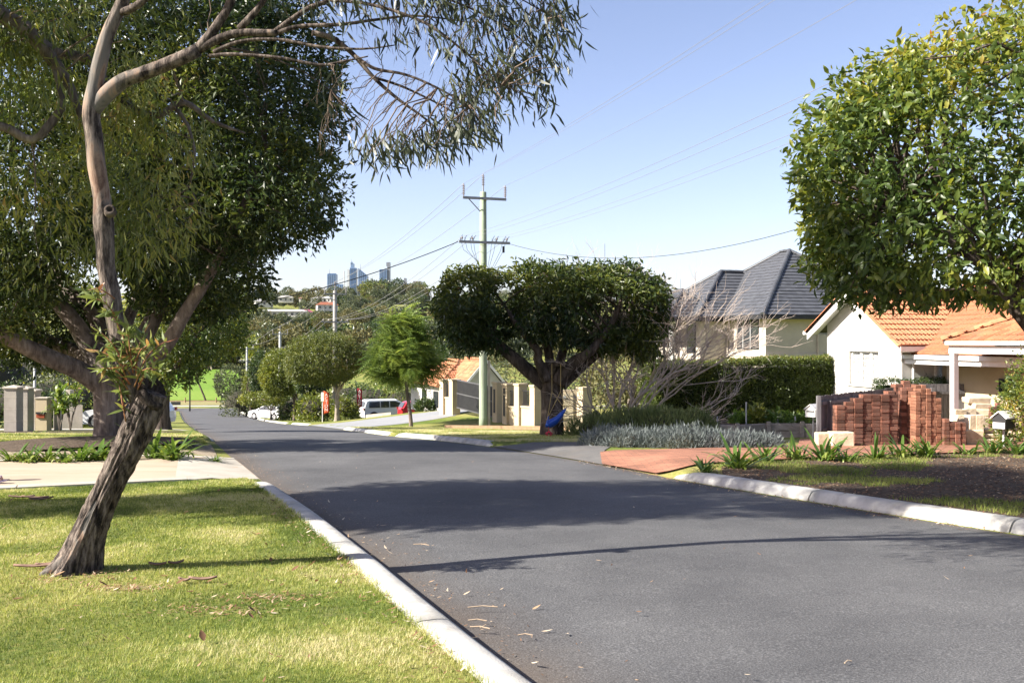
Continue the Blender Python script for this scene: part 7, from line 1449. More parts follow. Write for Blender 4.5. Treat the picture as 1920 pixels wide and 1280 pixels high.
# ---------------------------------------------------------------- left side: piers, letterbox wall, plants, fence, roof
def left_piers():
    r = random.Random(3)
    for k, (px0, px1, t, Y, lab) in enumerate(((7, 31, 722, 35.6, 'nearest capped grey pier of the left entrance'), (35, 52, 724, 37.2, 'second capped grey pier of the left entrance'), (50, 66, 728, 39.0, 'third grey pier with a shaded front at the left entrance'))):
        x0, x1 = xat(px0, Y), xat(px1, Y); z0 = float(gz(x0, Y)) - 0.05; z1 = zat(t, Y); root = empty('entrance_pier', (x0, Y, z0)); tag(root, lab, 'pillar', 'grey entrance piers on the left')
        mb = MB(); mb.box(x0, x1, Y, Y + 0.5, z0, z1 - 0.12); mb.build('shaft', MAT['grey_pier'], root, bevel=0.012)
        for j in range(1, 4): mb = MB(); z = z0 + (z1 - z0) * j / 4; mb.box(x0 - 0.004, x1 + 0.004, Y - 0.004, Y + 0.504, z, z + 0.012); mb.build('joint', MAT['stone_wall'], root)
        mb = MB(); cx, cyy = (x0 + x1) / 2, Y + 0.25; w = (x1 - x0) / 2 + 0.05; mb.add([(cx - w, cyy - 0.3, z1 - 0.12), (cx + w, cyy - 0.3, z1 - 0.12), (cx + w, cyy + 0.3, z1 - 0.12), (cx - w, cyy + 0.3, z1 - 0.12), (cx - w, cyy - 0.3, z1 - 0.07), (cx + w, cyy - 0.3, z1 - 0.07), (cx + w, cyy + 0.3, z1 - 0.07), (cx - w, cyy + 0.3, z1 - 0.07), (cx, cyy, z1)], [(3, 2, 1, 0), (0, 1, 5, 4), (1, 2, 6, 5), (2, 3, 7, 6), (3, 0, 4, 7), (4, 5, 8), (5, 6, 8), (6, 7, 8), (7, 4, 8)]); mb.build('cap', MAT['stone_wall'], root)
    Y = 38.4; x0, x1 = xat(66, Y), xat(88, Y); z0 = float(gz(x0, Y)) - 0.05; root = empty('letterbox_wall', (x0, Y, z0)); tag(root, 'low cream block wall with a built in red and black letterbox', 'wall')
    mb = MB(); mb.box(x0, x1, Y, Y + 0.4, z0, zat(747, Y)); mb.build('wall', MAT['cream_wall'], root, bevel=0.01); mb = MB(); mb.box(x0 - 0.03, x1 + 0.03, Y - 0.03, Y + 0.43, zat(747, Y), zat(745, Y)); mb.build('coping', MAT['stone_wall'], root)
    mb = MB(); mb.box(x0 + 0.06, x1 - 0.08, Y - 0.05, Y - 0.002, zat(783, Y), zat(776, Y)); mb.build('letter_door', M('rust_red', (0.30, 0.06, 0.025), (0.24, 0.05, 0.02), rough=0.6), root); mb = MB(); mb.box(x0 + 0.06, x1 - 0.05, Y - 0.09, Y - 0.002, zat(775.6, Y), zat(772, Y)); mb.build('letter_slot', MAT['dark_frame'], root)
    x2 = xat(100, Y); mb = MB(); mb.box(x1 + 0.04, x2, Y + 0.5, Y + 0.75, z0, zat(749, Y)); tag(mb.build('garden_wall', MAT['grey_pier'], None), 'short grey garden wall right of the red letterbox', 'wall')
    root = empty('board_fence', gvec(xat(125, 43), 43)); tag(root, 'dark board fence behind the palm like shrub on the left', 'fence'); n = 26
    for i in range(n): x = xat(100 + 55 * i / n, 43.5); z0 = float(gz(x, 43.5)); mb = MB(); mb.box(x, x + 0.034, 43.5, 43.53, z0, zat(758 + (i % 2) * 1, 43.5)); mb.build('board', MAT['grey_pier'], root)
    x = xat(123, 46); mb = MB(); mb.box(x - 0.15, x + 0.22, 46, 46.4, float(gz(x, 46)), zat(731, 46)); tag(mb.build('gate_pier', MAT['stone_wall'], None, bevel=0.012), 'lone pale pier behind the palm like shrub', 'pillar')
    x = xat(54, 41); mb = MB(); mb.lathe((x, 41.5, float(gz(x, 41.5))), [(0.06, 0), (0.055, 1.0), (0.05, zat(690, 41.5) - float(gz(x, 41.5)))], 10); tag(mb.build('lamp_pole', MAT['gutter'], None, True), 'thin pale pole behind the grey entrance piers', 'pole')
left_piers()
def spiky_shrub(label, px, py, Y, h, n, seed):
    b = gvec(xat(px, Y), Y); root = empty('palm_shrub', b); tag(root, label, 'shrub'); r = random.Random(seed)
    for s in range(3):
        hx = r.uniform(-0.3, 0.3); hz = h * r.uniform(0.35, 0.75); mb = MB(); mb.tube([b, b + Vector((hx * 0.5, 0, hz * 0.5)), b + Vector((hx, r.uniform(-.2, .2), hz))], 0.03, 6); mb.build('stem', MAT['bark_grey'], root)
        for k in range(n):
            o = bpy.data.objects.new('leaf', STRAPS[min(9, max(0, int(r.gauss(6.5, 1.8))))]); COL.objects.link(o); o.parent = root; sc = h * r.uniform(0.28, 0.5); o.location = (hx, r.uniform(-.15, .15), hz + r.uniform(-0.15, 0.1)); o.rotation_euler = (r.uniform(-0.3, 0.9), r.uniform(-0.4, 0.4), r.uniform(0, 6.28)); o.scale = (sc * 1.6, sc, sc)
spiky_shrub('yellow green palm like shrub right of the red letterbox', 112, 0, 37.5, 1.7, 26, 7); spiky_shrub('second smaller palm like shrub before the dark fence', 132, 0, 38.5, 1.4, 22, 8)
for k, (px, Y, R, h, mt, lab) in enumerate(((10, 46, 2.2, 2.0, 'dark_leaf', 'dark garden shrub behind the nearest grey pier'), (75, 52, 2.2, 2.6, 'gum_grey', 'grey green shrub behind the letterbox wall'), (110, 55, 2.0, 3.0, 'yellow_leaf', 'yellow green shrub behind the palm like shrubs'), (150, 50, 1.3, 2.2, 'box_leaf', 'mid green shrub left of the big trunk'), (-40, 60, 4, 5, 'dark_leaf', 'dark tall shrub at the left picture edge'), (60, 70, 4.5, 5.0, 'box_leaf', 'leafy tall shrub far behind the grey piers'), (170, 72, 4.5, 4.6, 'dark_leaf', 'dark tall shrub far behind the big trunk'))):
    x = xat(px, Y); mound('garden_shrub', lab, [((x, Y, float(gz(x, Y)) + h * 0.4), (R, R, h * 0.6)), ((x + R * 0.4, Y, float(gz(x, Y)) + h * 0.2), (R * 0.7, R * 0.7, h * 0.5))], 1100, 0.17, tmpl_diamond(0.26, 0.2, 0.06), mt, 430 + k, per=3, up=0.2, jit=0.7, spread=0.12)
for k, (px, py) in enumerate(((96, 800), (112, 803), (137, 800), (162, 798), (28, 806), (43, 804), (70, 812))): p = gp(px, py); strap_clump(('low bright tuft', 'yellow tuft', 'pale tuft', 'upright tuft', 'tiny tuft at the nearest pier foot', 'dark tuft between the grey piers', 'single pale tuft on the lawn edge')[k] + ' in the mulched bed on the left', p.x, p.y + 0.2, 0.32, 12, 'tufts in the left garden bed', 460 + k, 3)

# ---------------------------------------------------------------- far corner: lamp post, street sign, park posts, park trees
b = gvec(xat(356, 146), 146); b.z = float(gz(b.x, 146)); root = empty('lamp_post', b); tag(root, 'thin street lamp post at the far corner by the park', 'lamp post'); mb = MB(); mb.lathe(b, [(0.13, 0), (0.11, 1), (0.09, 7.0), (0.07, 7.2)], 10); mb.build('pole', MAT['dark_frame'], root, True); mb = MB(); mb.tube([b + Z * 7.1, b + Vector((0.5, 0, 7.5)), b + Vector((1.4, 0, 7.6))], 0.05, 6); mb.build('arm', MAT['dark_frame'], root); mb = MB(); mb.box(b.x + 1.3, b.x + 1.9, b.y - 0.12, b.y + 0.12, b.z + 7.52, b.z + 7.64); mb.build('lamp_head', MAT['gutter'], root)
b = gvec(xat(330, 140), 140); root = empty('street_sign', b); tag(root, 'dark street sign on a post at the far corner', 'sign'); mb = MB(); mb.cyl(b, b + Z * 1.5, 0.035, n=6); mb.build('post', MAT['gutter'], root); mb = MB(); mb.box(b.x - 0.7, b.x + 0.65, b.y - 0.05, b.y - 0.01, b.z + 0.95, b.z + 1.4); mb.build('board', MAT['dark_frame'], root)
for i in range(9):
    x = -60 + 5.2 * i; mb = MB(); z = float(gz(x, 167)); mb.lathe((x, 167, z), [(0.11, -0.1), (0.11, 0.85), (0.08, 0.92)], 8); o = mb.build('park_post', MAT['timber'], None); tag(o, 'short timber bollard at the park edge', 'bollard', 'timber bollards along the park edge')
mb = MB(); mb.box(-64, -10, 167.1, 167.2, float(gz(-40, 167)) + 0.3, float(gz(-40, 167)) + 0.42); tag(mb.build('park_rail', MAT['timber'], None), 'low brown timber rail along the park edge', 'fence')
row_tree('park_tree', 'thin bent trunk tree standing on the bright park lawn', 384, 172, (356, 664, 40, 34), 71, 'dark_leaf', 0.34, 900, 'bark_dark', lean=-2.0, th=0.4)

# ================================================================== hillside: trees, houses, far towers
def hill():
    r = np.random.default_rng(500); protos = []
    for k in range(7):
        rr = np.random.default_rng(510 + k); mat = MAT[('gum_grey', 'dark_leaf', 'gum_leaf', 'gum_grey', 'hill_olive', 'gum_grey', 'hill_olive')[k]]
        bl = [((rr.normal(0, 2.2), rr.normal(0, 2.2), 6 + rr.normal(0, 1.3)), (2.6 + rr.random() * 1.6, 2.6 + rr.random() * 1.6, 1.7 + rr.random() * 1.4)) for _ in range(6)] + [((0, 0, 4.2), (3.4, 3.4, 2.6))]
        P, out = in_blobs(800, bl, rr, 0.22, 0.3, 510 + k, 0.35, None, 0.34, 0.35); pos, d = sprays(P, out, 4, rr, 0.5, 0.8, 0.1)
        fr = frames(d, rr, up_bias=0.2); V, F = bake(tmpl_diamond(0.3, 0.15, 0.06), pos, fr, 0.85 * rr.uniform(0.6, 1.3, len(pos)))
        me = mesh_np('bush_tree', V, F, False, np.repeat(tints(pos, rr, 0.42, 0.6, 0.4, seed=k), 4)); me.materials.append(mat)
        tv, tf = tube_arrays([(0, 0, -1), (0.2, 0, 2.0), (0, 0.2, 5.5)], [0.35, 0.28, 0.15], 6, cap=False); tm_ = mesh_np('trunk', tv, tf, True); tm_.materials.append(MAT['bark_pale']); protos.append((me, tm_))
    n = 0; spots = []
    for Y0, Y1, cnt, px0, px1, s0, s1 in ((262, 340, 34, 420, 1000, .9, 1.25), (340, 480, 46, 400, 1050, .9, 1.3), (480, 640, 56, 380, 1080, .9, 1.3), (640, 820, 60, 380, 1100, .95, 1.4), (820, 1080, 64, 380, 1150, 1.0, 1.6), (255, 330, 10, 280, 420, .9, 1.2)):
        for i in range(cnt): Y = r.uniform(Y0, Y1); spots.append((xat(r.uniform(px0, px1), Y), Y, r.uniform(s0, s1)))
    for i in range(18): Y = r.uniform(1000, 1060); px = r.uniform(690, 790); spots.append((xat(px, Y), Y, r.uniform(1.7, 2.3)))
    for i in range(6): Y = r.uniform(900, 960); spots.append((xat(r.uniform(600, 635), Y), Y, r.uniform(1.2, 1.6)))
    for x, y, s in spots:
        k = int(r.integers(0, 7)); me, tr = protos[k]; o = bpy.data.objects.new('bush_tree', me); COL.objects.link(o); o.location = (x, y, float(gz(x, y)) - 0.4); o.rotation_euler = (0, 0, r.uniform(0, 6.28)); sc = s * r.uniform(0.85, 1.15); o.scale = (sc, sc, sc * r.uniform(0.85, 1.2))
        tag(o, 'bushy grey green tree among many on the far hillside', 'tree', 'trees covering the far hillside')
        if y < 500:
            t = bpy.data.objects.new('trunk', tr); COL.objects.link(t); t.parent = o
MAT['hill_olive'] = leafmat('olive_leaf', [(0.0, (0.06, 0.062, 0.028)), (0.5, (0.12, 0.115, 0.045)), (1.0, (0.22, 0.19, 0.08))], trans=0.2, rough=0.6, spec=0.2)
hill()
def hill_house(px, py, Y, w, d, h, roofc, label, rz=0.3, roof_h=2.0):
    p = at(px, py, Y); root = empty('hill_house', p, rz); tag(root, label, 'house'); rm = M('hill_roof', tuple(c * 0.6 for c in roofc), tuple(c * 0.5 for c in roofc), rough=0.8)
    def put(nm, mb, mat, par=None): o = mb.build(nm, mat, None); o.parent = par or root; return o
    mb = MB(); mb.box(-w / 2, w / 2, -d / 2, d / 2, -2.5, h); put('wall', mb, MAT['white_wall'])
    mb = MB(); o_ = 0.6; mb.add([(-w / 2 - o_, -d / 2 - o_, h), (w / 2 + o_, -d / 2 - o_, h), (w / 2 + o_, d / 2 + o_, h), (-w / 2 - o_, d / 2 + o_, h), (-w / 2 + d * 0.3, 0, h + roof_h), (w / 2 - d * 0.3, 0, h + roof_h)], [(0, 1, 5, 4), (1, 2, 5), (2, 3, 4, 5), (3, 0, 4), (3, 2, 1, 0)]); put('roof', mb, rm)
    for k in range(max(2, int(w / 3.2))):
        x = -w / 2 + w * (k + 0.5) / max(2, int(w / 3.2)); mb = MB(); mb.box(x - 0.7, x + 0.7, -d / 2 - 0.06, -d / 2 - 0.01, h - 2.2, h - 0.8); f = put('window', mb, MAT['dark_frame']); mb = MB(); mb.box(x - 0.6, x + 0.6, -d / 2 - 0.075, -d / 2 - 0.062, h - 2.1, h - 0.9); put('pane', mb, MAT['glass'], f)
hill_house(533, 586, 560, 26, 9, 0.6, (0.62, 0.62, 0.63), 'long low pale roofed building in the middle of the hillside', 0.1, 1.2); hill_house(613, 576, 640, 13, 9, 1.4, (0.45, 0.16, 0.09), 'red roofed house on the far hillside left of the grey pole', 0.3); hill_house(606, 564, 760, 16, 10, 1.6, (0.62, 0.62, 0.60), 'white roofed house on the far hillside below the towers', -0.2)
hill_house(494, 570, 700, 12, 9, 1.6, (0.5, 0.5, 0.5), 'pale house at the left end of the hillside', 0.4); hill_house(536, 562, 820, 12, 9, 1.6, (0.55, 0.54, 0.5), 'small cream house high on the hillside under the trees', 0.2); hill_house(577, 563, 800, 12, 9, 1.5, (0.40, 0.20, 0.14), 'small house with brownish roof high on the hillside', 0.0); hill_house(572, 588, 640, 10, 8, 0.8, (0.35, 0.10, 0.16), 'small maroon roofed house in the middle of the hillside', 0.2)
# towers several kilometres off
TY = 4200.0
def towermat(name, c, g): return M(name, c, g, scale=0.02, rough=0.3, spec=0.5, coords='World')
tb = towermat('tower_blue', (0.025, 0.075, 0.18), (0.04, 0.095, 0.21)); tl = towermat('tower_light', (0.10, 0.17, 0.29), (0.13, 0.20, 0.32)); tw_ = towermat('tower_white', (0.42, 0.44, 0.47), (0.38, 0.40, 0.43)); tbr = towermat('tower_brown', (0.10, 0.06, 0.055), (0.12, 0.08, 0.07)); tgr = towermat('tower_grey', (0.13, 0.14, 0.165), (0.15, 0.16, 0.185))
def tower(label, px0, px1, pyt, mat, Y=TY, depth=40, slant=0, ribs=0, spire=None, crown=None, ribm=None, floors=0):
    x0, x1 = xat(px0, Y), xat(px1, Y); zt = zat(pyt, Y); root = empty('office_tower', ((x0 + x1) / 2, Y, 0)); tag(root, label, 'tower')
    mb = MB(); zs = zat(pyt + slant, Y); mb.prism([(x0, Y, -20), (x1, Y, -20), (x1, Y, zs), (x0, Y, zt)], (0, depth, 0)); mb.build('shaft', mat, root)
    for k in range(ribs):
        x = x0 + (x1 - x0) * (k + 0.5) / ribs; w = (x1 - x0) / ribs * 0.22; ztop = zt + (zs - zt) * (k + 0.5) / ribs - 3; mb = MB(); mb.box(x - w, x + w, Y - 1.2, Y + 0.5, -20, ztop); mb.build('rib', ribm or tl, root)
    for k in range(floors):
        z = zat(548, Y) + (min(zt, zs) - zat(548, Y)) * (k + 0.5) / floors; mb = MB(); mb.box(x0 - 0.3, x1 + 0.3, Y - 0.6, Y + 0.3, z, z + 1.3); mb.build('floor_band', ribm or tl, root)
    if crown:
        for (a, b, t, bt) in crown: mb = MB(); mb.box(xat(a, Y), xat(b, Y), Y + 5, Y + depth * 0.7, zat(bt, Y), zat(t, Y)); mb.build('crown_block', mat, root)
    if spire: mb = MB(); mb.cyl((xat(spire[0], Y), Y + 10, zat(spire[2], Y) - 2), (xat(spire[0], Y), Y + 10, zat(spire[1], Y)), 1.2, 0.5, n=6); mb.build('spire', tgr, root)
tower('flat topped blue tower at the left of the skyline', 613.5, 630, 513.5, tb, ribs=5, spire=(617, 504, 513), crown=[(615, 629, 512.5, 515)])
tower('low dark blue block beside the flat topped tower', 631, 643, 533, tb, ribs=3); tower('slim pale tower edge left of the stepped tower', 651, 655, 505, tw_, depth=20)
tower('tallest pale stepped tower with a spire', 656, 667.5, 502, tl, ribs=4, floors=12, spire=(658.5, 486, 494), crown=[(657, 663, 494, 502), (657, 660.5, 491, 495)], ribm=tb)
tower('blue tower with a sharply slanting top', 671.5, 688.5, 503, tb, slant=14, ribs=5, spire=(675, 495, 505)); tower('low pale building between the slanting tower and the trees', 688, 703, 533, tw_, floors=4)
tower('broad dark blue tower right of the slanting one', 711.5, 726, 505, tb, ribs=5); tower('slim tall tower joined to the broad dark blue one', 726, 731, 491.5, tgr, Y=TY + 10, depth=30, crown=[(724, 730, 491.5, 499)])
tower('wide grey building on the skyline behind the brown block', 750, 777, 531, tgr, Y=2600, floors=4, crown=[(757, 761, 521, 531)]); tower('brown brick building at the right of the skyline', 775, 789.5, 527, tbr, Y=2500, floors=5, ribm=tgr)
tower('small blue office block above the left hill', 534, 541.5, 547, tb, ribs=3); tower('small pale blue office block above the left hill', 541.5, 554, 546.5, tl, ribs=3); tower('tiny hazy block at the left skyline end', 492, 500, 543.5, tbr)
for k, (px, pt, Y) in enumerate(((1134, 457, 900), (1276, 523, 1400), (645.5, 508, 1300))): mb = MB(); mb.cyl((xat(px, Y), Y, -10), (xat(px, Y), Y, zat(pt, Y)), 0.5 if k < 2 else 1.0, 0.25 if k < 2 else 0.8, n=6); tag(mb.build('radio_mast', tgr if k < 2 else tw_, None), ('thin radio mast rising above the flat topped tree', 'thin radio mast left of the charcoal roofs', 'slender pale mast beside the tallest tower')[k], 'mast')

# trees behind the houses on the right and behind the flat topped tree
for k, (px, Y, R, h, mt, lab) in enumerate(((1262, 75, 2.4, 7.0, 'gum_grey', 'grey green tree behind the flat topped tree and charcoal roofs'), (860, 100, 4.5, 7.0, 'gum_grey', 'grey green bushy tree behind the orange roofed house'), (900, 120, 5.0, 8.5, 'hill_olive', 'olive tree behind the power pole'), (960, 110, 5, 7.5, 'gum_grey', 'grey tree behind the flat topped tree trunk'), (1060, 84, 4.0, 4.6, 'gum_grey', 'olive tree behind the meter cabinet'), (1180, 58, 2.2, 3.6, 'hill_olive', 'olive shrub tree behind the bare branches'), (850, 84, 2.4, 4.6, 'yellow_leaf', 'yellow green tree beside the orange roof'))):
    x = xat(px, Y); z0 = float(gz(x, Y)); mound('garden_tree', lab, [((x, Y, z0 + h * 0.55), (R, R, h * 0.42)), ((x - R * 0.5, Y, z0 + h * 0.4), (R * 0.8, R * 0.8, h * 0.35)), ((x + R * 0.5, Y, z0 + h * 0.4), (R * 0.8, R * 0.8, h * 0.38)), ((x, Y, z0), (R * 0.6, R * 0.6, h * 0.5))], 1500, 0.3, tmpl_diamond(0.24, 0.2, 0.06), mt, 470 + k, per=3, up=0.2, jit=0.7, spread=0.2, cat='tree', core=False)
# ================================================================== fallen leaves, twigs, chips, a seated child, haze
def litter():
    r = np.random.default_rng(900); lm = leafmat('fallen_leaf', [(0.0, (0.10, 0.055, 0.03)), (0.4, (0.24, 0.13, 0.07)), (0.75, (0.42, 0.30, 0.19)), (1.0, (0.58, 0.50, 0.38))], trans=0.1, rough=0.7, spec=0.2)
    def scatter(name, label, X, Y, size, tm, dz=0.012, tilt=0.35, tint=None, wid=1.0):
        Zz = gz(X, Y) + dz; pos = np.stack([X, Y, Zz], 1); a = r.uniform(0, 6.28, len(X)); d = np.stack([np.cos(a), np.sin(a), r.normal(0, tilt * 0.5, len(X))], 1); x, dd, n = frames(d, r, up_bias=0.85)
        V, F = bake(tm, pos, (x, dd, n), size); o = link(name, mesh_np(name, V, F, True, np.repeat(tint if tint is not None else r.random(len(X)), len(tm[0]))), lm); tag(o, label, None, None, 'stuff')
    curl = tmpl_sickle(0.13, 0.25, -0.25); broad = tmpl_leaf(0.27, -0.35, 0.10)
    # lawn
    n = 650; Y = 4.2 + 9.5 * r.random(n) ** 1.3; X = r.uniform(-7, 0.2, n); k = near_lawn(X, Y); X, Y = X[k], Y[k]
    scatter('fallen_leaves', 'dry curled leaves scattered over the front lawn', X, Y, r.uniform(0.015, 0.055, len(X)), curl, 0.02)
    n = 46; Y = np.concatenate([r.normal(7.0, 0.5, 20), 4.8 + 9 * r.random(26)]); X = np.concatenate([r.normal(-2.4, 0.7, 20), r.uniform(-6, 0, 26)]); k = near_lawn(X, Y); X, Y = X[k], Y[k]
    scatter('fallen_leaves', 'larger brown leaves lying on the front lawn', X, Y, r.uniform(0.035, 0.075, len(X)), broad, 0.025, 0.5, r.uniform(0, 0.55, len(X)))
    n = 900; q = r.integers(0, 4, n); X = np.array([-1.85, -1.6, -2.7, -3.2])[q] + r.normal(0, 1, n) * np.array([0.24, 0.2, 0.18, 0.2])[q]; Y = np.array([6.3, 6.65, 6.95, 7.35])[q] + r.normal(0, 1, n) * np.array([0.1, 0.08, 0.07, 0.15])[q]
    scatter('bark_crumbs', 'grey bark crumbs on bare patches of the front lawn', X, Y, r.uniform(0.012, 0.05, n), curl, 0.012, 0.3, np.clip(r.normal(0.5, 0.25, n), 0, 1))
    # gutter and kerb edge
    n = 900; Y = 5.2 + 16 * r.random(n); off = np.abs(r.normal(0, 0.28, n)); X = XL(Y) + 0.03 + off
    scatter('gutter_litter', 'small dry leaves and bark bits along the left gutter', X, Y, r.uniform(0.008, 0.035, n), curl, 0.012, 0.2)
    n = 30; Y = 5.4 + 8 * r.random(n); X = XL(Y) + 0.03 + np.abs(r.normal(0, 0.5, n)); scatter('gutter_litter', 'pale gum leaves lying near the left gutter', X, Y, r.uniform(0.03, 0.075, n), curl, 0.022, 0.3, r.uniform(0.6, 1, n))
    n = 240; Y = 4.6 + 8 * r.random(n); X = XL(Y) - 0.33 - np.abs(r.normal(0, 0.12, n)); scatter('fallen_leaves', 'dry leaves caught along the back of the front kerb', X, Y, r.uniform(0.02, 0.06, n), curl, 0.025, 0.4)
    n = 900; Y = 8.5 + 9.5 * r.random(n); X = XR(Y) - 0.02 - np.abs(r.normal(0, 0.16, n)); scatter('gutter_litter', 'brown leaf litter along the right gutter', X, Y, r.uniform(0.015, 0.06, n), curl, 0.012, 0.3)
    n = 90; Y = 5 + 22 * r.random(n); X = XL(Y) + (XR(Y) - XL(Y)) * r.random(n); scatter('road_litter', 'single leaves scattered over the asphalt', X, Y, r.uniform(0.02, 0.06, n), curl, 0.055, 0.3)
    # mulch chips and weeds on the right verge
    n = 26000; Y = 8.0 + 12.5 * r.random(n); X = XR(Y) + 0.25 + 11 * r.random(n); front = np.interp(X, [2.3, 3.4, 6.2, 10, 16, 30], [15.2, 16.2, 17.6, 19.0, 20.6, 22]); k = (Y < front) & (X < 0.55 * Y + 0.6); X, Y = X[k], Y[k]
    scatter('mulch_chips', 'bark chips and leaf litter on the shaded right verge', X, Y, r.uniform(0.02, 0.07, len(X)), tmpl_diamond(0.22, 0.1, 0.03), 0.02, 0.5, np.clip(r.normal(0.32, 0.3, len(X)), 0, 1))
    n = 5000; Y = 19.2 + 3.2 * r.random(n); X = -8.5 + r.uniform(-2.8, 2.8, n); k = ((X + 8.9) / 2.35) ** 2 + ((Y - 21.0) / 2.2) ** 2 < 0.95; X, Y = X[k], Y[k]; zz = 0.20 * np.maximum(0, 1 - ((X + 8.5) / 3.0) ** 2 - ((Y - 21.0) / 2.3) ** 2)
    scatter('mulch_chips', 'bark chips on the mulch around the big trunk', X, Y, r.uniform(0.03, 0.08, len(X)), tmpl_diamond(0.22, 0.1, 0.03), 0.03, 0.5, np.clip(r.normal(0.25, 0.25, len(X)), 0, 1)) if False else None
    # twigs
    tw = M('dry_twig', (0.42, 0.33, 0.24), (0.30, 0.22, 0.15), rough=0.9)
    for k, (px, py, L, a, lab) in enumerate(((905, 1150, 0.20, 0.05, 'straight dry twig on the asphalt near the kerb'), (895, 1176, 0.12, -0.1, 'short dry twig below the straight one'), (900, 1190, 0.13, -0.3, 'forked dry twig with seed pods near the kerb'), (790, 1030, 0.15, -0.25, 'pale forked twig near the shadow edge'), (985, 1204, 0.09, 0.0, 'small twig bit further out on the asphalt'), (1590, 1256, 0.06, 0.6, 'single curled leaf stalk at the lower right of the road'))):
        p = gp(px, py); c = Vector((math.cos(a), math.sin(a), 0)); p = p + Z * 0.045; mb = MB(); mb.tube([p - c * L / 2, p + Vector((0, 0.01, 0.006)), p + c * L / 2], 0.004, 5)
        if k in (2, 3): mb.tube([p, p + c * L * 0.3 + Vector((0, 0.05, 0.01))], 0.003, 5)
        tag(mb.build('twig', tw, None), lab, 'twig')
    # shed bark strips at the foot of the leaning gum and on the lawn edge
    bkm = M('shed_bark', (0.16, 0.09, 0.065), (0.24, 0.16, 0.12), scale=14, rough=0.9)
    for k, (px, py, L, a, lab) in enumerate(((70, 1068, 0.34, 0.25, 'long shed bark strip left of the leaning gum root'), (95, 1064, 0.22, 0.7, 'short shed bark strip beside the gum root'), (380, 1093, 0.20, 0.1, 'reddish curled bark piece on the lawn'), (345, 1095, 0.10, -0.3, 'small brown bark curl on the lawn'), (295, 1065, 0.14, 0.0, 'dark bark flake lying in the trunk shadow'), (330, 1062, 0.12, 0.5, 'dark bark flake at the shadow edge'), (65, 937, 0.34, -0.1, 'brown palm bract lying at the driveway edge'), (78, 940, 0.26, 0.6, 'dry twiggy debris at the driveway edge'), (40, 936, 0.30, 0.1, 'dry brown frond at the driveway edge'))):
        p = gp(px, py); c = Vector((math.cos(a), math.sin(a), 0)); s = Vector((-c.y, c.x, 0)); V = []; F = []; n = 7; w = 0.02 + 0.05 * L
        for i in range(n + 1):
            t = i / n - 0.5; q = p + c * (L * t) + Z * (0.022 + 0.06 * t * t) + s * (0.12 * L * t * t); ww = 0.7 * w * (1 - (2 * abs(t)) ** 3 * 0.7)
            V += [q - s * ww + Z * 0.012, q, q + s * ww + Z * 0.015]
        for i in range(n): b = 3 * i; F += [(b, b + 1, b + 4, b + 3), (b + 1, b + 2, b + 5, b + 4)]
        o = link('bark_strip', mesh_py('bark_strip', V, F, True), bkm); sm = o.modifiers.new('thick', 'SOLIDIFY'); sm.thickness = 0.004; tag(o, lab, 'bark')
litter()
# patchy weeds on the mulched verge
def verge_weeds(X, Y):
    front = np.interp(X, [2.3, 3.4, 6.2, 10, 16, 30], [15.2, 16.2, 17.6, 19.0, 20.6, 22]); w = vnoise(np.stack([X, Y, X * 0], 1), 0.8, 31, 3) + 0.08 * np.clip((Y - front + 2.2), 0, 1)
    return (X > XR(Y) + 0.4) & (Y < front - 0.1) & (X < 0.55 * Y + 0.6) & (w > 0.62)
V, F, t = blades(150000, verge_weeds, (2.4, 12), (9.5, 20), 0.03, 0.07, 0.0032, 8)
o = link('grass', mesh_np('grass', V, F, False, np.clip(t * 0.45, 0, 1)), MAT['blade']); tag(o, 'patches of weedy grass on the mulched right verge', None, None, 'stuff')

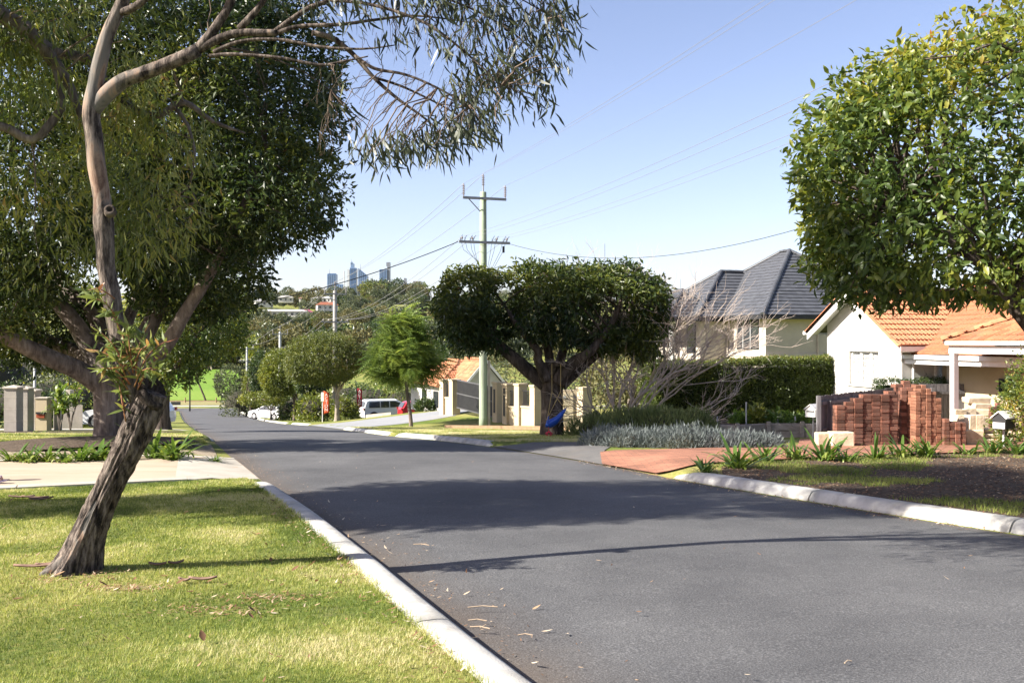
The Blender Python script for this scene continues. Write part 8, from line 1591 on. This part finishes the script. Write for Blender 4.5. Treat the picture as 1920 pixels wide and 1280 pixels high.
# ---------------------------------------------------------------- child sitting on the cream driveway, one sandal reaching into view
def sitter():
    f = gp(6, 908); fx, fy, fz = f.x, f.y, f.z + 0.03; bx = fx - 0.98
    root = empty('person', (bx, fy + 0.12, fz)); tag(root, 'person on the cream driveway, one sandalled foot showing at the left edge', 'person')
    skin = M('skin', (0.50, 0.29, 0.20), (0.46, 0.26, 0.18), rough=0.6); cloth = M('blue_shirt', (0.10, 0.16, 0.30), (0.08, 0.13, 0.25), rough=0.9); pants = M('grey_shorts', (0.20, 0.20, 0.22), (0.16, 0.16, 0.18), rough=0.9); hair = M('brown_hair', (0.06, 0.035, 0.02), (0.09, 0.05, 0.03), rough=0.7); sole = M('purple_sandal', (0.28, 0.22, 0.36), (0.45, 0.42, 0.5), scale=30, rough=0.6)
    Yc = fy + 0.12; Pn = {'pel': (bx, Yc, fz + 0.10, .12), 'sp': (bx - .03, Yc, fz + 0.28, .105), 'ch': (bx - .02, Yc, fz + 0.45, .12), 'nk': (bx + .02, Yc, fz + 0.57, .045), 'hd': (bx + .04, Yc, fz + 0.66, .075), 'top': (bx + .04, Yc, fz + 0.75, .07),
        'hl': (bx + .05, Yc - .08, fz + .09, .08), 'kl': (bx + .48, Yc - .10, fz + .14, .052), 'al': (bx + .86, fy, fz + .07, .032), 'fl': (fx - .10, fy, fz + .04, .032), 'tl': (fx + .0, fy, fz + .055, .022),
        'hr': (bx + .05, Yc + .08, fz + .09, .08), 'kr': (bx + .38, Yc + .12, fz + .34, .052), 'ar': (bx + .52, Yc + .13, fz + .05, .034), 'fr': (bx + .66, Yc + .13, fz + .03, .028),
        'sl': (bx - .02, Yc - .15, fz + .50, .05), 'el': (bx + .05, Yc - .20, fz + .30, .036), 'wl': (bx + .25, Yc - .15, fz + .24, .026), 'pl': (bx + .32, Yc - .14, fz + .22, .026), 'sr': (bx - .02, Yc + .15, fz + .50, .05), 'er': (bx + .06, Yc + .20, fz + .32, .036), 'wr': (bx + .24, Yc + .16, fz + .34, .026), 'pr': (bx + .31, Yc + .14, fz + .35, .026)}
    E = [('pel', 'sp'), ('sp', 'ch'), ('ch', 'nk'), ('nk', 'hd'), ('hd', 'top'), ('pel', 'hl'), ('hl', 'kl'), ('kl', 'al'), ('al', 'fl'), ('fl', 'tl'), ('pel', 'hr'), ('hr', 'kr'), ('kr', 'ar'), ('ar', 'fr'), ('ch', 'sl'), ('sl', 'el'), ('el', 'wl'), ('wl', 'pl'), ('ch', 'sr'), ('sr', 'er'), ('er', 'wr'), ('wr', 'pr')]
    ks = list(Pn); me = bpy.data.meshes.new('body'); me.from_pydata([Pn[k][:3] for k in ks], [(ks.index(a), ks.index(b)) for a, b in E], []); o = link('body', me, skin, root)
    sk = o.modifiers.new('skin', 'SKIN'); 
    for i, k in enumerate(ks): me.skin_vertices[0].data[i].radius = (Pn[k][3],) * 2; me.skin_vertices[0].data[i].use_root = (k == 'pel')
    o.modifiers.new('sub', 'SUBSURF').render_levels = 2
    def cover(nm, keys, edges, grow, mat):
        m2 = bpy.data.meshes.new(nm); m2.from_pydata([Pn[k][:3] for k in keys], [(keys.index(a), keys.index(b)) for a, b in edges], []); q = link(nm, m2, mat, root); q.modifiers.new('skin', 'SKIN')
        for i, k in enumerate(keys): m2.skin_vertices[0].data[i].radius = (Pn[k][3] + grow,) * 2; m2.skin_vertices[0].data[i].use_root = i == 0
        q.modifiers.new('sub', 'SUBSURF').render_levels = 2
    cover('shirt', ['ch', 'sp', 'pel', 'sl', 'sr'], [('ch', 'sp'), ('sp', 'pel'), ('ch', 'sl'), ('ch', 'sr')], 0.016, cloth); cover('shorts', ['pel', 'hl', 'hr'], [('pel', 'hl'), ('pel', 'hr')], 0.02, pants)
    mb = MB(); mb.lathe((bx + .03, Yc, fz + .655), [(0.07, -0.03), (0.088, 0.03), (0.088, 0.09), (0.06, 0.14), (0.01, 0.16)], 14); mb.build('hair', hair, root, True)
    for (cx, cyy, cz, a) in ((fx - .06, fy, fz + 0.0, 0.0), (bx + .62, Yc + .13, fz - 0.01, 0.0)):
        V = []; n = 18
        for zz in (0, 0.022):
            for i in range(n): t = 2 * math.pi * i / n; V.append((cx + 0.115 * math.cos(t), cyy + 0.042 * math.sin(t) * (1 + 0.15 * math.cos(t)), cz + zz + 0.02 * max(0, math.cos(t)) ** 2))
        F = [(i, (i + 1) % n, n + (i + 1) % n, n + i) for i in range(n)] + [tuple(range(n))[::-1], tuple(range(n, 2 * n))]; sd_ = link('sandal', mesh_py('sandal', V, F), sole, root)
        mb = MB(); mb.tube([(cx + .03, cyy - .045, cz + .02), (cx + .025, cyy - .02, cz + .085), (cx + .025, cyy + .02, cz + .085), (cx + .03, cyy + .045, cz + .02)], 0.009, 5); mb.build('strap', sole, sd_)
sitter()
# ---------------------------------------------------------------- pale air between here and the towers
def haze():
    mb = MB(); mb.box(-2600, 2600, -60, 4700, -60, 560); m = bpy.data.materials.new('haze'); t = nt(m); o = N(t, 'ShaderNodeOutputMaterial'); v = N(t, 'ShaderNodeVolumePrincipled'); v.inputs['Color'].default_value = (0.78, 0.88, 1.0, 1); v.inputs['Density'].default_value = 0.000013; v.inputs['Anisotropy'].default_value = 0.0
    t.links.new(v.outputs[0], o.inputs['Volume']); ob = mb.build('haze', m, None); tag(ob, 'thin pale haze in the air towards the towers', None, None, 'stuff')
haze()
